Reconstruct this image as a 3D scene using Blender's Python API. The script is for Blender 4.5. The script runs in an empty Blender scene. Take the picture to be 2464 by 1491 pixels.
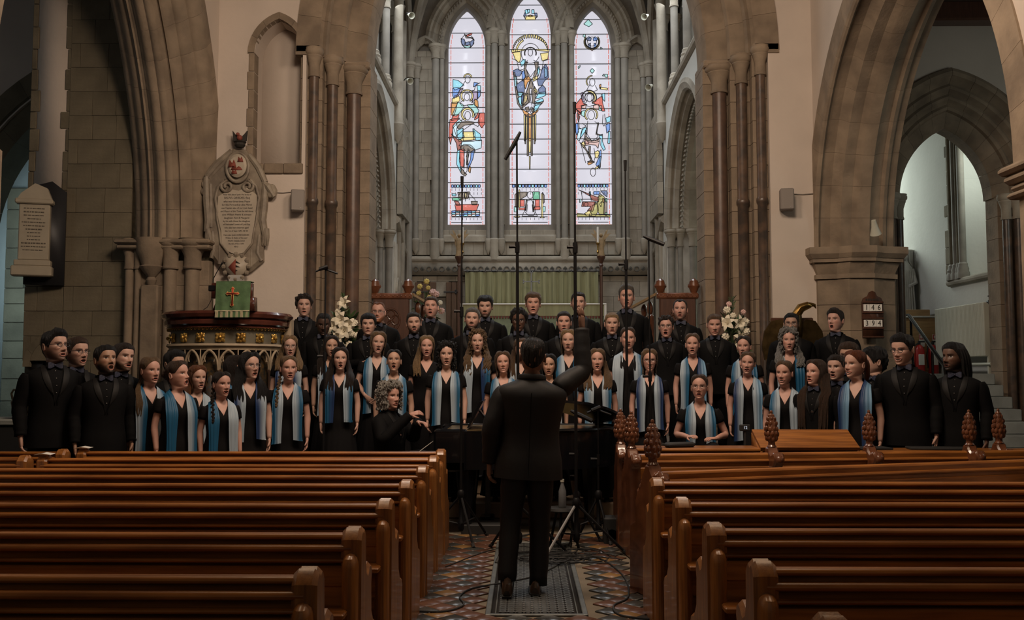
import bpy, bmesh, math, random
import numpy as np
from math import pi, sin, cos, sqrt, acos, atan2, radians
random.seed(7)
SC = bpy.context.scene
COL = SC.collection
# ------------------------------------------------------------------ camera
cam_d = bpy.data.cameras.new('camera'); cam = bpy.data.objects.new('camera', cam_d); COL.objects.link(cam)
cam.location = (0, 0, 1.52)
cam.rotation_euler = (radians(90 + 3.843), 0, radians(0.747))
cam_d.sensor_width = 36; cam_d.lens = 36 * 2300 / 2464; cam_d.clip_end = 200
SC.camera = cam
# ------------------------------------------------------------------ view, world, light
SC.view_settings.view_transform = 'Standard'; SC.view_settings.look = 'None'
SC.view_settings.gamma = 1; SC.view_settings.exposure = 0.12; SC.view_settings.use_curve_mapping = False
SC.cycles.use_denoising = True; SC.cycles.use_adaptive_sampling = True; SC.cycles.adaptive_threshold = 0.03
SC.cycles.max_bounces = 6; SC.cycles.diffuse_bounces = 3; SC.cycles.glossy_bounces = 3
SC.cycles.sample_clamp_indirect = 4.0
W = bpy.data.worlds.new('overcast_sky'); SC.world = W; W.use_nodes = True
W.node_tree.nodes['Background'].inputs[0].default_value = (0.62, 0.74, 0.85, 1)
W.node_tree.nodes['Background'].inputs[1].default_value = 0.10

def area(name, loc, target, size, size_y, power, col, spread=180):
    d = bpy.data.lights.new(name, 'AREA'); d.shape = 'RECTANGLE'; d.size = size; d.size_y = size_y
    d.energy = power; d.color = col; d.spread = radians(spread)
    o = bpy.data.objects.new(name, d); COL.objects.link(o); o.location = loc
    from mathutils import Vector
    o.rotation_euler = (Vector(target) - Vector(loc)).to_track_quat('-Z', 'Y').to_euler()
    return o
# daylight from the clerestory windows of the chancel (both sides, above the frame)
area('chancel_north_clerestory_daylight', (-2.45, 17.3, 9.6), (1.2, 16.6, 2.0), 5.0, 1.6, 175, (0.93, 0.97, 1.0))
area('chancel_south_clerestory_daylight', (2.68, 17.3, 9.6), (-1.0, 16.6, 2.0), 5.0, 1.6, 175, (0.93, 0.97, 1.0))
# nave lamps hanging above the front pews and the west window behind the camera
area('nave_lamp_light_a', (-1.1, 7.0, 6.4), (-1.7, 12.0, 1.5), 1.2, 1.2, 185, (1.0, 0.78, 0.60))
area('nave_lamp_light_b', (1.4, 7.0, 6.4), (1.6, 12.0, 1.5), 1.2, 1.2, 150, (1.0, 0.78, 0.60))
area('nave_lamp_light_c', (-2.0, 5.2, 6.4), (-1.9, 4.6, 0.5), 1.2, 1.2, 34, (1.0, 0.70, 0.44))
area('nave_lamp_light_d', (2.1, 5.2, 6.4), (2.0, 4.6, 0.5), 1.2, 1.2, 34, (1.0, 0.70, 0.44))
area('west_window_daylight', (0.0, -5.5, 5.5), (0.0, 12.0, 1.5), 3.0, 4.5, 26, (1.0, 0.88, 0.76))
# chapel windows: south chapel (bright) and north chapel (dim, blue); aisle windows outside the frame; plus an added fill for the south chapel walls
area('south_chapel_daylight', (7.95, 15.25, 4.7), (6.7, 17.6, 3.0), 0.9, 1.9, 34, (0.92, 1.0, 0.90))
area('south_chapel_east_daylight', (6.1, 20.2, 5.0), (7.4, 15.6, 2.6), 1.6, 2.4, 95, (0.90, 1.0, 0.91))  # added fill, hidden behind the respond, to brighten the chapel walls
area('south_aisle_daylight', (8.6, 10.5, 4.5), (6.0, 14.0, 4.0), 1.2, 2.2, 30, (0.92, 1.0, 0.92))
area('north_chapel_daylight', (-8.9, 15.6, 3.6), (-7.6, 18.0, 3.0), 1.0, 2.4, 80, (0.6, 0.86, 1.0))
area('north_aisle_daylight', (-10.1, 9.5, 4.5), (-7.0, 14.0, 4.5), 1.2, 2.2, 14, (0.85, 0.95, 1.0))

# ------------------------------------------------------------------ helpers
def link(o, parent=None):
    COL.objects.link(o)
    if parent is not None: o.parent = parent
    return o
def empty(name, loc=(0, 0, 0), rz=0, parent=None):
    o = bpy.data.objects.new(name, None); o.empty_display_size = 0.1
    o.location = loc; o.rotation_euler = (0, 0, rz); return link(o, parent)
def tag(o, label=None, cat=None, group=None, kind=None):
    if label: o['label'] = label
    if cat: o['category'] = cat
    if group: o['group'] = group
    if kind: o['kind'] = kind
    return o
def mesh_np(name, V, F, mats, smooth=True, cols=None, sharp=None, midx=None):
    """V (n,3) array, F list of index lists (or (m,k) array)"""
    me = bpy.data.meshes.new(name)
    V = np.asarray(V, dtype=np.float32)
    if isinstance(F, np.ndarray) and F.ndim == 2: tot = np.full(len(F), F.shape[1]); flat = F.ravel()
    else:
        tot = np.array([len(f) for f in F]); flat = np.array([i for f in F for i in f])
    me.vertices.add(len(V)); me.vertices.foreach_set('co', V.ravel())
    me.loops.add(len(flat)); me.loops.foreach_set('vertex_index', flat.astype(np.int32))
    st = np.concatenate([[0], np.cumsum(tot)[:-1]]).astype(np.int32)
    me.polygons.add(len(tot)); me.polygons.foreach_set('loop_start', st)
    if smooth: me.polygons.foreach_set('use_smooth', np.ones(len(tot), dtype=bool))
    for m in (mats if isinstance(mats, (list, tuple)) else [mats]): me.materials.append(m)
    if midx is not None: me.polygons.foreach_set('material_index', np.asarray(midx, dtype=np.int32))
    me.update(calc_edges=True); me.validate()
    if cols is not None:
        ca = me.color_attributes.new('Col', 'FLOAT_COLOR', 'POINT')
        c4 = np.ones((len(V), 4), dtype=np.float32); c4[:, :3] = cols; ca.data.foreach_set('color', c4.ravel())
    if smooth and sharp: me.set_sharp_from_angle(angle=radians(sharp))
    return me
class MB:
    def __init__(s): s.v = []; s.f = []; s.c = []
    def add(s, V, F, col=None):
        b = len(s.v); s.v.extend([tuple(p) for p in V]); s.f.extend([[b + i for i in f] for f in F])
        if col is not None: s.c.extend([tuple(col)] * len(V)) if np.ndim(col) == 1 else s.c.extend([tuple(q) for q in col])
        return s
    def box(s, x0, x1, y0, y1, z0, z1):
        return s.add([(x0,y0,z0),(x1,y0,z0),(x1,y1,z0),(x0,y1,z0),(x0,y0,z1),(x1,y0,z1),(x1,y1,z1),(x0,y1,z1)],
                     [(3,2,1,0),(4,5,6,7),(0,1,5,4),(1,2,6,5),(2,3,7,6),(3,0,4,7)])
    def cbox(s, x0, x1, y0, y1, z0, z1, b=0.01):
        """box with chamfered edges on every side"""
        P = []
        for (zz, i) in ((z0, b), (z0 + b, 0), (z1 - b, 0), (z1, b)):
            a0, a1, c0, c1 = x0 + i, x1 - i, y0 + i, y1 - i
            k = b if i == 0 else b * 0.5
            P.append([(a0+k,c0,zz),(a1-k,c0,zz),(a1,c0+k,zz),(a1,c1-k,zz),(a1-k,c1,zz),(a0+k,c1,zz),(a0,c1-k,zz),(a0,c0+k,zz)])
        return s.loft(P)
    def loft(s, rings, closed=True, cap=True):
        n = len(rings[0]); V = [p for r in rings for p in r]; F = []
        for i in range(len(rings) - 1):
            for j in range(n if closed else n - 1):
                k = (j + 1) % n; F.append((i*n+j, i*n+k, (i+1)*n+k, (i+1)*n+j))
        if cap and closed:
            F.append(tuple(range(n - 1, -1, -1))); F.append(tuple((len(rings)-1)*n + j for j in range(n)))
        return s.add(V, F)
    def tube(s, path, rad, n=8, cap=True, flat=None):
        path = [np.array(p, dtype=float) for p in path]; m = len(path)
        if not hasattr(rad, '__len__'): rad = [rad] * m
        t0 = path[1] - path[0]; up = np.array([0, 0, 1.]) if abs(t0[2]) < 0.9 * np.linalg.norm(t0) else np.array([0, 1., 0])
        rings = []
        for i in range(m):
            t = path[min(i + 1, m - 1)] - path[max(i - 1, 0)]; t /= (np.linalg.norm(t) + 1e-9)
            a = np.cross(up, t); a /= (np.linalg.norm(a) + 1e-9); b = np.cross(t, a); up = b
            k = flat if flat else 1.0
            rings.append([path[i] + rad[i] * (a * cos(2*pi*j/n) + k * b * sin(2*pi*j/n)) for j in range(n)])
        return s.loft(rings, True, cap)
    def lathe(s, prof, n=16, c=(0, 0, 0), sx=1, sy=1, a0=0.0):
        rings = [[(c[0] + r*sx*cos(a0+2*pi*j/n), c[1] + r*sy*sin(a0+2*pi*j/n), c[2] + z) for j in range(n)] for r, z in prof]
        return s.loft(rings)
    def prism(s, poly, fn, d0, d1):
        """poly 2-D outline, fn(p, q, d) -> 3-D"""
        n = len(poly); V = [fn(p[0], p[1], d0) for p in poly] + [fn(p[0], p[1], d1) for p in poly]
        F = [tuple(range(n - 1, -1, -1)), tuple(range(n, 2*n))] + [(i, (i+1) % n, n + (i+1) % n, n + i) for i in range(n)]
        return s.add(V, F)
    def ball(s, c, r, n=8, m=5, sx=1, sy=1, sz=1):
        return s.lathe([(max(1e-4, r*sin(pi*k/m)), -r*cos(pi*k/m)*sz) for k in range(m + 1)], n, c, sx, sy)
    def grid(s, G, closed_u=False):
        """G [rows][cols] points"""
        r, c = len(G), len(G[0]); F = []
        for i in range(r - 1):
            for j in range(c if closed_u else c - 1):
                k = (j + 1) % c; F.append((i*c+j, i*c+k, (i+1)*c+k, (i+1)*c+j))
        return s.add([p for row in G for p in row], F)
    def mesh(s, name, m, smooth=True, sharp=35):
        me = mesh_np(name, s.v, s.f, m, smooth, s.c if len(s.c) == len(s.v) and s.c else None, None)
        bm = bmesh.new(); bm.from_mesh(me); bmesh.ops.recalc_face_normals(bm, faces=bm.faces); bm.to_mesh(me); bm.free()
        if smooth and sharp: me.set_sharp_from_angle(angle=radians(sharp))
        return me
    def build(s, name, m, parent=None, loc=(0, 0, 0), rz=0, smooth=True, sharp=35):
        o = bpy.data.objects.new(name, s.mesh(name, m, smooth, sharp)); o.location = loc; o.rotation_euler = (0, 0, rz)
        return link(o, parent)
def inst(name, me, parent=None, loc=(0, 0, 0), rot=(0, 0, 0), scale=(1, 1, 1)):
    o = bpy.data.objects.new(name, me); o.location = loc; o.rotation_euler = rot; o.scale = scale
    return link(o, parent)
def copy_tree(o, parent=None):
    c = o.copy(); COL.objects.link(c); c.parent = parent
    for ch in list(o.children): copy_tree(ch, c)
    return c
def part(name, m, parent, fn, smooth=True, sharp=35, loc=(0, 0, 0), rz=0):
    b = MB(); fn(b); return b.build(name, m, parent, loc, rz, smooth, sharp)

# ------------------------------------------------------------------ materials
def mat(name, col, rough=0.6, var=0.0, scale=6.0, col2=None, bump=0.0, bscale=40.0, metal=0.0, stretch=None, objvar=0.0, coat=0.0, spec=0.5, emit=0.0):
    m = bpy.data.materials.new(name); m.use_nodes = True; nt = m.node_tree; N = nt.nodes; L = nt.links
    b = N['Principled BSDF']; b.inputs['Roughness'].default_value = rough; b.inputs['Metallic'].default_value = metal
    b.inputs['Coat Weight'].default_value = coat; b.inputs['Specular IOR Level'].default_value = spec
    c1 = (*col, 1); b.inputs['Base Color'].default_value = c1
    if emit:
        b.inputs['Emission Color'].default_value = c1; b.inputs['Emission Strength'].default_value = emit
    tc = None
    def coords(s):
        nonlocal tc
        if tc is None: tc = N.new('ShaderNodeTexCoord')
        if stretch:
            mp = N.new('ShaderNodeMapping'); mp.inputs['Scale'].default_value = stretch
            L.new(tc.outputs['Object'], mp.inputs['Vector']); return mp.outputs['Vector']
        return tc.outputs['Object']
    out = None
    if var or col2:
        nz = N.new('ShaderNodeTexNoise'); nz.inputs['Scale'].default_value = scale; nz.inputs['Detail'].default_value = 5
        L.new(coords(scale), nz.inputs['Vector'])
        mx = N.new('ShaderNodeMix'); mx.data_type = 'RGBA'
        if col2 is None: col2 = tuple(k * (1 - var) for k in col)
        rp = N.new('ShaderNodeValToRGB'); rp.color_ramp.elements[0].position = 0.35; rp.color_ramp.elements[1].position = 0.65
        L.new(nz.outputs['Fac'], rp.inputs['Fac']); L.new(rp.outputs['Color'], mx.inputs['Factor'])
        mx.inputs['A'].default_value = c1; mx.inputs['B'].default_value = (*col2, 1); out = mx.outputs['Result']
    if objvar:
        oi = N.new('ShaderNodeObjectInfo'); mr = N.new('ShaderNodeMapRange')
        mr.inputs['To Min'].default_value = 1 - objvar; mr.inputs['To Max'].default_value = 1 + objvar
        L.new(oi.outputs['Random'], mr.inputs['Value'])
        hs = N.new('ShaderNodeHueSaturation'); L.new(mr.outputs['Result'], hs.inputs['Value'])
        if out: L.new(out, hs.inputs['Color'])
        else: hs.inputs['Color'].default_value = c1
        out = hs.outputs['Color']
    if out: L.new(out, b.inputs['Base Color'])
    if bump:
        nb = N.new('ShaderNodeTexNoise'); nb.inputs['Scale'].default_value = bscale; nb.inputs['Detail'].default_value = 4
        L.new(coords(bscale), nb.inputs['Vector'])
        bp = N.new('ShaderNodeBump'); bp.inputs['Strength'].default_value = bump; bp.inputs['Distance'].default_value = 0.02
        L.new(nb.outputs['Fac'], bp.inputs['Height']); L.new(bp.outputs['Normal'], b.inputs['Normal'])
    return m
def attr_mat(name, rough=0.55, spec=0.4, sss=0.0, bump=0.0, bscale=60, stretch=None, sheen=0.0):
    m = mat(name, (0.5, 0.5, 0.5), rough, bump=bump, bscale=bscale, spec=spec, stretch=stretch)
    a = m.node_tree.nodes.new('ShaderNodeAttribute'); a.attribute_name = 'Col'
    b = m.node_tree.nodes['Principled BSDF']
    m.node_tree.links.new(a.outputs['Color'], b.inputs['Base Color'])
    if sheen: b.inputs['Sheen Weight'].default_value = sheen
    return m
M = {}
M['plaster'] = mat('warm_plaster', (0.60, 0.515, 0.44), 0.9, 0.10, 1.3, bump=0.15, bscale=14)
M['plaster_cool'] = mat('pale_plaster', (0.60, 0.60, 0.56), 0.9, 0.08, 1.3, bump=0.15, bscale=14)
M['stone'] = mat('tan_limestone', (0.28, 0.215, 0.15), 0.9, 0.0, 3.5, col2=(0.18, 0.137, 0.097), bump=0.25, bscale=25, objvar=0.09)
M['stone_grey'] = mat('grey_limestone', (0.36, 0.325, 0.265), 0.9, 0.0, 2.6, col2=(0.25, 0.22, 0.175), bump=0.25, bscale=25, objvar=0.14)
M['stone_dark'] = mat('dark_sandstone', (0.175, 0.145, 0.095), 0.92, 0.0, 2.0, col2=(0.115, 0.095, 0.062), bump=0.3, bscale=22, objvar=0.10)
M['mortar'] = mat('mortar', (0.17, 0.14, 0.10), 0.95, 0.2, 5)
M['mortar_grey'] = mat('mortar_grey', (0.24, 0.22, 0.19), 0.95, 0.2, 5)
M['purbeck'] = mat('dark_purbeck_marble', (0.055, 0.042, 0.034), 0.35, 0.0, 9, col2=(0.12, 0.075, 0.05), bump=0.05)
M['purbeck_brown'] = mat('brown_marble', (0.13, 0.075, 0.05), 0.4, 0.0, 5, col2=(0.06, 0.04, 0.032), bump=0.05)
M['shaft_grey'] = mat('grey_shaft_stone', (0.27, 0.25, 0.215), 0.7, 0.25, 4)
M['wood'] = mat('varnished_oak', (0.33, 0.125, 0.026), 0.36, 0.0, 4, col2=(0.175, 0.060, 0.013), bump=0.05, bscale=30, stretch=(0.6, 8, 8), objvar=0.10, coat=0.08, spec=0.4)
M['wood_end'] = mat('varnished_oak_upright', (0.31, 0.125, 0.030), 0.34, 0.0, 5, col2=(0.165, 0.060, 0.015), bump=0.05, bscale=30, stretch=(8, 8, 0.7), objvar=0.10, coat=0.1)
M['wood_carved'] = mat('carved_oak', (0.17, 0.062, 0.028), 0.28, 0.0, 9, col2=(0.09, 0.03, 0.013), coat=0.4)
M['wood_dark'] = mat('dark_stained_oak', (0.085, 0.035, 0.02), 0.4, 0.3, 6, stretch=(8, 8, 0.8), coat=0.15)
M['wood_pale'] = mat('pale_oak', (0.42, 0.25, 0.11), 0.45, 0.25, 5, stretch=(1, 8, 8))
M['door_wood'] = mat('brown_door_boards', (0.115, 0.06, 0.032), 0.6, 0.35, 5, stretch=(10, 10, 0.8))
M['iron'] = mat('black_iron', (0.02, 0.02, 0.022), 0.5)
M['black_metal'] = mat('black_painted_metal', (0.005, 0.005, 0.006), 0.5, spec=0.25)
M['chrome'] = mat('bright_steel', (0.6, 0.6, 0.6), 0.25, metal=1.0)
M['steel'] = mat('grey_steel', (0.22, 0.22, 0.22), 0.55, metal=0.2, spec=0.3)
M['brass'] = mat('aged_brass', (0.45, 0.27, 0.08), 0.32, 0.45, 8, metal=1.0)
M['gold'] = mat('gilding', (0.62, 0.38, 0.10), 0.38, 0.3, 20, metal=0.85)
M['gilt_wood'] = mat('gilded_wood', (0.36, 0.25, 0.13), 0.55, 0.3, 14)
M['white_paint'] = mat('cream_paint', (0.56, 0.56, 0.47), 0.45, 0.05, 5)
M['slate'] = mat('grey_step_stone', (0.26, 0.27, 0.25), 0.75, 0.25, 4, bump=0.1)
M['marble_white'] = mat('white_marble', (0.56, 0.54, 0.50), 0.6, 0.15, 5)
M['carve_stone'] = mat('veined_monument_marble', (0.30, 0.25, 0.185), 0.6, 0.0, 6, col2=(0.17, 0.135, 0.10), bump=0.1)
M['carpet'] = mat('brown_carpet', (0.12, 0.055, 0.03), 0.95, 0.3, 12)
M['black_gloss'] = mat('black_piano_lacquer', (0.004, 0.0045, 0.006), 0.2, coat=0.15, spec=0.35)
M['rubber'] = mat('black_rubber', (0.012, 0.012, 0.012), 0.7)
M['ink'] = mat('black_lettering', (0.03, 0.025, 0.02), 0.8)
M['paper'] = mat('white_paper', (0.75, 0.73, 0.68), 0.8)
M['red_paint'] = mat('red_heraldry', (0.22, 0.05, 0.03), 0.7)
M['red_gloss'] = mat('red_enamel', (0.42, 0.02, 0.015), 0.35)
M['green_cloth'] = mat('green_brocade', (0.085, 0.16, 0.068), 0.8, 0.3, 12, bump=0.1)
M['olive_cloth'] = mat('olive_curtain', (0.32, 0.31, 0.17), 0.9, 0.25, 3, stretch=(6, 6, 0.4))
M['altar_cloth'] = mat('pale_green_frontal', (0.22, 0.26, 0.17), 0.85, 0.25, 9)
# ================================================================== STRUCTURE
def arc_end(a, R, r): return acos(max(-1, min(1, -(R - a) / (R + r))))
def arch_z(u, a, R):
    c = R - a; x = -abs(u); q = R*R - (x - c)**2
    return sqrt(max(0.0, q))
def frame(O, U, Wv):
    O = np.array(O, float); U = np.array(U, float); Wv = np.array(Wv, float); Z = np.array([0, 0, 1.])
    return lambda u, z, w: tuple(O + U*u + Z*z + Wv*w)
def voussoirs(parent, fr, a, R, prof, nseg, m, name='voussoir', sub=3, gap=0.0014, sides=(-1, 1), t0=0.0, t1=1.0):
    """prof: [(r, w)...] open polyline swept round a two-centred arch, cut into stones"""
    c = R - a; objs = []
    for sd in sides:
        for k in range(nseg):
            rings = []
            for q in range(sub + 1):
                t = t0 + (t1 - t0) * (k + q / sub) / nseg
                g = gap if q == 0 else (-gap if q == sub else 0)
                row = []
                for (r, w) in prof:
                    ph = pi + t * (arc_end(a, R, r) - pi) - g / R
                    u = c + (R + r) * cos(ph); z = (R + r) * sin(ph)
                    row.append(fr(sd * -abs(u) if True else u, z, w) if u < 0 else fr(-sd * u, z, w))
                rings.append(row)
            b = MB(); b.loft(rings, True, True)
            objs.append(b.build(name, m, parent, sharp=30))
    return objs
def wall(name, fr, u0, u1, z0, z1, th, ops, m, parent=None, mats_soffit=None):
    """plate with pointed openings; ops: (uc, a, sill or None, spring, R)"""
    us = {u0, u1}
    for (uc, a, sill, sp, R) in ops:
        for k in range(0, 25): us.add(round(uc - a + 2*a*k/24, 5))
    us = sorted(u for u in us if u0 - 1e-6 <= u <= u1 + 1e-6); b = MB()
    def quad(p, q, r, s): b.add([p, q, r, s], [(0, 1, 2, 3)])
    for i in range(len(us) - 1):
        a0, a1 = us[i], us[i+1]; mid = (a0 + a1) / 2; op = None
        for o in ops:
            if abs(mid - o[0]) < o[1]: op = o
        if op is None: segs = [((z0, z0), (z1, z1))]
        else:
            uc, a, sill, sp, R = op
            zz = [sp + arch_z(min(abs(x - uc), a), a, R) for x in (a0, a1)]
            segs = [(tuple(zz), (z1, z1))]
            if sill is not None and sill > z0: segs.append(((z0, z0), (sill, sill)))
            quad(fr(a0, zz[0], 0), fr(a1, zz[1], 0), fr(a1, zz[1], th), fr(a0, zz[0], th))
            if sill is not None: quad(fr(a0, sill, 0), fr(a1, sill, 0), fr(a1, sill, th), fr(a0, sill, th))
        for (lo, hi) in segs:
            for w in (0, th): quad(fr(a0, lo[0], w), fr(a1, lo[1], w), fr(a1, hi[1], w), fr(a0, hi[0], w))
    for (uc, a, sill, sp, R) in ops:
        s0 = z0 if sill is None else sill
        for e in (uc - a, uc + a):
            if not (u0 <= e <= u1): continue
            quad(fr(e, s0, 0), fr(e, sp, 0), fr(e, sp, th), fr(e, s0, th))
    for e in (u0, u1):
        if any(abs(e - o[0]) < o[1] for o in ops): continue
        quad(fr(e, z0, 0), fr(e, z1, 0), fr(e, z1, th), fr(e, z0, th))
    quad(fr(u0, z1, 0), fr(u1, z1, 0), fr(u1, z1, th), fr(u0, z1, th))
    o = b.build(name, m, parent, smooth=False)
    if parent is None: tag(o, kind='structure')
    return o
def roll_profile(steps):
    """steps: list of (r0, r1, w0, w1): each order = flat, roll, hollow -> closed outline is made by the caller"""
    out = []
    for (r0, r1, w0, w1) in steps:      # from (r0,w0) to (r1,w1): face, then a 3/4 roll at the arris
        rr = min(abs(r0 - r1), abs(w1 - w0)) * 0.42
        out.append((r0, w0)); out.append((r1 + rr * 1.5, w0))
        for k in range(0, 5):
            t = k / 4 * pi / 2
            out.append((r1 + rr * (1 - sin(t)) , w0 + rr * (1 - cos(t)) ))
        out.append((r1, w0 + rr * 1.5)); 
    return out
BLK = {}
def block_mesh(m, key):
    if (m.name, key) not in BLK:
        dx, dy, dz = key
        BLK[(m.name, key)] = MB().cbox(0, dx, 0, dy, 0, dz, 0.004).mesh('ashlar_block', m, sharp=25)
    return BLK[(m.name, key)]
def ashlar(parent, x0, x1, y, z0, z1, th, course, lens, m, skip=None, name='ashlar_block', face=-1, ax='x', jit=0.006):
    """courses of stones on a face; ax 'x': runs along X with front at Y=y facing -Y; 'y': runs along Y with front at X=y"""
    rnd = random.Random(int(abs(x0)*100 + abs(y)*10 + z0)); z = z0; row = 0
    while z < z1 - 0.02:
        h = min(course, z1 - z); x = x0 - (lens[0] * 0.5 if row % 2 else 0.0)
        while x < x1 - 0.02:
            ln = rnd.choice(lens); a = max(x, x0); e = min(x + ln, x1)
            if x1 - e < 0.06: e = x1
            x = x + ln if e != x1 else x1
            if e - a < 0.05: continue
            if skip and skip((a + e) / 2, z + h / 2, a, e): continue
            key = (round(e - a - 0.003, 3), th, round(h - 0.003, 3)); j = rnd.uniform(0, jit)
            if ax == 'x': inst(name, block_mesh(m, key), parent, (a + 0.003, y - j, z + 0.003))
            else:
                inst(name, block_mesh(m, key), parent, (y - j if face < 0 else y + th + j, a + 0.003 if face > 0 else a + 0.003 + key[0], z + 0.003), (0, 0, pi/2 if face > 0 else -pi/2))
        z += h; row += 1
def capital(parent, x, y, z, r, m, h=0.34, name='capital', n=20):
    p = [(r*1.12, -0.05), (r*1.16, -0.03), (r*1.02, 0.0), (r*1.05, h*0.35), (r*1.45, h*0.62), (r*1.55, h*0.66), (r*1.5, h*0.70), (r*1.75, h*0.76), (r*1.85, h*0.82), (r*1.85, h*0.9), (r*1.72, h*0.95), (r*1.8, h)]
    return MB().lathe(p, n).build(name, m, parent, (x, y, z))
def base(parent, x, y, z, r, m, name='shaft_base'):
    p = [(r*1.75, 0), (r*1.75, 0.10), (r*1.5, 0.13), (r*1.6, 0.17), (r*1.25, 0.22), (r*1.3, 0.25), (r, 0.28)]
    return MB().lathe(p, 18).build(name, m, parent, (x, y, z))
def shaft(parent, x, y, z0, z1, r, m, rings=(), name='shaft'):
    p = [(r, z0)]
    for q in rings: p += [(r, q-0.05), (r*1.18, q-0.03), (r*1.25, q), (r*1.18, q+0.03), (r, q+0.05)]
    p.append((r, z1)); return MB().lathe(p, 16).build(name, m, parent, (x, y, 0))

# ---- floors -------------------------------------------------------------
fl = part('floor', M['mortar'], None, lambda b: b.box(-10.5, 9.0, -6.5, 22.0, -0.2, 0.0), False); tag(fl, kind='structure')
TERR = mat('terracotta_tile', (0.125, 0.060, 0.038), 0.28, 0.35, 8, objvar=0.25, bump=0.05)
SLAT = mat('slate_blue_tile', (0.058, 0.058, 0.054), 0.26, 0.3, 8, objvar=0.25, bump=0.05)
BUFF = mat('buff_tile', (0.27, 0.15, 0.055), 0.3, 0.25, 8, objvar=0.15, bump=0.05)
s_ = 0.14; dg = s_ * sqrt(2)
def tile_mesh(m):
    b = MB(); h = dg / 2 - 0.002; b.loft([[(h,0,0),(0,h,0),(-h,0,0),(0,-h,0)], [(h,0,.008),(0,h,.008),(-h,0,.008),(0,-h,.008)], [(h-.004,0,.011),(0,h-.004,.011),(-h+.004,0,.011),(0,-h+.004,.011)]])
    return b.mesh('floor_tile', m, smooth=False)
tm = [tile_mesh(k) for k in (TERR, SLAT, BUFF)]
GX0, GX1, GY0, GY1 = -0.25, 0.40, 6.12, 8.75
ncol = int(1.5 / dg) + 1
for r in range(38):
    for c in range(ncol + 1):
        x = -0.74 + c * dg + (dg/2 if r % 2 else 0); y = 5.55 + r * dg / 2
        if x > 0.84 or y > 9.2: continue
        if GX0 - 0.07 < x < GX1 + 0.07 and GY0 - 0.07 < y < GY1 + 0.07: continue
        if r % 2 == 0: k = 2 if (c % 3 == 1 and r % 6 == 0) else 0
        else: k = 1 if (r // 2 + c) % 3 != 1 else 0
        inst('tile', tm[k], fl, (x, y, 0.0))
# chancel steps carrying the choir rows
STEP = mat('worn_step_stone', (0.30, 0.22, 0.15), 0.6, 0.3, 3, bump=0.1)
for i, (yy, zz) in enumerate(((10.2, 0.17), (10.88, 0.34), (11.48, 0.51), (12.08, 0.68))):
    o = part('floor_step_%d' % (i+1), STEP, None, lambda b: b.cbox(-3.12 if i == 3 else -2.80, 3.96, yy, 13.95, zz-0.17, zz, 0.015)); tag(o, kind='structure')
o = part('floor_chancel', STEP, None, lambda b: b.cbox(-2.7, 2.93, 13.95, 21.5, 0.0, 0.68, 0.01)); tag(o, kind='structure')
o = part('floor_step_5', STEP, None, lambda b: [b.cbox(-2.68, 2.9, 15.6 + k*0.38, 21.5, 0.68 + k*0.17, 0.85 + k*0.17, 0.012) for k in range(8)]); tag(o, kind='structure')

# ---- nave east wall with the chancel arch --------------------------------
XC = 0.17; SPR = 5.95
f_e = frame((0, 13.0, 0), (1, 0, 0), (0, 1, 0))
w_e = wall('wall_east', f_e, -4.26, 3.97, 0.0, 11.5, 0.95, [(XC, 3.20, None, SPR, 4.9), (-3.42, 0.34, 4.42, 5.98, 0.52)], M['plaster'])
part('niche_back', M['plaster'], w_e, lambda b: b.box(-3.80, -3.05, 13.42, 13.47, 4.3, 6.8), False)
# niche surround stones
f_n = frame((-3.42, 12.985, 5.98), (1, 0, 0), (0, 1, 0))
voussoirs(w_e, f_n, 0.34, 0.52, [(0, 0.12), (0, 0), (0.09, 0), (0.09, 0.12)], 3, M['stone'], 'niche_stone')
for k, z in enumerate(np.arange(4.42, 5.98, 0.26)):
    part('niche_stone', M['stone'], w_e, lambda b: b.cbox(-3.76 - 0.09 + (0.02 if k % 2 else 0), -3.755, 12.985, 13.2, z + .003, min(z + 0.257, 5.98), 0.006))
for k in range(3):
    part('niche_stone', M['stone'], w_e, lambda b: b.cbox(-3.86 + k*0.27, -3.86 + k*0.27 + 0.265, 12.96, 13.3, 4.28, 4.42, 0.008))
# piers: three stepped orders each side with detached shafts
for sd in (-1, 1):
    X = lambda u: XC + sd * u
    for (u0, u1, y, th) in ((2.99, 3.30, 13.08, 0.6), (2.72, 3.0, 13.24, 0.6), (2.37, 2.73, 13.42, 0.6)):
        a, e = sorted((X(u0), X(u1)))
        ashlar(w_e, a, e, y, 0.68, 5.98, th, 0.31, [0.31, 0.36], M['stone'])
    for (u, y, r, ct, m) in ((3.10, 13.05, 0.066, 6.06, 'purbeck'), (2.87, 13.20, 0.075, 5.98, 'purbeck'), (2.60, 13.38, 0.10, 5.90, 'purbeck_brown')):
        shaft(w_e, X(u), y, 0.9, ct - 0.32, r, M[m], rings=(1.2, 3.9) if r < 0.09 else (1.2,))
        capital(w_e, X(u), y, ct - 0.36, r * 1.08, M['stone'], 0.36)
        base(w_e, X(u), y, 0.66, r * 1.1, M['stone'])
    part('impost', M['stone'], w_e, lambda b: b.cbox(min(X(3.0), X(3.36)), max(X(3.0), X(3.36)), 12.98, 13.9, 5.98, 6.10, 0.02))
    part('impost', M['stone'], w_e, lambda b: b.cbox(min(X(2.37), X(3.1)), max(X(2.37), X(3.1)), 13.3, 13.95, 5.86, 5.97, 0.02))
fa = frame((XC, 13.0, SPR), (1, 0, 0), (0, 1, 0))
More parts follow.
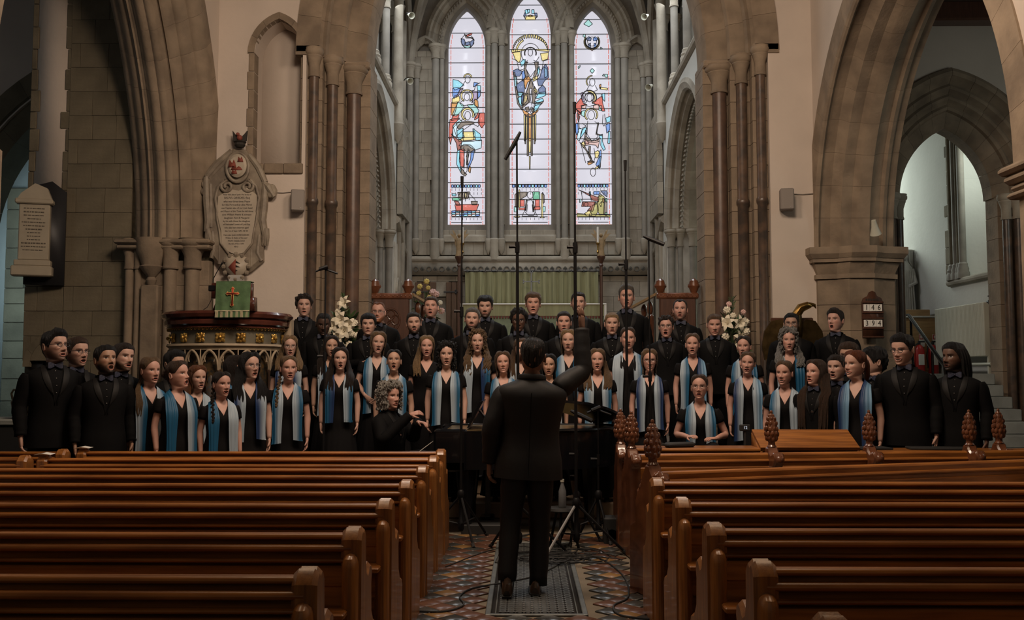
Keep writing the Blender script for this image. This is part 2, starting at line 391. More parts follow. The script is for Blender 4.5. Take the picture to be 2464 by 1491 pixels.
prof = [(0.95, -0.02), (0.62, -0.02), (0.66, 0.05), (0.60, 0.10), (0.55, 0.08), (0.52, 0.14), (0.56, 0.20), (0.40, 0.20), (0.33, 0.22), (0.30, 0.28), (0.33, 0.34), (0.28, 0.38), (0.12, 0.40), (0.04, 0.43), (0.0, 0.50), (0.0, 0.95), (0.95, 0.95)]
voussoirs(w_e, fa, 2.40, 4.25, prof, 11, M['stone'])

# ---- arcade walls ---------------------------------------------------------
f_l = frame((-4.26, 0, 0), (0, 1, 0), (-1, 0, 0))
w_l = wall('wall_north', f_l, -6.5, 13.0, 0.0, 11.5, 1.15, [(10.30, 2.98, None, 3.35, 5.36)], M['plaster'])
prof_l = [(0.42, -0.015)] + [(-0.17 + 0.42*abs((w - 0.60)/0.60)**1.5 - 0.040*abs(sin(pi*w/0.148 + 0.2))**0.8 + (0.03 if 0.40 < w < 0.46 or 0.74 < w < 0.80 else 0), w) for w in np.linspace(0.0, 1.14, 58)] + [(0.42, 1.16)]
fl2 = frame((-4.26, 10.30, 3.35), (0, 1, 0), (-1, 0, 0))
voussoirs(w_l, fl2, 2.62, 5.0, prof_l, 13, M['stone'])
# respond at the east end of the north arcade: pier + shafts + long moulded capital
ashlar(w_l, -5.42, -4.28, 12.86, 0.0, 3.06, 0.14, 0.34, [0.36, 0.42, 0.5], M['stone'])
for (x, r) in ((-5.36, 0.055), (-5.24, 0.045), (-4.80, 0.085), (-4.50, 0.095)):
    shaft(w_l, x, 12.84, 0.25, 3.03, r, M['stone']); base(w_l, x, 12.84, 0.0, r, M['stone'])
    capital(w_l, x, 12.84, 2.99, r * 1.15, M['stone'], 0.36)
part('respond_pilaster', M['stone'], w_l, lambda b: b.cbox(-5.17, -4.93, 12.74, 12.9, 0.0, 2.72, 0.02))
part('corbel', M['stone'], w_l, lambda b: b.lathe([(0.01, -0.32), (0.05, -0.28), (0.07, -0.2), (0.05, -0.16), (0.12, -0.08), (0.16, -0.02), (0.13, 0.0), (0.16, 0.1), (0.2, 0.18), (0.22, 0.3), (0.24, 0.36)], 14, (-5.05, 12.82, 2.99)))
part('abacus', M['stone'], w_l, lambda b: [b.cbox(-5.52, -4.22, 12.66, 12.98, 3.27, 3.33, 0.02), b.cbox(-5.50, -4.24, 12.70, 12.98, 3.20, 3.27, 0.02)])
part('near_jamb', M['stone'], w_l, lambda b: b.cbox(-5.40, -4.27, 7.30, 7.68, 0, 3.36, 0.02))

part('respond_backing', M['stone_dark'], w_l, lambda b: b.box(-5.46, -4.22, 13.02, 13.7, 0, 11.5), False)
f_r = frame((3.97, 0, 0), (0, 1, 0), (1, 0, 0))
w_r = wall('wall_south', f_r, -6.5, 13.0, 0.0, 11.5, 1.03, [(10.34, 2.92, None, 3.20, 3.36)], M['plaster'])
prof_r = [(0.34, -0.02), (0.02, -0.02), (-0.01, 0.0), (-0.02, 0.03), (0.01, 0.05), (0.03, 0.07), (0.03, 0.20), (0.0, 0.25), (-0.05, 0.29), (-0.08, 0.31), (-0.08, 0.45), (-0.10, 0.48), (-0.12, 0.52), (-0.13, 0.54), (-0.13, 0.68), (-0.09, 0.72), (-0.05, 0.78), (-0.04, 0.84), (-0.07, 0.88), (-0.05, 0.93), (0.0, 0.96), (0.0, 1.05), (0.34, 1.05)]
fr2 = frame((3.97, 10.34, 3.20), (0, 1, 0), (1, 0, 0))
voussoirs(w_r, fr2, 2.64, 3.08, prof_r, 10, M['stone'])
part('respond_backing', M['stone'], w_r, lambda b: b.box(3.93, 5.06, 13.03, 14.5, 0, 11.5), False)
def octo(b, z0, z1, e0, e1=None):
    e1 = e0 if e1 is None else e1; rings = []
    for z, e in ((z0, e0), (z1, e1)):
        rings.append([(3.97 - e, 13.02, z), (3.97 - e, 12.93 - e, z), (4.20, 12.86 - e, z), (4.33, 12.74 - e, z), (4.66, 12.74 - e, z), (4.80, 12.84 - e, z), (5.0 + e, 12.92 - e, z), (5.0 + e, 13.02, z)])
    b.loft(rings)
for k in range(8): part('respond_block', M['stone'], w_r, lambda b: octo(b, 0.003 + k*0.35, 0.347 + k*0.35, 0.0))
part('respond_capital', M['stone'], w_r, lambda b: [octo(b, 2.80, 2.86, 0.03), octo(b, 2.86, 3.02, 0.0, 0.06), octo(b, 3.02, 3.07, 0.09), octo(b, 3.07, 3.13, 0.10, 0.14), octo(b, 3.13, 3.22, 0.14)], sharp=25)
part('near_jamb', M['stone'], w_r, lambda b: b.cbox(3.98, 4.99, 7.40, 7.68, 0, 3.0, 0.02))
part('near_capital', M['stone'], w_r, lambda b: [b.cbox(3.88, 5.08, 7.3, 7.82, 3.13, 3.20, 0.025), b.cbox(3.91, 5.05, 7.3, 7.79, 3.05, 3.13, 0.03), b.cbox(3.94, 5.02, 7.3, 7.74, 2.98, 3.05, 0.03), b.cbox(3.92, 5.04, 7.3, 7.76, 2.93, 2.98, 0.02)])

# ---- nave roof and west end ---------------------------------------------
o = part('ceiling', M['wood_dark'], None, lambda b: b.box(-10.5, 9.0, -6.5, 13.9, 11.5, 11.7), False); tag(o, kind='structure')
o = part('ceiling_chancel', M['stone_grey'], None, lambda b: b.box(-3.6, 3.8, 13.9, 22.0, 12.6, 12.8), False); tag(o, kind='structure')
o = part('wall_west', M['plaster'], None, lambda b: [b.box(-4.26, -1.6, -6.6, -6.4, 0, 11.5), b.box(1.6, 3.97, -6.6, -6.4, 0, 11.5), b.box(-1.6, 1.6, -6.6, -6.4, 0, 3.0), b.box(-1.6, 1.6, -6.6, -6.4, 8.2, 11.5)], False); tag(o, kind='structure')

# ---- north aisle: dark ashlar wall, plaster strip, chapel arch beyond ------
w_na = part('wall_north_aisle', M['mortar'], None, lambda b: b.box(-6.86, -5.41, 13.06, 13.9, 0, 8.5), False); tag(w_na, kind='structure')
def door_hit(x, z): return -6.76 < x < -6.49 and z < 2.10
rq = random.Random(3)
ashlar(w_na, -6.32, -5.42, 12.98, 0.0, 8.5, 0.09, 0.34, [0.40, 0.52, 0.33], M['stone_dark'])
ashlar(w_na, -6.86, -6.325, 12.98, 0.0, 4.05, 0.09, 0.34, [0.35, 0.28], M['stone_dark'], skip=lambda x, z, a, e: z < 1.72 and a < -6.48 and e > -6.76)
part('plaster_face', M['plaster'], w_na, lambda b: b.box(-6.80, -6.32, 13.0, 13.07, 4.05, 8.5), False)
z = 4.05; k = 0
while z < 8.4:
    h = rq.uniform(0.24, 0.36); wq = rq.choice([0.04, 0.12, 0.07]); w2 = rq.choice([0.03, 0.05, 0.09])
    part('quoin', M['stone_dark'], w_na, lambda b: b.cbox(-6.325 - wq, -6.31, 12.985, 13.06, z + .003, z + h - .003, 0.008))
    part('quoin', M['stone_dark'], w_na, lambda b: b.cbox(-6.87, -6.80 + w2 - 0.03, 12.985, 13.5, z + .003, z + h - .003, 0.008))
    z += h
# small pointed doorway, half hidden by the choir
f_d = frame((-6.62, 12.97, 1.62), (1, 0, 0), (0, 1, 0))
voussoirs(w_na, f_d, 0.14, 0.42, [(0, 0.1), (0, 0), (0.09, 0), (0.09, 0.1)], 2, M['stone_dark'], 'door_stone')
part('door_recess', M['iron'], w_na, lambda b: b.box(-6.76, -6.48, 13.04, 13.07, 0, 2.02), False)  # flat black panel painting the dark inside of the doorway
# chapel arch further back
f_c = frame((-6.55, 14.6, 0), (1, 0, 0), (0, 1, 0))
w_nc = wall('wall_north_chapel', f_c, -4.0, 1.0, 0, 8.5, 0.6, [(0.0, 2.28, None, 3.55, 2.83)], M['plaster'])
f_c2 = frame((-6.55, 14.6, 3.55), (1, 0, 0), (0, 1, 0))
voussoirs(w_nc, f_c2, 2.0, 2.55, [(0.62, -0.05), (0.32, -0.05), (0.28, 0.06), (0.0, 0.10), (-0.04, 0.62), (0.62, 0.62)], 6, M['stone_dark'])
for sd in (-1, 1): part('jamb', M['stone_dark'], w_nc, lambda b: b.box(min(-6.55 + sd*2.0, -6.55 + sd*2.3), max(-6.55 + sd*2.0, -6.55 + sd*2.3), 14.7, 15.2, 0, 3.56), False)
w_nb = part('wall_north_chapel_back', M['plaster_cool'], None, lambda b: [b.box(-10.3, -5.2, 18.0, 18.2, 0, 7), b.box(-10.5, -10.3, 12.9, 18.2, 0, 7), b.box(-5.4, -5.2, 15.2, 18.0, 0, 7)], False); tag(w_nb, kind='structure')
z = 0.4; k = 0
while z < 5.05:
    h = rq.uniform(0.26, 0.42); e = rq.choice([0.0, 0.12, 0.22])
    part('quoin', M['stone_dark'], w_nb, lambda b: b.cbox(-9.85, -9.50 + e*0.7, 17.9, 18.02, z + .003, z + h - .003, 0.01)); z += h
o = part('roof_north_aisle', M['wood_dark'], None, lambda b: b.box(-10.5, -5.3, -6.5, 18.2, 8.5, 8.7), False); tag(o, kind='structure')
o = part('wall_north_outer', M['plaster'], None, lambda b: b.box(-10.5, -10.3, -6.5, 14.6, 0, 8.5), False); tag(o, kind='structure')

# ---- south aisle and chapel -----------------------------------------------
f_s = frame((6.54, 14.5, 0), (1, 0, 0), (0, 1, 0))
w_sc = wall('wall_south_chapel', f_s, -1.5, 2.5, 0, 9.0, 0.55, [(0.0, 1.46, None, 4.24, 1.957)], M['plaster'])
f_s2 = frame((6.54, 14.5, 4.24), (1, 0, 0), (0, 1, 0))
voussoirs(w_sc, f_s2, 0.71, 1.207, [(0.82, -0.06), (0.76, -0.10), (0.70, -0.09), (0.67, -0.03), (0.63, 0.0), (0.60, 0.03), (0.56, 0.0), (0.52, 0.01), (0.49, 0.05), (0.46, 0.08), (0.42, 0.05), (0.38, 0.06), (0.35, 0.10), (0.32, 0.13), (0.28, 0.10), (0.24, 0.12), (0.22, 0.17), (0.08, 0.20), (0.0, 0.27), (0.0, 0.55), (0.82, 0.55)], 7, M['stone'])
for sd in (-1, 1):
    for (u, y, r) in ((1.10, 14.42, 0.06), (0.96, 14.48, 0.07), (0.82, 14.56, 0.065)):
        shaft(w_sc, 6.54 + sd*u, y, 0.2, 3.95, r, M['purbeck']); capital(w_sc, 6.54 + sd*u, y, 3.92, r*1.1, M['stone_grey'], 0.34)
for sd in (-1, 1): ashlar(w_sc, min(6.54 + sd*0.73, 6.54 + sd*1.47), max(6.54 + sd*0.73, 6.54 + sd*1.47), 14.66, 0.2, 4.26, 0.38, 0.34, [0.36], M['stone'])
w_ss = wall('wall_south_chapel_side', frame((7.45, 0, 0), (0, 1, 0), (1, 0, 0)), 15.05, 20.5, 0, 8.0, 0.6, [(15.85, 0.66, 3.15, 4.9, 1.2)], M['plaster_cool'])
part('window_reveal', M['plaster_cool'], w_ss, lambda b: b.box(8.05, 8.1, 15.0, 16.7, 2.9, 6.6), False)
part('window_sill', M['stone_grey'], w_ss, lambda b: b.tube([(7.43, 15.0, 3.10), (7.43, 16.75, 3.10)], 0.06, 10))
for (y, r, m) in ((16.62, 0.07, 'stone_dark'), (16.50, 0.06, 'shaft_grey'), (16.38, 0.05, 'stone_dark'), (16.27, 0.06, 'shaft_grey')):
    shaft(w_ss, 7.46, y, 3.16, 6.2, r, M[m]); base(w_ss, 7.46, y, 3.14, r, M['shaft_grey'])
z = 3.16
while z < 6.0:
    h = rq.uniform(0.2, 0.34); e = rq.choice([0.0, 0.06, 0.12]); part('quoin', M['stone_dark'], w_ss, lambda b: b.cbox(7.435, 7.5, 16.66, 16.76 + e, z + .003, z + h - .003, 0.008)); z += h
w_sb = part('wall_south_chapel_back', M['plaster_cool'], None, lambda b: b.box(4.8, 8.0, 20.5, 20.7, 0, 8), False); tag(w_sb, kind='structure')
o = part('roof_south_aisle', M['wood_dark'], None, lambda b: [b.box(4.9, 9.0, -6.5, 20.7, 8.0, 8.2)] , False); tag(o, kind='structure')
part('roof_beam', M['wood_dark'], o, lambda b: b.cbox(4.95, 8.9, 13.9, 14.2, 6.75, 7.05, 0.03))
part('beam_corbel', M['stone'], o, lambda b: b.cbox(5.35, 5.6, 14.2, 14.5, 6.6, 6.9, 0.03))
o = part('wall_south_outer', M['plaster'], None, lambda b: b.box(8.8, 9.0, -6.5, 15.0, 0, 8.0), False); tag(o, kind='structure')
st = part('floor_stair_south', M['slate'], None, lambda b: [b.cbox(5.05, 7.1 - 0.0*k, 12.55 + 0.25*k, 20.4 if k == 8 else 14.9, 0.0 + 0.17*k, 0.17 + 0.17*k, 0.012) for k in range(9)]); tag(st, kind='structure')

# ---- chancel side walls -----------------------------------------------------
def chancel_side(side, nm):
    X0 = -2.72 if side < 0 else 2.95; d = -1 if side < 0 else 1; m = M['stone_grey']
    f = frame((X0, 0, 0), (0, 1, 0), (d, 0, 0))
    w = wall(nm, f, 13.9, 21.5, 0.0, 7.2, 0.8, [(17.55, 2.17, None, 4.5, 2.37), (14.72, 0.80, None, 4.9, 1.08)], M['plaster_cool'])
    pr = [(0.34, -0.03), (0.26, -0.05), (0.22, -0.02), (0.16, 0.0), (0.13, 0.05), (0.16, 0.10), (0.08, 0.14), (0.05, 0.22), (0.10, 0.26), (0.0, 0.32), (-0.03, 0.42), (0.0, 0.5), (0.0, 0.82), (0.34, 0.82)]
    voussoirs(w, frame((X0, 17.55, 4.5), (0, 1, 0), (d, 0, 0)), 1.95, 2.15, pr, 8, m)
    voussoirs(w, frame((X0, 14.72, 4.9), (0, 1, 0), (d, 0, 0)), 0.62, 0.9, pr, 5, m)
    for (ya, yb) in ((15.38, 15.60), (19.50, 19.72), (15.34, 15.52), (13.92, 14.10)):
        part('jamb', m, w, lambda b: b.box(min(X0 + d*0.3, X0 + d*0.8), max(X0 + d*0.3, X0 + d*0.8), ya, yb, 0.7, 4.9 if ya < 15.37 else 4.5), False)
    # dog-tooth row on the hollow
    b = MB(); c = 2.15 - 1.95
    for sd in (-1, 1):
        for k in range(30):
            ph = pi + (k + .5) / 30 * (arc_end(1.95, 2.15, 0.0) - pi); u = c + 2.13*cos(ph); zq = 2.13*sin(ph)
            P = (X0 + d*0.27, 17.55 + sd*-abs(u), 4.5 + zq); b.lathe([(0.04, -0.02), (0.03, 0.0), (0.004, 0.035)], 4, P)
    b.build('dogtooth_band', m, w)
    for y in (15.42, 19.62):
        for (dx, r) in ((0.08, 0.07), (0.26, 0.06), (0.5, 0.07)):
            yy = y + (0.12 if y > 17 else -0.06)*0 
            shaft(w, X0 + d*dx, y - (0.0 if y < 17 else dx*0.25) + (dx*0.25 if y < 17 else 0), 0.7, 4.2, r, M['shaft_grey']); capital(w, X0 + d*dx, y - (0.0 if y < 17 else dx*0.25) + (dx*0.25 if y < 17 else 0), 4.18, r*1.15, m, 0.32)
    # string course at the clerestory sill and the wall arcade above it
    part('string_course', m, w, lambda b: b.tube([(X0 - d*0.02, 13.95, 7.2), (X0 - d*0.02, 21.4, 7.2)], 0.07, 8))
    part('clerestory_back', m, w, lambda b: b.box(min(X0 + d*0.55, X0 + d*0.8), max(X0 + d*0.55, X0 + d*0.8), 13.9, 21.5, 7.2, 12.6), False)
    for y in (15.1, 16.55, 18.0, 19.45, 20.6):
        a = 0.68 if y < 20 else 0.45
        voussoirs(w, frame((X0, y, 9.2), (0, 1, 0), (d, 0, 0)), a, a*1.35, [(0.12, -0.02), (0.06, -0.04), (0.02, 0.0), (0.0, 0.06), (0.0, 0.2), (0.12, 0.2)], 3, m)
        for dx in (0.05, 0.3):
            shaft(w, X0 + d*dx, y - a - 0.04, 7.2, 8.95, 0.075, M['shaft_grey']); capital(w, X0 + d*dx, y - a - 0.04, 8.9, 0.08, m, 0.3)
            base(w, X0 + d*dx, y - a - 0.04, 7.22, 0.075, m)
    part('clerestory_arcade_wall', m, w, lambda b: b.box(min(X0 + d*0.1, X0 + d*0.2), max(X0 + d*0.1, X0 + d*0.2), 13.9, 21.5, 10.2, 12.6), False)
    # vault shaft on a corbel, descending past the sill
    part('vault_shaft', m, w, lambda b: b.lathe([(0.01, 6.35), (0.07, 6.45), (0.12, 6.62), (0.14, 6.75), (0.11, 6.8), (0.10, 9.4), (0.13, 9.45), (0.17, 9.6), (0.18, 9.7)], 14, (X0 - d*0.06, 19.75, 0)))
    part('corner_shaft', m, w, lambda b: [b.lathe([(0.07, 0.7), (0.07, 9.3), (0.12, 9.5)], 12, (X0 - d*0.02, 20.25, 0)), b.lathe([(0.09, 0.7), (0.09, 6.5), (0.15, 6.7), (0.09, 6.75), (0.09, 9.3)], 12, (X0 - d*0.03, 20.65, 0))])
    # sloping-sided low screen wall with a moulded coping between the arch and the east wall
    part('coping', m, w, lambda b: b.tube([(X0 - d*0.03, 19.8, 4.75), (X0 - d*0.03, 19.95, 4.75), (X0 - d*0.03, 20.9, 4.28), (X0 - d*0.03, 21.45, 4.20)], 0.085, 10))
    part('ashlar_panel', m, w, lambda b: b.box(min(X0, X0 - d*0.02), max(X0, X0 - d*0.02), 19.75, 21.5, 0.68, 4.28), False)
    for k in range(3):
        y = 19.95 + k*0.48
        voussoirs(w, frame((X0 - d*0.03, y + 0.2, 3.25), (0, 1, 0), (d, 0, 0)), 0.18, 0.28, [(0.05, -0.03), (0, -0.03), (0, 0.03), (0.05, 0.03)], 2, m, 'blind_arch')
        shaft(w, X0 - d*0.05, y, 1.9, 3.25, 0.035, M['shaft_grey'])
    ashlar(w, 20.0, 21.5, X0 + (0.02 if d < 0 else -0.14), 4.9, 7.1, 0.12, 0.34, [0.42, 0.5], m, ax='y', face=1 if d < 0 else -1)
    return w
w_cn = chancel_side(-1, 'wall_chancel_north'); w_cs = chancel_side(1, 'wall_chancel_south')

# ---- chancel east wall ------------------------------------------------------
def GXp(px): return -1.76 + (px - 1075) * 0.009425
def GZp(py): return 4.905 + (540 - py) * 0.00966
LANC = [(GXp(1121), 0.43, 4.905, 9.05, 1.15), (GXp(1276.5), 0.475, 4.905, 9.42, 1.15), (GXp(1429), 0.43, 4.905, 9.05, 1.15)]
f_w = frame((0, 21.5, 0), (1, 0, 0), (0, 1, 0))
w_ch = wall('wall_chancel_east', f_w, -3.5, 3.75, 0.0, 12.6, 0.5, LANC, M['mortar_grey'])
def skip_l(x, z, a, e):
    for (uc, h, s, sp, R) in LANC:
        if e > uc - h - 0.14 and a < uc + h + 0.14 and 4.72 < z < sp + arch_z(min(abs(x-uc), h), h, R) + 0.55: return True
    return False
ashlar(w_ch, -2.72, 2.95, 21.42, 4.2, 8.9, 0.10, 0.285, [0.20, 0.24, 0.28], M['stone_grey'], skip=skip_l, jit=0.012)
for (uc, a, s, sp, R) in LANC:
    # splayed reveal, moulded arch with dog-tooth, sloping sill
    voussoirs(w_ch, frame((uc, 21.5, sp), (1, 0, 0), (0, 1, 0)), a, R, [(0.52, -0.12), (0.44, -0.16), (0.40, -0.12), (0.34, -0.14), (0.30, -0.08), (0.24, -0.08), (0.20, -0.12), (0.15, -0.05), (0.10, -0.02), (0.0, 0.2), (0.0, 0.3), (0.52, 0.1)], 6, M['stone_grey'])
    b = MB(); c = R - a
    for sd in (-1, 1):
        for k in range(16):
            ph = pi + (k + .5) / 16 * (arc_end(a, R, 0.17) - pi); u = c + (R + 0.17)*cos(ph); zq = (R + 0.17)*sin(ph)
            b.lathe([(0.045, -0.02), (0.03, 0.01), (0.004, 0.05)], 4, (0, 0, 0)); n = len(b.v) - 12
            for q in range(n, len(b.v)):
                x_, y_, z_ = b.v[q]; b.v[q] = (uc + sd*-abs(u) + x_, 21.40 - z_, sp + zq + y_)
    b.build('dogtooth_band', M['stone_grey'], w_ch)
    for sd in (-1, 1):
        part('window_jamb', M['stone_grey'], w_ch, lambda b: b.loft([[(uc + sd*a, 21.72, z), (uc + sd*(a + 0.13), 21.42, z), (uc + sd*(a + 0.22), 21.42, z), (uc + sd*(a + 0.22), 21.75, z)] for z in (4.9, sp)]))
    part('window_sill', M['stone_grey'], w_ch, lambda b: b.prism([(-a - 0.16, 0), (a + 0.16, 0), (a + 0.02, 1), (-a - 0.02, 1)], lambda p, q, d: (uc + p, 21.36 + q*0.36, 4.62 + q*0.29 - d), 0.0, 0.12))
for (x, r, zc) in ((GXp(1176), .05, 9.05), (GXp(1190), .075, 9.1), (GXp(1207), .06, 9.05), (GXp(1343), .05, 9.05), (GXp(1358), .075, 9.1), (GXp(1376), .06, 9.05), (GXp(1048), .085, 8.75), (GXp(1063), .05, 8.75), (GXp(1487), .06, 8.75), (GXp(1503), .085, 8.75), (GXp(1002), .06, 8.3), (GXp(1548), .06, 8.3)):
    shaft(w_ch, x, 21.33, 4.55, zc - 0.02, r, M['shaft_grey'], rings=()); capital(w_ch, x, 21.33, zc - 0.02, r*1.1, M['stone_grey'], 0.28)
    big = r > 0.07
    part('shaft_foot', M['stone_grey'], w_ch, lambda b: b.lathe([(r*1.0, 4.58), (r*1.5, 4.54), (r*1.5, 4.5), (r*1.35, 4.46), (r*1.35, 4.22 if big else 4.32), (r*1.3 if big else 0.01, 4.08 if big else 4.2)], 14, (x, 21.34, 0)))
for x in (GXp(1022), GXp(1535)):
    voussoirs(w_ch, frame((x, 21.36, 8.75), (1, 0, 0), (0, 1, 0)), 0.22, 0.36, [(0.14, -0.05), (0.08, -0.08), (0.05, -0.02), (0.0, 0.04), (0.0, 0.1), (0.14, 0.1)], 3, M['stone_grey'], 'blind_arch')
# corner vault ribs
for sd in (-1, 1):
    xb = -2.60 if sd < 0 else 2.83
    b = MB(); b.tube([(xb, 21.3, 0.7), (xb, 21.3, 8.3)], 0.08, 10); b.build('corner_shaft', M['shaft_grey'], w_ch); capital(w_ch, xb, 21.3, 8.28, 0.09, M['stone_grey'], 0.3)
    for (ex, ey, ez, r) in ((0.1, 21.25, 12.3, 0.10), (0.1, 18.0, 12.4, 0.10), (xb + sd*0.0, 17.5, 12.2, 0.08)):
        b = MB(); b.tube([(xb + (ex - xb) * (t**1.6), 21.25 + (ey - 21.25)*(t**1.5), 8.55 + (ez - 8.55) * sin(t*pi/2)) for t in np.linspace(0, 1, 14)], r, 8); b.build('vault_rib', M['stone_grey'], w_ch)
# string, roundel frieze and lower wall of the reredos
part('string_course', M['stone_grey'], w_ch, lambda b: [b.tube([(-2.7, 21.33, 4.10), (2.93, 21.33, 4.10)], 0.065, 10), b.box(-2.7, 2.93, 21.31, 21.5, 4.0, 4.06)])
part('frieze', M['stone_grey'], w_ch, lambda b: b.box(-2.7, 2.93, 21.30, 21.5, 3.74, 4.0), False)
ring = MB()
for q in range(14):
    t0, t1 = 2*pi*q/14, 2*pi*(q+1)/14
    ring.add([(0.085*cos(t), -0.015, 0.085*sin(t)) for t in (t0, t1)] + [(0.062*cos(t), -0.015, 0.062*sin(t)) for t in (t1, t0)] + [(0.095*cos(t), 0.02, 0.095*sin(t)) for t in (t0, t1)] + [(0.052*cos(t), 0.02, 0.052*sin(t)) for t in (t1, t0)], [(0,1,2,3), (4,5,1,0), (3,2,6,7)])
DARKST = mat('shadowed_marble_inlay', (0.085, 0.085, 0.075), 0.5, 0.2, 8)  # one dark marble colour for the roundels and quatrefoils
ring_me = ring.mesh('roundel', DARKST, sharp=40)
qf = MB(); [qf.lathe([(0.035, 0), (0.03, 0.02), (0.01, 0.026)], 8, (dx, 0, dz)) for dx, dz in ((0.033, 0), (-0.033, 0), (0, 0.033), (0, -0.033))]
qf.v = [(x, 0.0 - (z if abs(z) < 1 else 0)*0.3 - 0.004, z + y) for (x, y, z) in qf.v]
qf_me = qf.mesh('quatrefoil', DARKST)
for k in range(38):
    x = -2.58 + k * 0.1455
    inst('roundel' if k % 2 else 'quatrefoil', ring_me if k % 2 else qf_me, w_ch, (x, 21.295, 3.87), (0, 0, 0), (0.72, 1, 0.72))
ashlar(w_ch, 1.75, 2.95, 21.40, 1.9, 3.72, 0.1, 0.34, [0.5, 0.42], M['stone_grey'])
ashlar(w_ch, -2.72, -1.38, 21.40, 1.9, 3.72, 0.1, 0.34, [0.3, 0.42], M['stone_grey'], skip=lambda x, z, a, e: z < 3.62 and (-2.46 < x < -1.98 or -1.78 < x))
ashlar(w_ch, -1.4, 1.8, 21.44, 1.9, 3.72, 0.06, 0.34, [0.5, 0.42], M['stone_grey'])
# ================================================================== STAINED GLASS (daylit panes)
def glass(name, c, s=1.0):
    m = bpy.data.materials.new(name); m.use_nodes = True; b = m.node_tree.nodes['Principled BSDF']
    b.inputs['Base Color'].default_value = (c[0]*0.3, c[1]*0.3, c[2]*0.3, 1); b.inputs['Roughness'].default_value = 0.25
    b.inputs['Emission Color'].default_value = (*c, 1); b.inputs['Emission Strength'].default_value = s
    return m
GL = dict(w=glass('clear_glass', (0.60, 0.59, 0.66), 1.0), r=glass('red_glass', (0.58, 0.16, 0.13)), dr=glass('dark_red_glass', (0.34, 0.14, 0.12)), b=glass('blue_glass', (0.18, 0.30, 0.62)),
          n=glass('navy_glass', (0.16, 0.20, 0.33)), c=glass('cyan_glass', (0.30, 0.62, 0.74)), pc=glass('pale_cyan_glass', (0.55, 0.72, 0.80)), t=glass('teal_glass', (0.38, 0.64, 0.62)), p=glass('purple_glass', (0.40, 0.32, 0.46)),
          y=glass('yellow_glass', (0.74, 0.62, 0.28)), o=glass('orange_glass', (0.58, 0.30, 0.12)), g=glass('green_glass', (0.18, 0.44, 0.30)), k=glass('umber_glass', (0.24, 0.20, 0.17)), ol=glass('olive_glass', (0.40, 0.37, 0.16)), pk=glass('pink_glass', (0.64, 0.45, 0.42)), fl=glass('flesh_white_glass', (0.66, 0.63, 0.68)))
LEAD = mat('lead_came', (0.05, 0.045, 0.045), 0.7)
def ringpoly(cx, cy, r0, r1, a0=0, a1=360, n=16):
    A = [radians(a0 + (a1 - a0)*k/n) for k in range(n + 1)]
    return [(cx + r1*cos(t), cy - r1*sin(t)) for t in A] + [(cx + r0*cos(t), cy - r0*sin(t)) for t in reversed(A)]
def disc(cx, cy, r, n=14): return [(cx + r*cos(2*pi*k/n), cy + r*sin(2*pi*k/n)) for k in range(n)]
def L_(pts): return [(x, y + 1438) for x, y in pts]
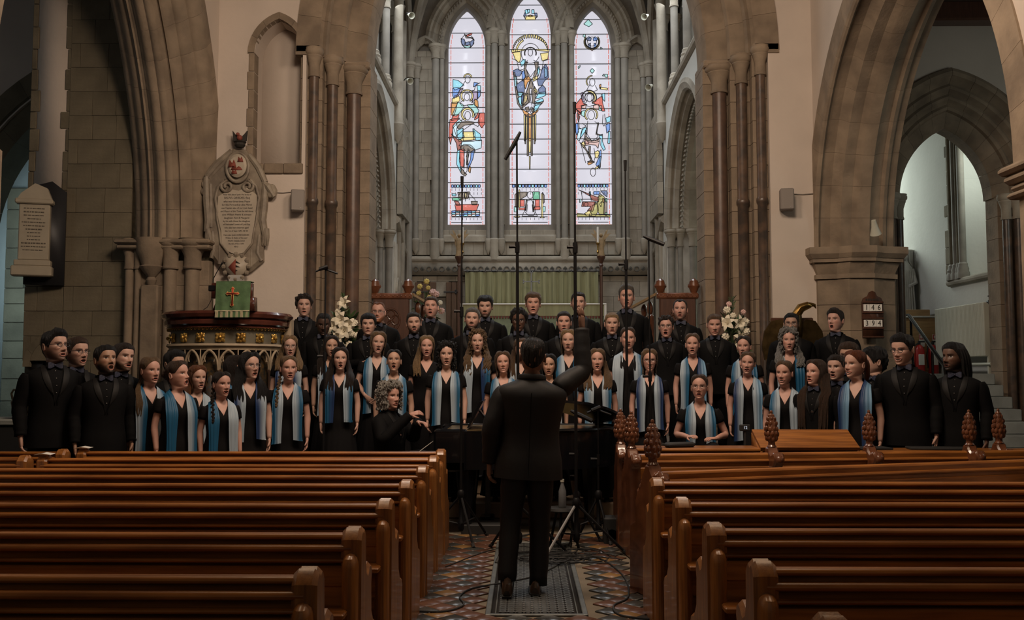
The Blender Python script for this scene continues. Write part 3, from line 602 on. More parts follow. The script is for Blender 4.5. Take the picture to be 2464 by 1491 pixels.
W1 = [('n', [(250,460),(285,470),(300,510),(280,545),(255,510)]), ('n', [(300,510),(350,498),(362,530),(310,542)]), ('t', [(285,552),(370,552),(355,572),(305,574)]), ('r', [(325,405),(385,385),(380,402),(330,427)]), ('n', [(365,505),(410,470),(410,520),(375,560)]), ('k', [(300,400),(340,440),(380,440),(410,470),(370,446),(318,446)]),
 ('y', ringpoly(335,965,40,55,0,180)), ('c', [(150,1000),(205,1010),(270,1060),(215,1095),(170,1115),(150,1080)]), ('b', [(145,1110),(200,1100),(230,1120),(200,1180),(160,1220),(145,1190)]), ('p', [(232,1120),(265,1110),(232,1170),(190,1212),(170,1195),(205,1180)]),
 ('b', [(420,1030),(470,1040),(440,1070),(415,1080)]), ('c', [(460,1070),(500,1075),(500,1138),(470,1128)]), ('b', [(465,1142),(500,1142),(495,1200),(465,1230)]), ('p', [(400,1150),(460,1160),(460,1240),(430,1240),(395,1280),(412,1210)]), ('y', ringpoly(325,1200,66,84,-60,240)),
 ('y', [(140,1240),(215,1210),(225,1260),(190,1290),(140,1290)]), ('o', [(130,1300),(195,1295),(172,1395),(150,1448),(125,1430)]), ('o', [(430,1250),(465,1270),(470,1340),(430,1320)]), ('t', [(210,1300),(260,1320),(275,1345),(240,1400),(190,1448),(150,1430),(180,1360)]), ('t', [(340,1330),(420,1320),(470,1390),(432,1465),(420,1420),(380,1370)]), ('y', ringpoly(335,1440,64,86,-30,250)),
 ('r', [(150,1452),(215,1450),(200,1500),(130,1512),(140,1475)]), ('r', [(440,1430),(490,1432),(470,1482),(430,1505)]), ('r', [(497,1440),(560,1440),(560,1560),(520,1600),(480,1545)])] + [(c, L_(p)) for c, p in [
 ('r', [(110,85),(215,72),(145,150),(132,265),(100,298),(95,180)]), ('r', [(97,302),(130,306),(112,380)]), ('dr', [(135,272),(200,330),(250,342),(240,440),(205,450),(190,370)]), ('pc', [(150,155),(215,85),(250,102),(192,182),(200,268),(152,268)]), ('c', [(205,220),(270,192),(275,280),(240,320),(207,290)]),
 ('y', [(280,240),(410,240),(415,318),(370,332),(237,340),(242,322),(300,300)]), ('k', [(205,120),(330,95),(400,110),(395,130),(300,140),(250,175),(225,180)]), ('c', [(412,200),(440,220),(495,262),(500,330),(450,330),(416,262)]), ('pc', [(290,362),(400,357),(495,342),(490,430),(420,450),(350,402),(252,405)]), ('r', [(237,470),(290,470),(280,662),(247,650)]),
 ('b', [(380,500),(420,482),(400,580),(352,688),(347,650),(376,580)]), ('c', [(205,502),(233,482),(228,600),(250,700),(245,728),(200,640)]), ('o', [(360,672),(378,692),(370,750),(350,730)]), ('k', [(250,690),(290,742),(320,770),(300,790),(260,762)]), ('k', [(258,435),(300,405),(370,415),(410,455),(420,480),(370,490),(345,470),(340,620),(325,625),(330,480),(275,470)]),
 ('k', [(222,1012),(350,1008),(332,1078),(240,1090)]), ('y', [(300,1020),(330,1022),(318,1072),(300,1070)]), ('g', [(150,1075),(235,1070),(240,1108),(150,1105)]), ('c', [(140,1025),(185,1028),(182,1048),(142,1048)]), ('r', [(200,1170),(455,1165),(430,1236),(215,1241)]), ('dr', [(172,1122),(215,1125),(240,1166),(196,1168)]), ('k', [(390,1125),(460,1125),(452,1162),(400,1162)])]
 + [(('b', 'c', 'pk', 'pc')[(k + j) % 4], [(135+k*52, 1246+j*24), (180+k*52, 1240+j*24), (178+k*52, 1260+j*24), (140+k*52, 1265+j*24)]) for k in range(7) for j in range(3)]]
W2 = [('y', [(265,165),(400,165),(385,208),(278,208)]), ('c', [(262,90),(285,80),(300,125),(270,130)]), ('c', [(350,85),(375,82),(378,125),(352,128)]), ('n', [(243,160),(262,120),(275,165),(265,190)]), ('n', [(395,190),(390,130),(415,130),(420,170)]), ('o', [(290,162),(330,150),(370,162),(330,172)]), ('c', [(295,80),(318,78),(318,118),(298,116)]),
 ] + [('y', [(330+165*cos(t)*1.36, 610-165*sin(t)), (330+205*cos(t-.03)*1.12, 610-205*sin(t-.03)), (330+205*cos(t+.06)*1.12, 610-205*sin(t+.06)), (330+165*cos(t+.05)*1.3, 610-165*sin(t+.05))]) for t in np.linspace(0.02, 3.08, 22)] + [('y', ringpoly(330,640,175,195,120,178)), ('y', [(100,600),(240,600),(235,612),(100,632)]), ('y', [(110,650),(190,640),(200,700),(180,760),(140,730)]), ('y', [(420,600),(560,600),(560,625),(425,612)]), ('y', [(470,660),(560,650),(550,720),(490,740)]), ('k', ringpoly(330,650,72,80,-20,200)), 
 ('c', [(205,770),(235,735),(260,738),(250,790),(215,812)]), ('n', [(112,880),(160,860),(215,890),(185,940),(130,940)]), ('c', [(120,960),(150,970),(145,1040),(150,1090),(125,1060)]), ('b', [(220,900),(250,880),(258,960),(230,1000)]), ('n', [(160,1060),(230,1010),(245,1080),(240,1150),(170,1145),(150,1100)]), ('c', [(165,1160),(225,1160),(210,1215),(170,1195)]), ('b', [(212,1210),(240,1180),(235,1260),(215,1300)]), ('c', [(165,1240),(205,1220),(215,1330),(180,1290)]), ('k', [(115,945),(130,940),(160,1060),(150,1090),(165,1160),(180,1290),(215,1335),(205,1345),(160,1280),(140,1150)]),
 ('c', [(420,850),(445,830),(450,880),(430,940)]), ('n', [(480,880),(520,820),(545,860),(555,960),(510,1000),(480,1050),(445,1050),(430,980),(460,960)]), ('c', [(515,840),(545,870),(550,940),(520,960)]), ('n', [(440,1120),(490,1075),(520,1110),(520,1160),(450,1165)]), ('c', [(410,1230),(440,1170),(520,1160),(515,1200),(440,1230)]), ('c', [(395,1280),(480,1240),(495,1270),(440,1290)]), ('c', [(375,1390),(400,1310),(470,1310),(440,1340),(400,1410)]), ('k', [(395,1300),(490,1280),(470,1308),(400,1325)]),
 ('k', [(255,790),(290,780),(270,850),(300,930),(280,960),(255,900)]), ('k', [(385,790),(430,780),(420,880),(390,960),(375,930),(400,860)]), ('o', [(255,980),(300,960),(330,1000),(290,1030),(270,1100),(255,1060)]), ('y', [(365,970),(415,950),(420,985),(370,1010)]), ('k', [(250,1170),(280,1170),(330,1040),(345,1040),(360,1120),(390,1170),(370,1280),(350,1280),(345,1120),(320,1120),(320,1260),(290,1290),(240,1330)]), ('y', [(255,1210),(290,1180),(280,1260),(240,1310)]), ('y', [(385,1090),(420,1150),(400,1170),(380,1150)]), ('o', [(240,1385),(300,1420),(330,1445),(400,1390),(415,1400),(370,1450),(320,1465),(265,1445)]), ('k', [(265,1360),(305,1350),(310,1400),(280,1400)]), ('k', [(350,1360),(380,1380),(370,1420),(345,1400)])] + [(c, L_(p)) for c, p in [
 ('y', [(245,40),(262,40),(262,320),(250,320)]), ('k', [(262,40),(272,40),(268,350),(258,350)]), ('k', [(290,50),(306,50),(304,490),(286,490)]), ('o', [(308,70),(340,70),(335,320),(308,320)]), ('y', [(308,330),(334,330),(330,480),(310,480)]), ('k', [(340,50),(355,50),(354,490),(338,490)]), ('k', [(374,40),(385,40),(388,350),(376,350)]), ('y', [(387,40),(402,40),(398,320),(389,320)]), ('y', [(272,60),(288,60),(288,300),(274,300)]), ('y', [(357,60),(373,60),(374,300),(358,300)]), ('y', [(314,560),(327,560),(324,700),(316,700)]),
 ('k', [(130,1050),(165,1020),(170,1180),(135,1180)]), ('y', [(178,995),(190,995),(190,1185),(178,1185)]), ('g', [(365,1010),(440,1010),(440,1090),(370,1095)]), ('k', [(195,1010),(280,1010),(270,1050),(200,1090)]), ('r', [(200,1110),(245,1110),(245,1180),(200,1180)]), ('r', [(395,1108),(440,1108),(440,1185),(395,1185)]), ('r', [(185,1210),(265,1205),(260,1230),(185,1228)]), ('r', [(375,1200),(445,1195),(445,1225),(375,1228)]), ('y', [(472,1060),(488,1060),(488,1300),(505,1312),(455,1314),(472,1300)]), ('t', [(120,1195),(145,1195),(145,1250),(120,1250)]), ('t', [(490,1195),(518,1195),(515,1250),(492,1250)]), ('k', [(485,1020),(505,1050),(505,1130),(490,1140)]), ('y', [(130,1310),(180,1308),(180,1325),(132,1326)]), ('k', [(270,1120),(285,1118),(270,1230),(262,1230)]), ('k', [(358,1130),(370,1130),(375,1240),(364,1240)])]]
W3 = [('t', [(265,220),(310,270),(270,300),(215,270)]), ('t', [(205,405),(225,415),(215,445),(195,430)]), ('t', [(425,575),(445,590),(425,600)]), ('t', [(312,855),(338,880),(312,910),(288,882)]), ('t', [(480,930),(510,930),(510,965),(480,960)]), ('t', [(445,945),(465,925),(465,950)]), ('t', [(130,830),(155,815),(150,835),(135,850)]), ('n', [(245,465),(270,440),(298,460),(290,488),(255,485)]), ('b', [(330,465),(352,442),(382,465),(368,488),(335,486)]), ('r', [(285,590),(340,590),(312,618)]), ('n', [(262,540),(290,525),(290,575),(270,575)]), ('b', [(340,530),(362,530),(362,575),(340,580)]), ('y', ringpoly(310,505,96,106,140,400)), ('k', ringpoly(312,500,84,92,150,390)),
 ('y', ringpoly(312,1020,68,80,90,220)), ('o', [(405,1070),(425,1060),(420,1110),(408,1100)]), ('y', [(425,1095),(505,1110),(500,1130),(420,1118)]), ('y', ringpoly(270,1230,72,90,-60,100)), ('k', ringpoly(270,1230,92,99,-30,200)), ('k', ringpoly(272,1225,55,60,-60,240)), ('c', [(430,1200),(470,1180),(470,1270),(445,1240)]), ('p', [(165,1180),(185,1170),(205,1280),(180,1260)]), ('r', [(105,1320),(165,1250),(190,1310),(230,1320),(170,1340),(160,1420),(110,1370)]), ('r', [(325,1300),(440,1225),(440,1300),(465,1390),(435,1390),(400,1330)]), ('pk', [(170,1335),(225,1325),(220,1365),(180,1360)]), ('pk', [(330,1335),(390,1325),(390,1380),(330,1375)]), ('t', [(175,1410),(215,1400),(200,1470),(170,1450)]), ('t', [(400,1340),(430,1340),(430,1395),(400,1390)]), ('y', ringpoly(295,1450,72,88,-40,230)), ('r', [(110,1385),(160,1430),(150,1445),(130,1440)])] + [(c, L_(p)) for c, p in [
 ('dr', [(120,0),(145,40),(130,100),(120,60)]), ('b', [(95,140),(120,130),(125,230),(105,260),(95,220)]), ('pc', [(135,205),(175,210),(150,300),(140,340),(112,310)]), ('c', [(490,60),(540,40),(540,100),(500,110)]), ('b', [(490,150),(535,130),(535,200),(500,240)]), ('c', [(520,250),(540,240),(535,370),(512,370)]), ('c', [(400,300),(440,280),(440,360),(470,440),(450,455),(420,400),(425,340)]), ('c', [(185,190),(225,185),(220,220),(160,300),(165,250)]),
 ('y', [(165,385),(205,360),(215,400),(195,435)]), ('pk', [(225,335),(300,360),(380,335),(385,360),(370,435),(345,400),(290,395),(225,405)]), ('dr', [(225,340),(260,350),(260,380),(228,385)]), ('y', [(345,500),(380,480),(395,510),(375,560),(350,560)]), ('b', [(400,500),(418,480),(420,560),(400,680),(360,640),(395,560)]), ('c', [(400,570),(416,560),(410,680),(395,685)]), ('k', [(160,390),(215,430),(260,520),(300,590),(280,585),(230,480)]), ('k', [(265,435),(285,435),(280,520),(300,580),(285,560),(268,510)]), ('o', [(250,640),(270,615),(315,622),(300,640),(262,655)]), ('k', [(248,620),(280,605),(330,620),(315,628),(262,622)]), ('y', [(345,700),(385,668),(380,695),(350,712)]), ('k', [(235,230),(245,300),(300,340),(360,345),(380,310),(380,350),(330,365),(260,355),(225,310)]), ('k', [(385,130),(395,140),(370,250),(430,265),(430,275),(362,258)]),
 ('dr', [(165,995),(330,1060),(375,1075),(370,1120),(300,1100),(280,1060)]), ('b', [(330,1000),(390,1000),(385,1035),(330,1035)]), ('n', [(420,995),(490,995),(490,1060),(460,1040)]), ('t', [(140,1100),(160,1100),(155,1130),(140,1135)]), ('c', [(265,1005),(282,1005),(282,1045),(268,1045)]), ('dr', [(190,1140),(330,1140),(300,1240),(240,1235),(280,1190),(180,1190)]), ('ol', [(385,1080),(420,1060),(455,1090),(445,1270),(400,1275),(375,1220)]), ('ol', [(310,1190),(365,1150),(372,1240),(340,1300),(270,1300),(295,1240)]), ('o', [(440,1090),(455,1095),(450,1140),(438,1130)]), ('g', [(475,1090),(492,1090),(492,1130),(478,1130)]), ('ol', [(140,1280),(230,1290),(490,1300),(490,1322),(140,1320)]), ('y', [(205,1285),(270,1240),(290,1300),(240,1305)]), ('y', [(402,1160),(425,1130),(415,1190)]), ('k', [(460,1130),(492,1140),(490,1280),(455,1270)]), ('g', [(470,1270),(492,1270),(490,1300),(470,1300)])]]
def crenels(u0, u1):
    n = 11; w = (u1 - u0) / n
    return [(('b', 'n', 'c', 'b', 'n', 'b', 'c')[k % 7], L_([(u0 + k*w, 912), (u0 + k*w + w*0.66, 912), (u0 + k*w + w*0.66, 938), (u0 + k*w + w*0.33, 944), (u0 + k*w, 938)])) for k in range(n)]
WIN = [(LANC[0], 1060, W1 + crenels(130, 512), (110, 540), 190), (LANC[1], 1215, W2 + crenels(95, 552), (90, 562), 20), (LANC[2], 1370, W3 + crenels(120, 520), (100, 526), 212)]
def grow(poly, k):
    if len(poly) > 20: return poly
    cx = sum(p[0] for p in poly)/len(poly); cy = sum(p[1] for p in poly)/len(poly)
    return [(cx + (x - cx)*k, cy + (y - cy)*k) for x, y in poly]
# painted contour lines of the figures (leads): polylines in the same window units
def circ(cx, cy, rx, ry, a0=0, a1=360, n=12): return [(cx + rx*cos(radians(a0 + (a1-a0)*k/n)), cy - ry*sin(radians(a0 + (a1-a0)*k/n))) for k in range(n + 1)]
S1 = [circ(330, 490, 85, 88), circ(333, 990, 34, 45), [(300,1010),(270,1060),(230,1110),(330,1140),(420,1130),(440,1060),(500,1030)], circ(325, 1215, 36, 48), [(290,1250),(230,1290),(260,1330),(340,1320),(400,1320),(420,1290),(365,1250)], circ(335, 1455, 38, 55), [(300,1490),(210,1540),(150,1610),(190,1720),(270,1650),(400,1560),(470,1600),(490,1550),(470,1440)], [(275,1620),(270,1700),(280,1780),(410,1770),(420,1620)], [(285,1860),(290,1990),(300,2060),(285,2170),(300,2210),(330,2170),(330,2060),(350,1980),(360,1900),(340,1880),(320,1990)], [(220,2480),(260,2440),(350,2450),(430,2530),(440,2560)], [(300,2450),(310,2560)], [(350,2460),(360,2540)]]
S2 = [circ(330, 640, 30, 48), circ(330, 650, 120, 130, 20, 340, 20), [(90,720),(150,740),(180,870),(240,860),(270,780),(290,740)], [(580,730),(500,750),(480,870),(440,860),(420,760),(370,740)], [(270,850),(330,960),(400,860)], [(330,980),(300,1080),(270,1170),(310,1280)], [(340,980),(380,1090),(420,1180)], [(350,1100),(330,1250),(350,1330)], [(230,1330),(320,1290),(380,1300),(370,1380)], circ(345, 1390, 18, 45), circ(325, 2480, 40, 45), [(270,2560),(250,2690),(300,2740),(370,2740),(395,2680),(360,2560),(330,2540),(270,2560)], [(290,2600),(280,2700)], [(350,2600),(360,2700)], [(240,2700),(220,2750),(420,2750),(390,2700)]]
S3 = [circ(312, 500, 60, 60), circ(312, 1030, 36, 52), [(280,1060),(240,1130),(330,1150),(380,1130),(350,1070)], circ(275, 1230, 34, 55), [(250,1270),(200,1320),(270,1345),(350,1320),(300,1270)], circ(295, 1455, 46, 60), [(180,1560),(230,1600),(240,1640),(230,1720),(160,1830),(220,2070)], [(250,1530),(240,1700),(300,1790),(380,1740),(370,1680),(390,1570),(340,1540)], [(130,1440),(140,1620),(190,1640),(240,1570)], [(450,1450),(440,1560),(460,1600),(480,1560),(470,1440)], [(265,1870),(250,1910),(280,2000),(300,2030)], [(330,1880),(345,1990),(325,2060)], circ(315, 2190, 34, 55), [(160,2430),(190,2620)], [(270,2440),(290,2560)], circ(225, 2600, 24, 28), circ(405, 2485, 16, 18), circ(345, 2590, 16, 16)]
STROKES = [S1, S2, S3]
YG = 21.74
for wi, ((uc, a, s, sp, R), ox, pieces, (bl, br), v0) in enumerate(WIN):
    cx_fix = 0.0
    U = lambda u: GXp(ox + u / 5.325); V = lambda v: GZp(v / 5.325)
    root = empty('window_%d' % (wi + 1), (0, 0, 0)); tag(root, kind='structure', label=('tall lancet window with ship panel below, left of the crowned window', 'tallest middle lancet window with crowned figure in yellow rays', 'tall lancet window with red-winged figure, right of the crowned window')[wi])
    def half(z):
        if z <= sp: return a
        q = R*R - (z - sp)**2; return max(0.0, sqrt(max(0, q)) - (R - a))
    bars = [V(v0 + 193.6*k) for k in range(-1, 15)]; top = sp + sqrt(R*R - (R - a)**2)
    lev = sorted([s] + [z for z in bars if s + 0.05 < z < top - 0.1] + [top - 0.005])
    for k in range(len(lev) - 1):
        z0, z1 = lev[k] + 0.006, lev[k+1] - 0.006
        zs = np.linspace(z0, z1, 7)
        poly = [(uc - half(z), z) for z in zs] + [(uc + half(z), z) for z in reversed(zs)]
        part('pane', GL['w'], root, lambda b: b.prism(poly, lambda p, q, d: (p, YG + d, q), 0, 0.012), False)
        if k: part('saddle_bar', LEAD, root, lambda b: b.tube([(uc - half(lev[k]), YG - 0.03, lev[k]), (uc + half(lev[k]), YG - 0.03, lev[k])], 0.0065, 6))
    pieces = [(c, grow(p, 1.22)) for c, p in pieces]
    for c, poly in pieces:
        P = [(U(u), V(v)) for u, v in poly]; P = [(uc + max(-half(z) + .02, min(half(z) - .02, x - uc)), z) for x, z in P]
        part('glass_piece', GL[c], root, lambda b: b.prism(P, lambda p, q, d: (p, YG - 0.016 + d, q), 0, 0.008), False)
    b = MB()
    for c, poly in pieces:      # leading round each coloured piece
        P = [(U(u), V(v)) for u, v in poly]; P = [(uc + max(-half(z) + .02, min(half(z) - .02, x - uc)), z) for x, z in P]
        for (p, q) in zip(P, P[1:] + P[:1]):
            if abs(p[0]-q[0]) + abs(p[1]-q[1]) > 0.01: b.tube([(p[0], YG - 0.018, p[1]), (q[0], YG - 0.018, q[1])], 0.0075, 4)
    for line in STROKES[wi]:
        P = [(U(u), V(v)) for u, v in line]
        for p, q in zip(P, P[1:]): b.tube([(p[0], YG - 0.02, p[1]), (q[0], YG - 0.02, q[1])], 0.007, 4)
    for k in range(9):
        for zz in (955, 1005, 1330): xq = uc - a + 0.09 + k*(2*a - 0.18)/8; b.tube([(xq, YG - 0.016, V(zz + 1438)), (xq, YG - 0.016, V(zz + 1468))], 0.0045, 4)
    b.build('leading', LEAD, root, smooth=False)
    for sd, ub in ((-1, bl), (1, br)):   # red border strips and beaded white edge
        b = MB(); x = uc + sd * (a - 0.055); z = s + 0.02
        while z < sp + 0.3:
            xo = uc + sd * (half(z) - 0.055); b.box(xo - 0.008, xo + 0.008, YG - 0.012, YG - 0.004, z, z + 0.10); z += 0.125
        b.build('border_strip', GL['r'], root, smooth=False)
    b = MB()
    for k in range(9): b.box(uc - a + 0.06 + k*0.09, uc - a + 0.06 + k*0.09 + 0.075, YG - 0.012, YG - 0.004, s + 0.02, s + 0.045)
    b.build('border_strip', GL['pk'], root, smooth=False)
    for (x0, x1, zz) in ((130, 510, 1320), (130, 510, 1390)):
        part('saddle_bar', LEAD, root, lambda b: b.tube([(uc - a + 0.08, YG - 0.02, V(zz + 1438)), (uc + a - 0.08, YG - 0.02, V(zz + 1438))], 0.008, 5))
# ---- things at the east end -------------------------------------------------
def in_poly(): pass
for (x0, x1) in ((-2.46, -1.98), (-1.76, -1.40)):
    d = empty('door_%d' % (1 if x0 < -2 else 2), (0, 0, 0)); tag(d, kind='structure')
    n = 3
    for k in range(n): part('plank', M['door_wood'], d, lambda b: b.cbox(x0 + (x1-x0)*k/n + 0.004, x0 + (x1-x0)*(k+1)/n - 0.004, 21.34, 21.40, 1.95, 3.58, 0.006))
    for z in (3.36, 2.3):
        part('strap_hinge', M['iron'], d, lambda b: [b.cbox(x0 - 0.05, x1 - 0.12, 21.325, 21.345, z - 0.015, z + 0.015, 0.004), b.ball((x1 - 0.14, 21.335, z + 0.03), 0.025, 8, 5), b.ball((x1 - 0.14, 21.335, z - 0.03), 0.025, 8, 5), b.ball((x1 - 0.1, 21.335, z), 0.025, 8, 5)])
# curtain behind the altar, hung on a rail by rings
cu = empty('altar_curtain', (0.15, 21.2, 1.99)); tag(cu, 'olive green pleated curtain hanging behind the altar', 'curtain')
b = MB(); G = []
for z in np.linspace(0.0, 1.80, 10):
    G.append([(-1.47 + 2.96*k/150, 0.05*sin(k*0.62 + 0.5*sin(k*0.11)) + 0.02*sin(k*1.7) * (1.9 - z) - 0.0, z) for k in range(151)])
b.grid(G); b.grid([[(x, y + 0.02, z) for x, y, z in r] for r in G]); b.build('cloth', M['olive_cloth'], cu)
part('curtain_rail', M['steel'], cu, lambda b: b.tube([(-1.5, 0, 1.84), (1.5, 0, 1.84)], 0.012, 8))
for k in range(22): part('ring', M['iron'], cu, lambda b: b.cbox(-1.44 + k*0.137, -1.42 + k*0.137, -0.012, 0.012, 1.80, 1.855, 0.004))
al = empty('altar', (0.19, 20.6, 1.99)); tag(al, 'long altar with pale green frontal and white top cloth', 'altar')
part('frontal', M['altar_cloth'], al, lambda b: b.cbox(-1.52, 1.52, -0.35, 0.35, 0.0, 1.0, 0.01))
part('top_cloth', M['paper'], al, lambda b: [b.cbox(-1.55, 1.55, -0.38, 0.38, 1.0, 1.03, 0.008), b.cbox(1.5, 1.55, -0.375, 0.375, 0.35, 1.01, 0.006), b.cbox(-1.55, -1.5, -0.375, 0.375, 0.35, 1.01, 0.006)])
part('fringe', mat('faded_red_fringe', (0.14, 0.04, 0.03), 0.9), al, lambda b: [b.cbox(-1.45 + k*0.06, -1.41 + k*0.06, -0.365, -0.35, 0.71, 0.76, 0.005) for k in range(49)])
part('frontal_band', M['olive_cloth'], al, lambda b: b.cbox(-1.5, 1.5, -0.362, -0.35, 0.76, 1.0, 0.004))
# altar cross
cr = empty('altar_cross', (0.15, 20.75, 3.02)); tag(cr, 'slender pale metal cross standing on the altar', 'cross')
part('upright', M['steel'], cr, lambda b: [b.lathe([(0.07, 0.0), (0.06, 0.03), (0.012, 0.06), (0.012, 0.2)], 10), b.cbox(-0.014, 0.014, -0.01, 0.01, 0.05, 0.72, 0.004)])
part('arms', M['steel'], cr, lambda b: [b.cbox(-0.17, 0.17, -0.01, 0.01, 0.50, 0.525, 0.004)] + [b.ball((sx*0.17, 0, 0.512 + dz), 0.02, 6, 4) for sx in (-1, 1) for dz in (-0.025, 0.025)] + [b.ball((dx, 0, 0.72), 0.02, 6, 4) for dx in (-0.025, 0.025)])
# riddel posts with gilded angels and candles
def angel_post(x, flip):
    t = empty('riddel_post', (x, 20.1, 1.99)); tag(t, 'dark post topped by a gilded winged angel holding a candle, %s the altar' % ('left of' if flip > 0 else 'right of'), 'post')
    part('pole', M['wood_dark'], t, lambda b: b.lathe([(0.08, 0), (0.08, 0.08), (0.032, 0.12), (0.032, 1.80), (0.05, 1.82), (0.03, 1.86), (0.06, 1.93), (0.09, 1.99), (0.09, 2.02)], 10))
    a = empty('angel', (0, 0, 2.02), 0, t)
    part('robe', M['gilt_wood'], a, lambda b: [b.lathe([(0.085, 0), (0.07, 0.06), (0.06, 0.2), (0.065, 0.33), (0.05, 0.38), (0.025, 0.40)], 12, sx=1, sy=0.8), b.ball((0.0, -0.01, 0.44), 0.042, 10, 7)])
    part('arm', M['gilt_wood'], a, lambda b: b.tube([(0.05*flip, -0.02, 0.33), (0.09*flip, -0.06, 0.26), (0.075*flip, -0.1, 0.32)], [0.022, 0.018, 0.014], 8))
    for sd in (-1, 1):
        part('wing', M['gilt_wood'], a, lambda b: b.prism([(0.02, 0.22), (0.05, 0.42), (0.10, 0.52), (0.17, 0.60), (0.12, 0.44), (0.10, 0.28), (0.06, 0.12)], lambda p, q, d: (sd*p*0.95, 0.05 + d + p*0.15, q), 0, 0.018))
        part('wing', M['gilt_wood'], a, lambda b: b.prism([(0.05, 0.40), (0.12, 0.47), (0.21, 0.49), (0.13, 0.40), (0.06, 0.33)], lambda p, q, d: (sd*p, 0.03 + d, q), 0, 0.018))
    part('candle', M['paper'], t, lambda b: b.lathe([(0.022, 2.28), (0.022, 2.62), (0.004, 2.63)], 8, (0.075*flip, -0.1, 0)))
    part('candle_holder', M['brass'], t, lambda b: b.lathe([(0.012, 2.06), (0.03, 2.1), (0.012, 2.14), (0.015, 2.24), (0.04, 2.27), (0.04, 2.29)], 8, (0.075*flip, -0.1, 0)))
angel_post(-1.38, 1); angel_post(1.62, -1)
# ================================================================== PEWS
def bevel_prism(b, poly, x0, x1, bv, ctr=(0.12, 0.45)):
    ins = []
    n = len(poly)
    for i, (y, z) in enumerate(poly):       # inset along the averaged edge normals
        py, pz = poly[i-1]; ny, nz = poly[(i+1) % n]
        e1 = np.array([y-py, z-pz]); e2 = np.array([ny-y, nz-z]); e1 /= np.linalg.norm(e1)+1e-9; e2 /= np.linalg.norm(e2)+1e-9
        nn = np.array([-(e1[1]+e2[1]), e1[0]+e2[0]]); nn /= np.linalg.norm(nn)+1e-9
        ins.append((y - nn[0]*bv*-SGN, z - nn[1]*bv*-SGN))
    b.loft([[(x0, y, z) for y, z in ins], [(x0 + bv, y, z) for y, z in poly], [(x1 - bv, y, z) for y, z in poly], [(x1, y, z) for y, z in ins]])
SGN = -1
END = [(-0.06, 0.0), (-0.06, 0.845), (-0.035, 0.875), (-0.01, 0.888), (0.01, 0.876), (0.03, 0.888), (0.055, 0.875), (0.08, 0.845), (0.085, 0.74), (0.10, 0.69), (0.13, 0.675), (0.16, 0.70), (0.20, 0.71), (0.235, 0.69), (0.245, 0.65), (0.23, 0.61), (0.24, 0.50), (0.30, 0.44), (0.38, 0.42), (0.41, 0.38), (0.40, 0.0)]
_b = MB(); bevel_prism(_b, END, -0.042, 0.042, 0.016); _b.loft([[(0.034*k*cos(q), -0.062 - 0.062*k*max(0, -sin(q)) if sin(q) < 0 else -0.05, z) for q in np.linspace(0, 2*pi, 17)[:-1]] for z, k in ((0, 1), (0.735, 1), (0.755, 0.96), (0.775, 0.80), (0.787, 0.5), (0.792, 0.12))]); END_ME = _b.mesh('bench_end', M['wood_end'], sharp=28)
def rail(b, x0, x1, y, z, ry, rz, n=10):
    b.loft([[(x, y + ry*cos(2*pi*k/n), z + rz*sin(2*pi*k/n)) for k in range(n)] for x in (x0, x1)])
def make_pew(x0, x1):
    """back seen from behind: three moulded rails above a plain panel; x0 < x1"""
    t = empty('church_pew')
    part('top_rail', M['wood'], t, lambda b: rail(b, x0, x1, -0.008, 0.852, 0.028, 0.015, 14))
    part('middle_rail', M['wood'], t, lambda b: rail(b, x0, x1, -0.036, 0.808, 0.026, 0.016, 14))
    part('lower_rail', M['wood'], t, lambda b: rail(b, x0, x1, -0.046, 0.760, 0.018, 0.010, 12))
    part('back_panel', M['wood'], t, lambda b: [b.cbox(x0, x1, 0.004, 0.022, 0.30, 0.845, 0.004), b.cbox(x0, x1, -0.050, 0.01, 0.40, 0.735, 0.006), b.cbox(x0, x1, -0.060, -0.03, 0.655, 0.738, 0.006)], sharp=30)
    part('seat', M['wood'], t, lambda b: b.cbox(x0, x1, 0.0, 0.40, 0.40, 0.435, 0.01))
    part('book_ledge', M['wood'], t, lambda b: b.cbox(x0, x1, -0.20, -0.05, 0.555, 0.58, 0.006))
    part('bottom_board', M['wood'], t, lambda b: b.cbox(x0, x1, -0.05, 0.0, 0.03, 0.30, 0.006))
    inst('bench_end', END_ME, t, (x0, 0, 0)); inst('bench_end', END_ME, t, (x1, 0, 0))
    return t
ordn = ['nearest the camera', 'second row from the camera', 'third row from the camera', 'fourth row from the camera', 'fifth row from the camera', 'sixth row from the camera', 'front row facing the choir']
pew_l = make_pew(-3.76, -0.71); yl = [3.17, 4.01, 4.91, 5.79, 6.70, 7.50, 8.16]
for i, y in enumerate(yl):
    t = pew_l if i == 0 else copy_tree(pew_l)
    t.location = (0, y, 0); tag(t, 'varnished oak pew left of the aisle, %s' % ordn[i], 'pew', 'pews left of the aisle')
pew_r = make_pew(0.81, 4.35); yr = [2.58, 3.32, 4.14, 4.98, 5.92]
ordr = ['nearest the camera', 'second row from the camera', 'third row from the camera', 'fourth row from the camera', 'last plain one before the carved stalls']
for i, y in enumerate(yr):
    t = pew_r if i == 0 else copy_tree(pew_r)
    t.location = (0, y, 0); tag(t, 'varnished oak pew right of the aisle, %s' % ordr[i], 'pew', 'pews right of the aisle')
for i, y in enumerate((7.50, 8.12)):
    t = make_pew(-6.6, -3.92); t.location = (0, y, 0); tag(t, 'dark oak pew end at the far left edge, %s' % ('nearer the camera' if i == 0 else 'nearer the far wall'), 'pew', 'pews in the north aisle')
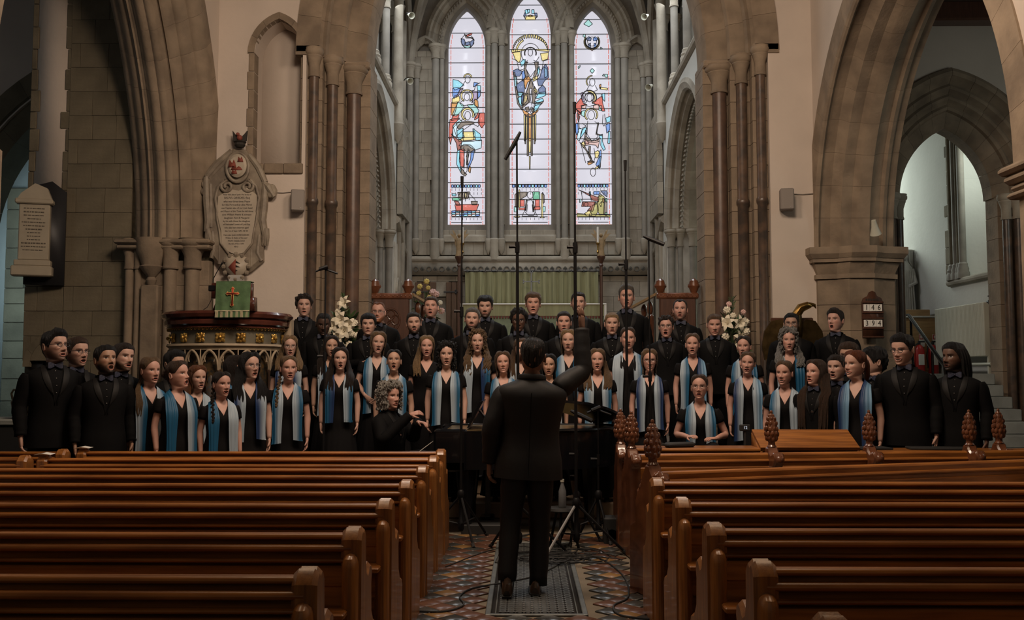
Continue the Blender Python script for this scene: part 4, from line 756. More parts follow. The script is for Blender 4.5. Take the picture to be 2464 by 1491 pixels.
# paper markers on the pew ends
for (x, y) in ((-3.76, 8.16), (-3.76, 7.50), (-3.76, 6.70)):
    o = part('paper_marker', M['paper'], None, lambda b: b.loft([[(-0.06, -0.05, 0.892), (0.0, -0.06, 0.905), (0.07, -0.05, 0.893), (0.07, 0.03, 0.897), (0.0, 0.03, 0.908), (-0.06, 0.03, 0.894)], [(-0.06, -0.05, 0.895), (0.0, -0.06, 0.908), (0.07, -0.05, 0.896), (0.07, 0.03, 0.90), (0.0, 0.03, 0.911), (-0.06, 0.03, 0.897)]]), loc=(x, y, 0))
    tag(o, 'folded white paper lying on the outer end of the %s left pew' % {8.16: 'front', 7.50: 'sixth', 6.70: 'fifth'}[y], 'paper', 'paper markers on the pews')
# ---- carved stalls with poppyheads -----------------------------------------
pp = MB(); pp.lathe([(0.042, 0), (0.05, 0.015), (0.036, 0.03), (0.034, 0.05), (0.05, 0.07), (0.058, 0.12), (0.056, 0.19), (0.036, 0.26), (0.012, 0.30)], 10)
rp = random.Random(5)
for r_, (z, R, n) in enumerate(((0.085, 0.05, 8), (0.125, 0.06, 9), (0.165, 0.058, 9), (0.205, 0.050, 8), (0.243, 0.036, 7), (0.275, 0.02, 5))):
    for k in range(n):
        a = 2*pi*(k + 0.5*(r_ % 2))/n; pp.ball((R*cos(a), R*sin(a)*0.75, z + rp.uniform(-.006, .006)), 0.021 - 0.001*r_, 8, 6, sz=1.3)
pp.ball((0, 0, 0.305), 0.018, 6, 4)
POP = pp.mesh('poppyhead', M['wood_carved'])
se = MB(); bevel_prism(se, [(-0.13, 0.0), (-0.13, 0.74), (-0.17, 0.78), (-0.18, 0.82), (-0.15, 0.86), (-0.11, 0.85), (-0.08, 0.84), (-0.05, 0.87), (-0.035, 0.90), (0.035, 0.90), (0.05, 0.87), (0.09, 0.82), (0.12, 0.74), (0.17, 0.70), (0.20, 0.64), (0.20, 0.5), (0.28, 0.46), (0.30, 0.40), (0.30, 0.0)], -0.045, 0.045, 0.014)
for k in range(5): se.ball((0, -0.15 + 0.02*k, 0.80 + 0.02*(k % 2)), 0.045, 8, 5)
for k in range(4): se.ball((0, 0.08 + 0.03*k, 0.80 - 0.035*k), 0.042, 8, 5)
SEND = se.mesh('stall_end', M['wood_carved'], sharp=40)
def stall(p0, p1, ends, label, seat=True):
    """carved stall back from p0 to p1 (x, y); ends: fractions along it that carry a poppyhead end"""
    dx, dy = p1[0]-p0[0], p1[1]-p0[1]; L = sqrt(dx*dx+dy*dy); t = empty('carved_stall', (p0[0], p0[1], 0), atan2(dy, dx)); tag(t, label, 'stall', 'carved stalls')
    part('top_rail', M['wood'], t, lambda b: rail(b, 0, L, 0.0, 0.835, 0.03, 0.019)); part('middle_rail', M['wood'], t, lambda b: rail(b, 0, L, -0.02, 0.785, 0.028, 0.018))
    part('back_panel', M['wood'], t, lambda b: [b.cbox(0, L, -0.03, 0.01, 0.1, 0.84, 0.006), b.cbox(0, L, -0.045, -0.02, 0.64, 0.745, 0.01)], sharp=30)
    if seat: part('seat', M['wood'], t, lambda b: b.cbox(0, L, 0.0, 0.36, 0.40, 0.435, 0.01))
    for e in ends:
        o = inst('stall_end', SEND, t, (e*L, 0, 0)); inst('poppyhead', POP, o, (0, 0, 0.89), (0, 0, 0), (0.84, 0.84, 1.0))
    return t
stall((0.88, 6.63), (4.1, 7.70), (0.0,), 'carved oak stall set at an angle, one poppyhead at its aisle end')
stall((0.90, 8.10), (4.5, 8.58), (0.0, 0.337, 0.58, 0.835), 'long carved oak stall with four poppyheads in front of the seated singer', False)
stall((4.27, 8.72), (5.6, 8.9), (0.0,), 'short carved oak stall with one poppyhead beside the stair')
o = inst('stall_end', SEND, None, (0.86, 8.62, 0)); o2 = inst('poppyhead', POP, o, (0, 0, 0.89), (0, 0, 0), (0.84, 0.84, 1.0)); o.name = 'desk_end'; tag(o, 'carved oak desk end with tall poppyhead beside the piano', 'stall end')
# front desk: flat ledge, sloping desk lid
dk = empty('stall_desk', (1.0, 8.62, 0)); tag(dk, 'oak stall desk with flat ledge and sloping lid below the seated singer', 'desk')
part('front_panel', M['wood'], dk, lambda b: b.cbox(0.0, 3.2, 0.30, 0.34, 0.05, 0.83, 0.008))
part('ledge', M['wood'], dk, lambda b: b.cbox(-0.02, 1.15, -0.02, 0.36, 0.83, 0.86, 0.01))
part('sloping_lid', M['wood'], dk, lambda b: b.loft([[(1.10, -0.02, 0.845), (1.98, -0.02, 0.845), (1.98, 0.30, 0.985), (1.10, 0.30, 0.985)], [(1.10, -0.03, 0.87), (1.98, -0.03, 0.87), (1.98, 0.30, 1.012), (1.10, 0.30, 1.012)]], True), sharp=30)
part('far_ledge', M['wood'], dk, lambda b: b.cbox(2.0, 3.3, 0.0, 0.36, 0.81, 0.84, 0.01))
part('lid_end', M['wood'], dk, lambda b: [b.prism([(-0.02, 0.80), (0.32, 0.80), (0.32, 0.98), (-0.02, 0.85)], lambda p, q, d: (1.10 + d, p, q), 0, 0.02), b.prism([(-0.02, 0.80), (0.32, 0.80), (0.32, 0.98), (-0.02, 0.85)], lambda p, q, d: (1.96 + d, p, q), 0, 0.02)], False)
# recorder case, folders and clock display on the desk
rc = empty('recorder_case', (1.33, 8.72, 0.86), 0.35); tag(rc, 'black handheld recorder case lying on the desk ledge with a strap', 'case')
part('body', M['rubber'], rc, lambda b: b.cbox(-0.06, 0.22, -0.05, 0.05, 0, 0.045, 0.015))
part('strap', M['rubber'], rc, lambda b: b.tube([(-0.06, -0.04, 0.02), (-0.14, -0.06, 0.03), (-0.17, 0, 0.05), (-0.12, 0.05, 0.04), (-0.05, 0.04, 0.03)], 0.008, 6))
for (x, a) in ((3.05, 0.1), (3.75, -0.15)):
    o = part('music_folder', M['rubber'], None, lambda b: b.cbox(-0.26, 0.26, -0.1, 0.12, 0.0, 0.02, 0.005), loc=(x, 8.78, 0.84), rz=a); tag(o, 'black music folder lying flat on the desk, %s' % ('beside the sloping lid' if x < 3.5 else 'near the far poppyhead, white page edge showing'), 'folder')
ck = empty('clock_display', (2.06, 9.02, 0.0)); tag(ck, 'small black digital timer showing 12 behind a poppyhead', 'timer')
part('case', M['rubber'], ck, lambda b: [b.cbox(-0.05, 0.05, -0.02, 0.02, 0.99, 1.052, 0.008), b.cbox(-0.01, 0.01, -0.01, 0.01, 0.3, 0.99, 0.003)])
def text(name, body, m, parent, loc, size, rot=(pi/2, 0, 0), align='CENTER', extrude=0.001, sx=1.0):
    c = bpy.data.curves.new(name, 'FONT'); c.body = body; c.size = size; c.align_x = align; c.align_y = 'CENTER'; c.extrude = extrude; c.resolution_u = 2
    o = bpy.data.objects.new(name, c); COL.objects.link(o); me = bpy.data.meshes.new_from_object(o); bpy.data.objects.remove(o); bpy.data.curves.remove(c)
    me.materials.clear(); me.materials.append(m)
    return inst(name, me, parent, loc, rot, (sx, 1, 1))
SCR = mat('lit_digits', (0.55, 0.65, 0.8), 0.5, emit=0.5)
text('digits', '12', SCR, ck, (0.0, -0.022, 1.022), 0.04)
# ================================================================== FLOOR GRATE
gr = empty('floor_grate', (0, 0, 0)); tag(gr, 'openwork cast iron heating grate in the tiled aisle under the conductor', 'grate')
GI = mat('worn_cast_iron', (0.15, 0.16, 0.155), 0.45, 0.3, 10, metal=0.4)
part('frame', GI, gr, lambda b: [b.cbox(GX0, GX0 + 0.035, GY0, GY1, 0.0, 0.016, 0.004), b.cbox(GX1 - 0.035, GX1, GY0, GY1, 0, 0.016, 0.004), b.cbox(GX0, GX1, GY0, GY0 + 0.035, 0, 0.015, 0.004), b.cbox(GX0, GX1, GY1 - 0.035, GY1, 0, 0.015, 0.004), b.cbox(GX0 + 0.06, GX0 + 0.07, GY0 + .05, GY1 - .05, 0, 0.012, 0.003), b.cbox(GX1 - 0.07, GX1 - 0.06, GY0 + .05, GY1 - .05, 0, 0.012, 0.003)])
part('void', M['iron'], gr, lambda b: b.box(GX0 + 0.01, GX1 - 0.01, GY0 + 0.01, GY1 - 0.01, 0.0, 0.003), False)  # black sheet painting the darkness of the hollow below the lattice
b = MB(); cs = 0.054; nx = 9; x_ = GX0 + 0.082
for i in range(nx):
    for j in range(int((GY1 - GY0 - 0.14) / cs)):
        cx, cy = x_ + (i + .5)*cs, GY0 + 0.07 + (j + .5)*cs
        for q in range(8):
            t0, t1 = 2*pi*q/8, 2*pi*(q+1)/8
            b.add([(cx + 0.0265*cos(t0), cy + 0.0265*sin(t0), 0.012), (cx + 0.0265*cos(t1), cy + 0.0265*sin(t1), 0.012), (cx + 0.0165*cos(t1), cy + 0.0165*sin(t1), 0.012), (cx + 0.0165*cos(t0), cy + 0.0165*sin(t0), 0.012)], [(0, 1, 2, 3)])
        b.add([(cx - 0.020, cy - 0.004, 0.011), (cx + 0.020, cy - 0.004, 0.011), (cx + 0.020, cy + 0.004, 0.011), (cx - 0.020, cy + 0.004, 0.011)], [(0, 1, 2, 3)])
tag(b.build('lattice', GI, gr, smooth=False), kind='stuff')
# ================================================================== PULPIT
pu = empty('pulpit', (-3.62, 11.62, 0)); tag(pu, 'round carved stone pulpit with gilded bosses and marble rim', 'pulpit')
MARB = mat('red_brown_marble', (0.10, 0.032, 0.022), 0.18, 0.4, 7, coat=0.5); GREYB = mat('grey_painted_stone', (0.14, 0.125, 0.09), 0.6, 0.2, 8); CREAM = mat('cream_carved_stone', (0.36, 0.28, 0.19), 0.7, 0.2, 8)
MOS = mat('mosaic_panel', (0.15, 0.09, 0.035), 0.35, 0.0, 28, col2=(0.03, 0.035, 0.035), metal=0.2); 
R0 = 0.70
part('rim', MARB, pu, lambda b: b.lathe([(R0 - 0.12, 2.235), (R0 + 0.0, 2.255), (R0 + 0.05, 2.25), (R0 + 0.075, 2.22), (R0 + 0.06, 2.18), (R0 + 0.02, 2.165), (R0 + 0.045, 2.14), (R0 + 0.04, 2.10), (R0, 2.085), (R0 + 0.02, 2.06), (R0 - 0.02, 2.04), (R0 - 0.12, 2.04)], 64))
part('frieze', GREYB, pu, lambda b: b.lathe([(R0 - 0.14, 2.05), (R0 - 0.01, 2.05), (R0 - 0.04, 2.02), (R0 - 0.05, 1.86), (R0 - 0.14, 1.86)], 64))
part('ledge', CREAM, pu, lambda b: b.lathe([(R0 - 0.14, 1.875), (R0 + 0.0, 1.875), (R0 + 0.01, 1.85), (R0 - 0.02, 1.83), (R0 - 0.025, 1.80), (R0 - 0.14, 1.80)], 64))
part('zigzag_band', M['gold'], pu, lambda b: [b.tube([((R0 + 0.0)*cos(2*pi*k/180), (R0 + 0.0)*sin(2*pi*k/180), 2.045 + (0.012 if k % 2 else -0.012)) for k in range(91, 181)], 0.005, 4)])
bo = MB(); bo.ball((0, -0.02, 0), 0.022, 8, 5)
for k in range(6): a = 2*pi*k/6 + .3; bo.ball((0.036*cos(a), 0, 0.036*sin(a)), 0.024, 6, 4, sx=1, sy=0.6)
for k in range(4): a = pi/4 + k*pi/2; bo.ball((0.055*cos(a), 0.002, 0.05*sin(a)), 0.018, 6, 4, sy=0.5)
BOSS = bo.mesh('gilded_boss', M['gold'])
for k in range(18):
    a = -pi/2 + 2*pi*(k + .5)/18
    if sin(a) < 0.5: inst('gilded_boss', BOSS, pu, ((R0 - 0.03)*cos(a), (R0 - 0.03)*sin(a), 1.945), (0, 0, a + pi/2))
part('drum', MOS, pu, lambda b: b.lathe([(R0 - 0.16, 0.9), (R0 - 0.11, 0.92), (R0 - 0.11, 1.82), (R0 - 0.16, 1.82)], 48))
part('drum_floor', GREYB, pu, lambda b: b.lathe([(0.05, 0.86), (R0 - 0.02, 0.86), (R0 + 0.0, 0.80), (R0 - 0.1, 0.72), (0.32, 0.55), (0.28, 0.1), (0.4, 0.06), (0.4, 0.0)], 32))
bw = 2*R0*math.tan(pi/20)*0.94
tr = MB(); hb_ = bw/2
def on_drum(x, z, rr=0.02): return (x, -(R0 - rr) + x*x/(2*R0), z + 1.565)
tr.tube([on_drum(x*bw, z) for x, z in ((-.5, 0), (-.49, .05), (-.45, .10), (-.36, .155), (-.22, .20), (-.08, .225), (0, .232), (.08, .225), (.22, .20), (.36, .155), (.45, .10), (.49, .05), (.5, 0))], 0.0135, 7)
tr.tube([on_drum(x*bw, z, 0.035) for x, z in ((-.43, 0), (-.43, .045), (-.40, .085), (-.33, .108), (-.25, .10), (-.29, .135), (-.24, .18), (-.12, .205), (0, .212), (.12, .205), (.24, .18), (.29, .135), (.25, .10), (.33, .108), (.40, .085), (.43, .045), (.43, 0))], 0.009, 6)
tr.tube([on_drum(-bw/2, 0.0, 0.02), on_drum(-bw/2, 0.245, 0.02)], 0.008, 6)
TRE = tr.mesh('arch_panel', CREAM, sharp=40)
cl = MB(); cl.lathe([(0.016, 0.93), (0.016, 1.53), (0.024, 1.545), (0.03, 1.575)], 8, (bw/2*1.03, -R0 + 0.045, 0)); COLN = cl.mesh('colonnette', M['purbeck_brown'])
fg = MB(); fg.lathe([(0.05, 1.02), (0.045, 1.25), (0.055, 1.38), (0.03, 1.42), (0.032, 1.47), (0.004, 1.51)], 8, (0, -R0 + 0.09, 0), sy=0.4); FIG = fg.mesh('mosaic_figure', mat('mosaic_figure', (0.11, 0.06, 0.035), 0.4, 0.0, 40, col2=(0.05, 0.07, 0.08)))
for k in range(20):
    a = 2*pi*k/20
    if cos(a) > -0.45: inst('arch_panel', TRE, pu, (0, 0, 0), (0, 0, a)); inst('colonnette', COLN, pu, (0, 0, 0), (0, 0, a)); inst('mosaic_figure', FIG, pu, (0, 0, 0), (0, 0, a))
part('stair_post', CREAM, pu, lambda b: b.cbox(0.66, 0.76, 0.05, 0.2, 0.0, 2.2, 0.015))
# reading desk on the pulpit, with green fall
rd = empty('pulpit_desk', (-3.365, 10.86, 2.25), -0.04); tag(rd, 'wooden book desk on the pulpit', 'desk')
part('desk_box', MARB, rd, lambda b: [b.cbox(-0.235, 0.235, 0.02, 0.12, 0.14, 0.32, 0.012), b.prism([(-0.22, 0.0), (0.24, 0.0), (0.235, 0.16), (-0.16, 0.16)], lambda p, q, d: (p, 0.04 + d, q), 0, 0.2)], False)
fa_ = empty('pulpit_fall', (-3.325, 10.845, 2.25), -0.04); tag(fa_, 'green brocade pulpit fall with an embroidered red cross and fringe', 'cloth')
def fall(b, z0, z1, x0, x1, off=0.0):
    G = [[(x0 + (x1-x0)*k/24, -0.01 - 0.03*(0.32 - z)/0.38 + 0.006*sin(k*0.8 + z*6)*(0.33 - z)*3 - off, z) for k in range(25)] for z in np.linspace(z0, z1, 10)]
    b.grid(G); b.grid([[(x, y + 0.008, z) for x, y, z in r] for r in G])
part('cloth', M['green_cloth'], fa_, lambda b: [fall(b, -0.02, 0.33, -0.20, 0.20), b.cbox(-0.20, 0.20, -0.012, 0.12, 0.322, 0.332, 0.004)])
CRM = mat('cream_fringe', (0.48, 0.42, 0.28), 0.9)
part('fringe_band', CRM, fa_, lambda b: fall(b, -0.015, -0.005, -0.20, 0.20, 0.004))
for k in range(7): part('fringe_tassel', CRM, fa_, lambda b: fall(b, -0.085, -0.015, -0.195 + k*0.058, -0.195 + k*0.058 + 0.03, 0.0))
part('fringe_cloth', M['green_cloth'], fa_, lambda b: fall(b, -0.085, -0.02, -0.198, 0.198, -0.004))
RC = mat('red_embroidery', (0.42, 0.05, 0.02), 0.8); GC = mat('gold_edging', (0.62, 0.36, 0.12), 0.7)
CRS = [(-0.011, 0.07), (-0.022, 0.055), (0, 0.04), (0.022, 0.055), (0.011, 0.07), (0.011, 0.175), (0.06, 0.175), (0.055, 0.165), (0.078, 0.187), (0.055, 0.209), (0.06, 0.198), (0.011, 0.198), (0.011, 0.235), (0.022, 0.24), (0, 0.265), (-0.022, 0.24), (-0.011, 0.235), (-0.011, 0.198), (-0.06, 0.198), (-0.055, 0.209), (-0.078, 0.187), (-0.055, 0.165), (-0.06, 0.175), (-0.011, 0.175)]
part('cross', RC, fa_, lambda b: b.prism(CRS, lambda p, q, d: (p, -0.036 - 0.08*(0.15 - q) + d, q), 0, 0.012), False)
part('cross_edging', GC, fa_, lambda b: [b.tube([(p[0], -0.034 - 0.08*(0.15 - p[1]), p[1]), (q[0], -0.034 - 0.08*(0.15 - q[1]), q[1])], 0.0035, 4) for p, q in zip(CRS, CRS[1:] + CRS[:1])], False)
pm = empty('pulpit_microphone', (-3.60, 10.90, 2.25)); tag(pm, 'thin gooseneck microphone at the pulpit desk corner', 'microphone')
part('gooseneck', M['black_metal'], pm, lambda b: b.tube([(0.02, 0, 0.28), (0.02, 0, 0.36), (0.06, 0, 0.44), (0.11, -0.01, 0.52)], 0.005, 6)); part('capsule', M['black_metal'], pm, lambda b: b.tube([(0.11, -0.01, 0.52), (0.128, -0.012, 0.55)], 0.010, 8)); part('clamp', M['black_metal'], pm, lambda b: b.cbox(-0.03, 0.05, -0.02, 0.03, 0.22, 0.29, 0.01))
part('cable', M['rubber'], pm, lambda b: b.tube([(0.01, 0, 0.22), (0.0, 0.01, 0.12), (-0.05, 0.03, 0.04), (-0.10, 0.05, 0.012)], 0.004, 5))
# ================================================================== MONUMENTS
mo = empty('wall_monument', (-3.92, 12.98, 3.72)); tag(mo, 'large carved cartouche memorial with drapery and a painted crest above the pulpit', 'monument')
D = lambda p, q, d: (p, -d, q)
part('drapery', M['carve_stone'], mo, lambda b: b.loft([[(p*s, -dd, q*s2) for p, q in [(-0.36, -0.60), (-0.18, -0.82), (0.02, -0.86), (0.20, -0.80), (0.36, -0.66), (0.34, -0.2), (0.38, 0.1), (0.36, 0.42), (0.22, 0.72), (0.08, 0.88), (-0.08, 0.90), (-0.30, 0.70), (-0.46, 0.52), (-0.44, 0.2), (-0.42, -0.1)]] for s, s2, dd in ((1, 1, 0.0), (1, 1, 0.05), (0.9, 0.95, 0.09))]), sharp=25)
for k, (pts, r) in enumerate((([(-0.44, 0.50), (-0.30, 0.68), (-0.10, 0.86)], 0.05), ([(-0.40, 0.48), (-0.26, 0.64), (-0.12, 0.78)], 0.04), ([(0.14, 0.80), (0.28, 0.62), (0.37, 0.42)], 0.05), ([(-0.44, 0.5), (-0.43, 0.2), (-0.40, -0.1), (-0.42, -0.26)], 0.055), ([(-0.38, 0.4), (-0.37, 0.1), (-0.36, -0.2)], 0.04), ([(0.37, 0.42), (0.36, 0.1), (0.34, -0.1), (0.38, -0.3)], 0.055), ([(-0.34, -0.25), (-0.32, -0.5), (-0.35, -0.62)], 0.035), ([(-0.24, -0.4), (-0.24, -0.7)], 0.03), ([(0.30, -0.3), (0.28, -0.55), (0.34, -0.66)], 0.035), ([(0.2, -0.5), (0.2, -0.74)], 0.03))):
    part('drapery_fold', M['carve_stone'], mo, lambda b: b.tube([(p, -0.07, q) for p, q in pts], [r*0.8] + [r]*(len(pts)-2) + [r*0.8], 8))
part('drapery_knot', M['carve_stone'], mo, lambda b: [b.ball((0.46, -0.07, 0.29 + 0.02*k), 0.075 - 0.008*k, 8, 5, sx=1.1, sy=0.6, sz=1.2) for k in range(3)] + [b.tube([(0.34, -0.07, 0.42), (0.42, -0.09, 0.36), (0.5, -0.08, 0.22)], [0.03, 0.05, 0.03], 8)])
part('drapery_knot', M['carve_stone'], mo, lambda b: [b.ball((-0.46, -0.06, 0.40), 0.06, 8, 5, sy=0.7), b.ball((-0.47, -0.06, 0.30), 0.055, 8, 5, sy=0.7)])
for sd in (-1, 1): part('drapery_tassel', M['carve_stone'], mo, lambda b: [b.tube([(sd*0.40, -0.08, -0.22), (sd*0.39 + 0.02*k - 0.02, -0.08, -0.34), (sd*0.38 + 0.035*k - 0.035, -0.07, -0.45)], [0.04, 0.035, 0.012], 8) for k in range(3)])
SCRL = mat('pale_inscription_marble', (0.47, 0.40, 0.31), 0.5, 0.15, 6)
part('inscription_panel', SCRL, mo, lambda b: b.loft([[(p, -dd, q) for p, q in [(-0.26, 0.22), (-0.10, 0.32), (0.02, 0.30), (0.14, 0.34), (0.27, 0.24), (0.27, 0.05), (0.24, -0.15), (0.23, -0.3), (0.20, -0.44), (0.10, -0.55), (0.0, -0.58), (-0.12, -0.53), (-0.20, -0.42), (-0.21, -0.25), (-0.25, -0.1), (-0.27, 0.05)]] for dd in (0.05, 0.115)]), sharp=30)
def spiral(cx, cz, r, turn, sd): return [(cx + sd*r*(1 - 0.75*t)*cos(pi/2 + turn*t*2*pi), -0.115, cz + r*(1 - 0.75*t)*sin(pi/2 + turn*t*2*pi)) for t in np.linspace(0, 1, 22)]
for sd in (-1, 1):
    part('scroll', M['carve_stone'], mo, lambda b: b.tube([(sd*0.27, -0.1, 0.0), (sd*0.30, -0.11, 0.2), (sd*0.26, -0.115, 0.36)] + spiral(sd*0.14, 0.36, 0.095, 1.4, -sd), 0.022, 8))
    part('panel_edge', M['carve_stone'], mo, lambda b: b.tube([(sd*0.285, -0.105, 0.10), (sd*0.27, -0.105, -0.1), (sd*0.235, -0.105, -0.25), (sd*0.215, -0.105, -0.42), (sd*0.10, -0.105, -0.57), (0.0, -0.105, -0.60)], 0.016, 8))
part('upper_shield', SCRL, mo, lambda b: b.lathe([(0.13, 0), (0.13, 0.05), (0.10, 0.075)], 20, (0, 0, 0)), loc=(0.0, -0.09, 0.64))
mo.children[-1].rotation_euler = (pi/2, 0, 0); mo.children[-1].scale = (1, 1.25, 1)
part('shield_frame', M['carve_stone'], mo, lambda b: b.tube([(0.15*cos(t), -0.12, 0.62 + 0.2*sin(t)) for t in np.linspace(0, 2*pi, 24)], 0.025, 8))
for (p, q, w, h) in ((-0.06, 0.66, 0.07, 0.07), (0.05, 0.72, 0.05, 0.05), (0.0, 0.60, 0.10, 0.035), (-0.03, 0.55, 0.05, 0.04)):
    part('heraldic_charge', M['red_paint'], mo, lambda b: b.prism([(-w*.8, -h*.7), (w*.8, -h*.7), (w*0.6, h*0.2), (w*0.3, h*.8), (0, h*0.1), (-w*0.5, h*.8)], lambda a, c, d: (p + a, -0.166 - d, q + c), 0, 0.006), False)
part('lower_shield', SCRL, mo, lambda b: b.prism([(-0.16, -0.62), (-0.12, -0.82), (0.0, -0.90), (0.13, -0.82), (0.17, -0.64), (0.08, -0.58), (0, -0.62), (-0.08, -0.58)], D, 0.08, 0.12), False)
part('heraldic_charge', M['red_paint'], mo, lambda b: b.prism([(0, -0.64), (0.0, -0.86), (-0.1, -0.75)], D, 0.12, 0.128), False)
part('heraldic_charge', M['ink'], mo, lambda b: [b.prism([(0.0, -0.66 - k*0.06), (0.03 + (0.03 if k < 2 else 0), -0.70 - k*0.05), (0, -0.69 - k*0.06)], D, 0.12, 0.127) for k in range(3)], False)
part('shield_leaves', M['carve_stone'], mo, lambda b: [b.ball((0.17*cos(t), -0.11, -0.74 + 0.17*sin(t)), 0.035, 6, 4) for t in np.linspace(0, 2*pi, 13)[:-1]])
part('bracket', M['marble_white'], mo, lambda b: b.loft([[(-0.09, -d0, z), (0.09, -d0, z), (0.09, 0, z), (-0.09, 0, z)] for z, d0 in ((-0.86, 0.14), (-0.92, 0.13), (-1.0, 0.07), (-1.1, 0.08), (-1.16, 0.12), (-1.2, 0.12))]))
part('crest', M['ink'], mo, lambda b: [b.lathe([(0.05, 0), (0.075, 0.03), (0.07, 0.06), (0.09, 0.075), (0.06, 0.09)], 10, (0.02, -0.10, 0.90))] + [b.prism([(0, 0), (sd*0.09, 0.03), (sd*0.10, 0.17), (sd*0.06, 0.12), (sd*0.04, 0.10)], lambda p, q, d: (0.02 + p, -0.12 + d, q + 0.96), 0, 0.03) for sd in (-1, 1)])
part('crest_bird', M['red_paint'], mo, lambda b: [b.ball((0.02, -0.12, 1.03), 0.04, 8, 6), b.ball((0.0, -0.14, 1.075), 0.026, 8, 6)])
for k, (s_t, z, h) in enumerate((('Near this place lyeth the body of', 0.245, 0.032), ('IVLIVS DEEDES Esq', 0.20, 0.044), ('who was three times Mayor', 0.15, 0.036), ('for this Port and an able Merch', 0.105, 0.036), ('was Captain also of our train band', 0.06, 0.034), ('and Mayor of this Town he left three', 0.015, 0.033), ('sons William Henry & Johnson', -0.03, 0.036), ('daughters Ann & Margaret', -0.075, 0.036), ('by his wife Anne the daughter', -0.12, 0.034), ('of Nathaniel Lovett of Lydd Esq', -0.165, 0.032), ('who also here interred aged', -0.21, 0.032), ('the 1st of Sept 1692 AE 50', -0.255, 0.032), ('Here also lyeth ANNE DEEDES', -0.31, 0.030), ('Widow & Relict of the said', -0.35, 0.030), ('IVLIVS Deedes Dyed', -0.39, 0.030), ('the 6th of Nov 1690', -0.43, 0.028), ('AE 62', -0.47, 0.026))):
    text('inscription', s_t, M['ink'], mo, (0.0, -0.117, z), h, sx=0.9 if k not in (1,) else 1.0)
# tablet on the dark aisle wall
tb = empty('memorial_tablet', (-6.62, 12.84, 3.45), 0.30); tag(tb, 'pale marble memorial tablet on black backing, far left wall', 'tablet')
part('backing', M['iron'], tb, lambda b: b.prism([(-0.16, -0.72), (0.34, -0.72), (0.34, 0.56), (0.16, 0.70), (-0.02, 0.64), (-0.16, 0.5)], lambda p, q, d: (p, -d, q), -0.02, 0.05), False)
TBM = mat('cream_marble', (0.40, 0.34, 0.25), 0.55, 0.12, 5)
part('slab', TBM, tb, lambda b: b.cbox(-0.22, 0.16, -0.16, -0.04, -0.40, 0.38, 0.012)); part('cornice', TBM, tb, lambda b: [b.cbox(-0.27, 0.20, -0.20, -0.04, 0.36, 0.43, 0.015), b.prism([(-0.24, 0.43), (0.18, 0.43), (0.12, 0.58), (-0.03, 0.64), (-0.2, 0.5)], lambda p, q, d: (p, -d, q), 0.05, 0.17)], sharp=30)
part('plinth', TBM, tb, lambda b: [b.cbox(-0.26, 0.19, -0.19, -0.04, -0.48, -0.40, 0.01), b.cbox(-0.29, 0.21, -0.22, -0.04, -0.62, -0.48, 0.015)])
rt = random.Random(21)
for k in range(13):
    hw_ = rt.choice([0.10, 0.13, 0.15, 0.08]); th_ = 0.011 if k in (1, 6, 10) else 0.008; b = MB(); x = -0.03 - hw_
    while x < -0.03 + hw_ - 0.01:
        wl = min(rt.uniform(0.015, 0.05), -0.03 + hw_ - x); b.box(x, x + wl, -0.1625, -0.1595, 0.30 - 0.047*k - th_, 0.30 - 0.047*k + th_*0.6); x += wl + 0.009
    b.build('inscription', mat('faded_lettering', (0.14, 0.115, 0.085), 0.8) if k == 0 else bpy.data.materials['faded_lettering'], tb, smooth=False)
# loudspeakers on the wall
for (x, lb) in ((-3.10, 'grey box loudspeaker on the wall beside the carved memorial'), (3.56, 'grey box loudspeaker on the wall left of the hymn board')):
    t = empty('wall_loudspeaker', (x, 12.9, 3.88), 0.25 if x < 0 else -0.15); tag(t, lb, 'loudspeaker', 'wall loudspeakers')
    part('cabinet', mat('grey_plastic', (0.21, 0.18, 0.155), 0.6) if x < 0 else bpy.data.materials['grey_plastic'], t, lambda b: b.cbox(-0.09, 0.09, -0.10, 0.06, -0.145, 0.145, 0.012)); part('badge', M['paper'], t, lambda b: b.lathe([(0.008, 0), (0.006, 0.004)], 8, (0.04, -0.102, -0.11)))
    part('bracket', M['iron'], t, lambda b: b.cbox(-0.02, 0.02, 0.05, 0.12, -0.03, 0.03, 0.005))
for (x0, x1, z) in ((-3.45, -3.2, 4.02), (3.66, 3.96, 3.98)):
    o = part('speaker_cable', mat('cable_grey', (0.25, 0.22, 0.19), 0.7) if x0 < 0 else bpy.data.materials['cable_grey'], None, lambda b: b.tube([(x0, 12.985, z), ((x0+x1)/2, 12.985, z - 0.008), (x1, 12.985, z + 0.005)], 0.006, 5)); tag(o, 'thin grey cable clipped along the wall to the %s loudspeaker' % ('left' if x0 < 0 else 'right'), 'cable')
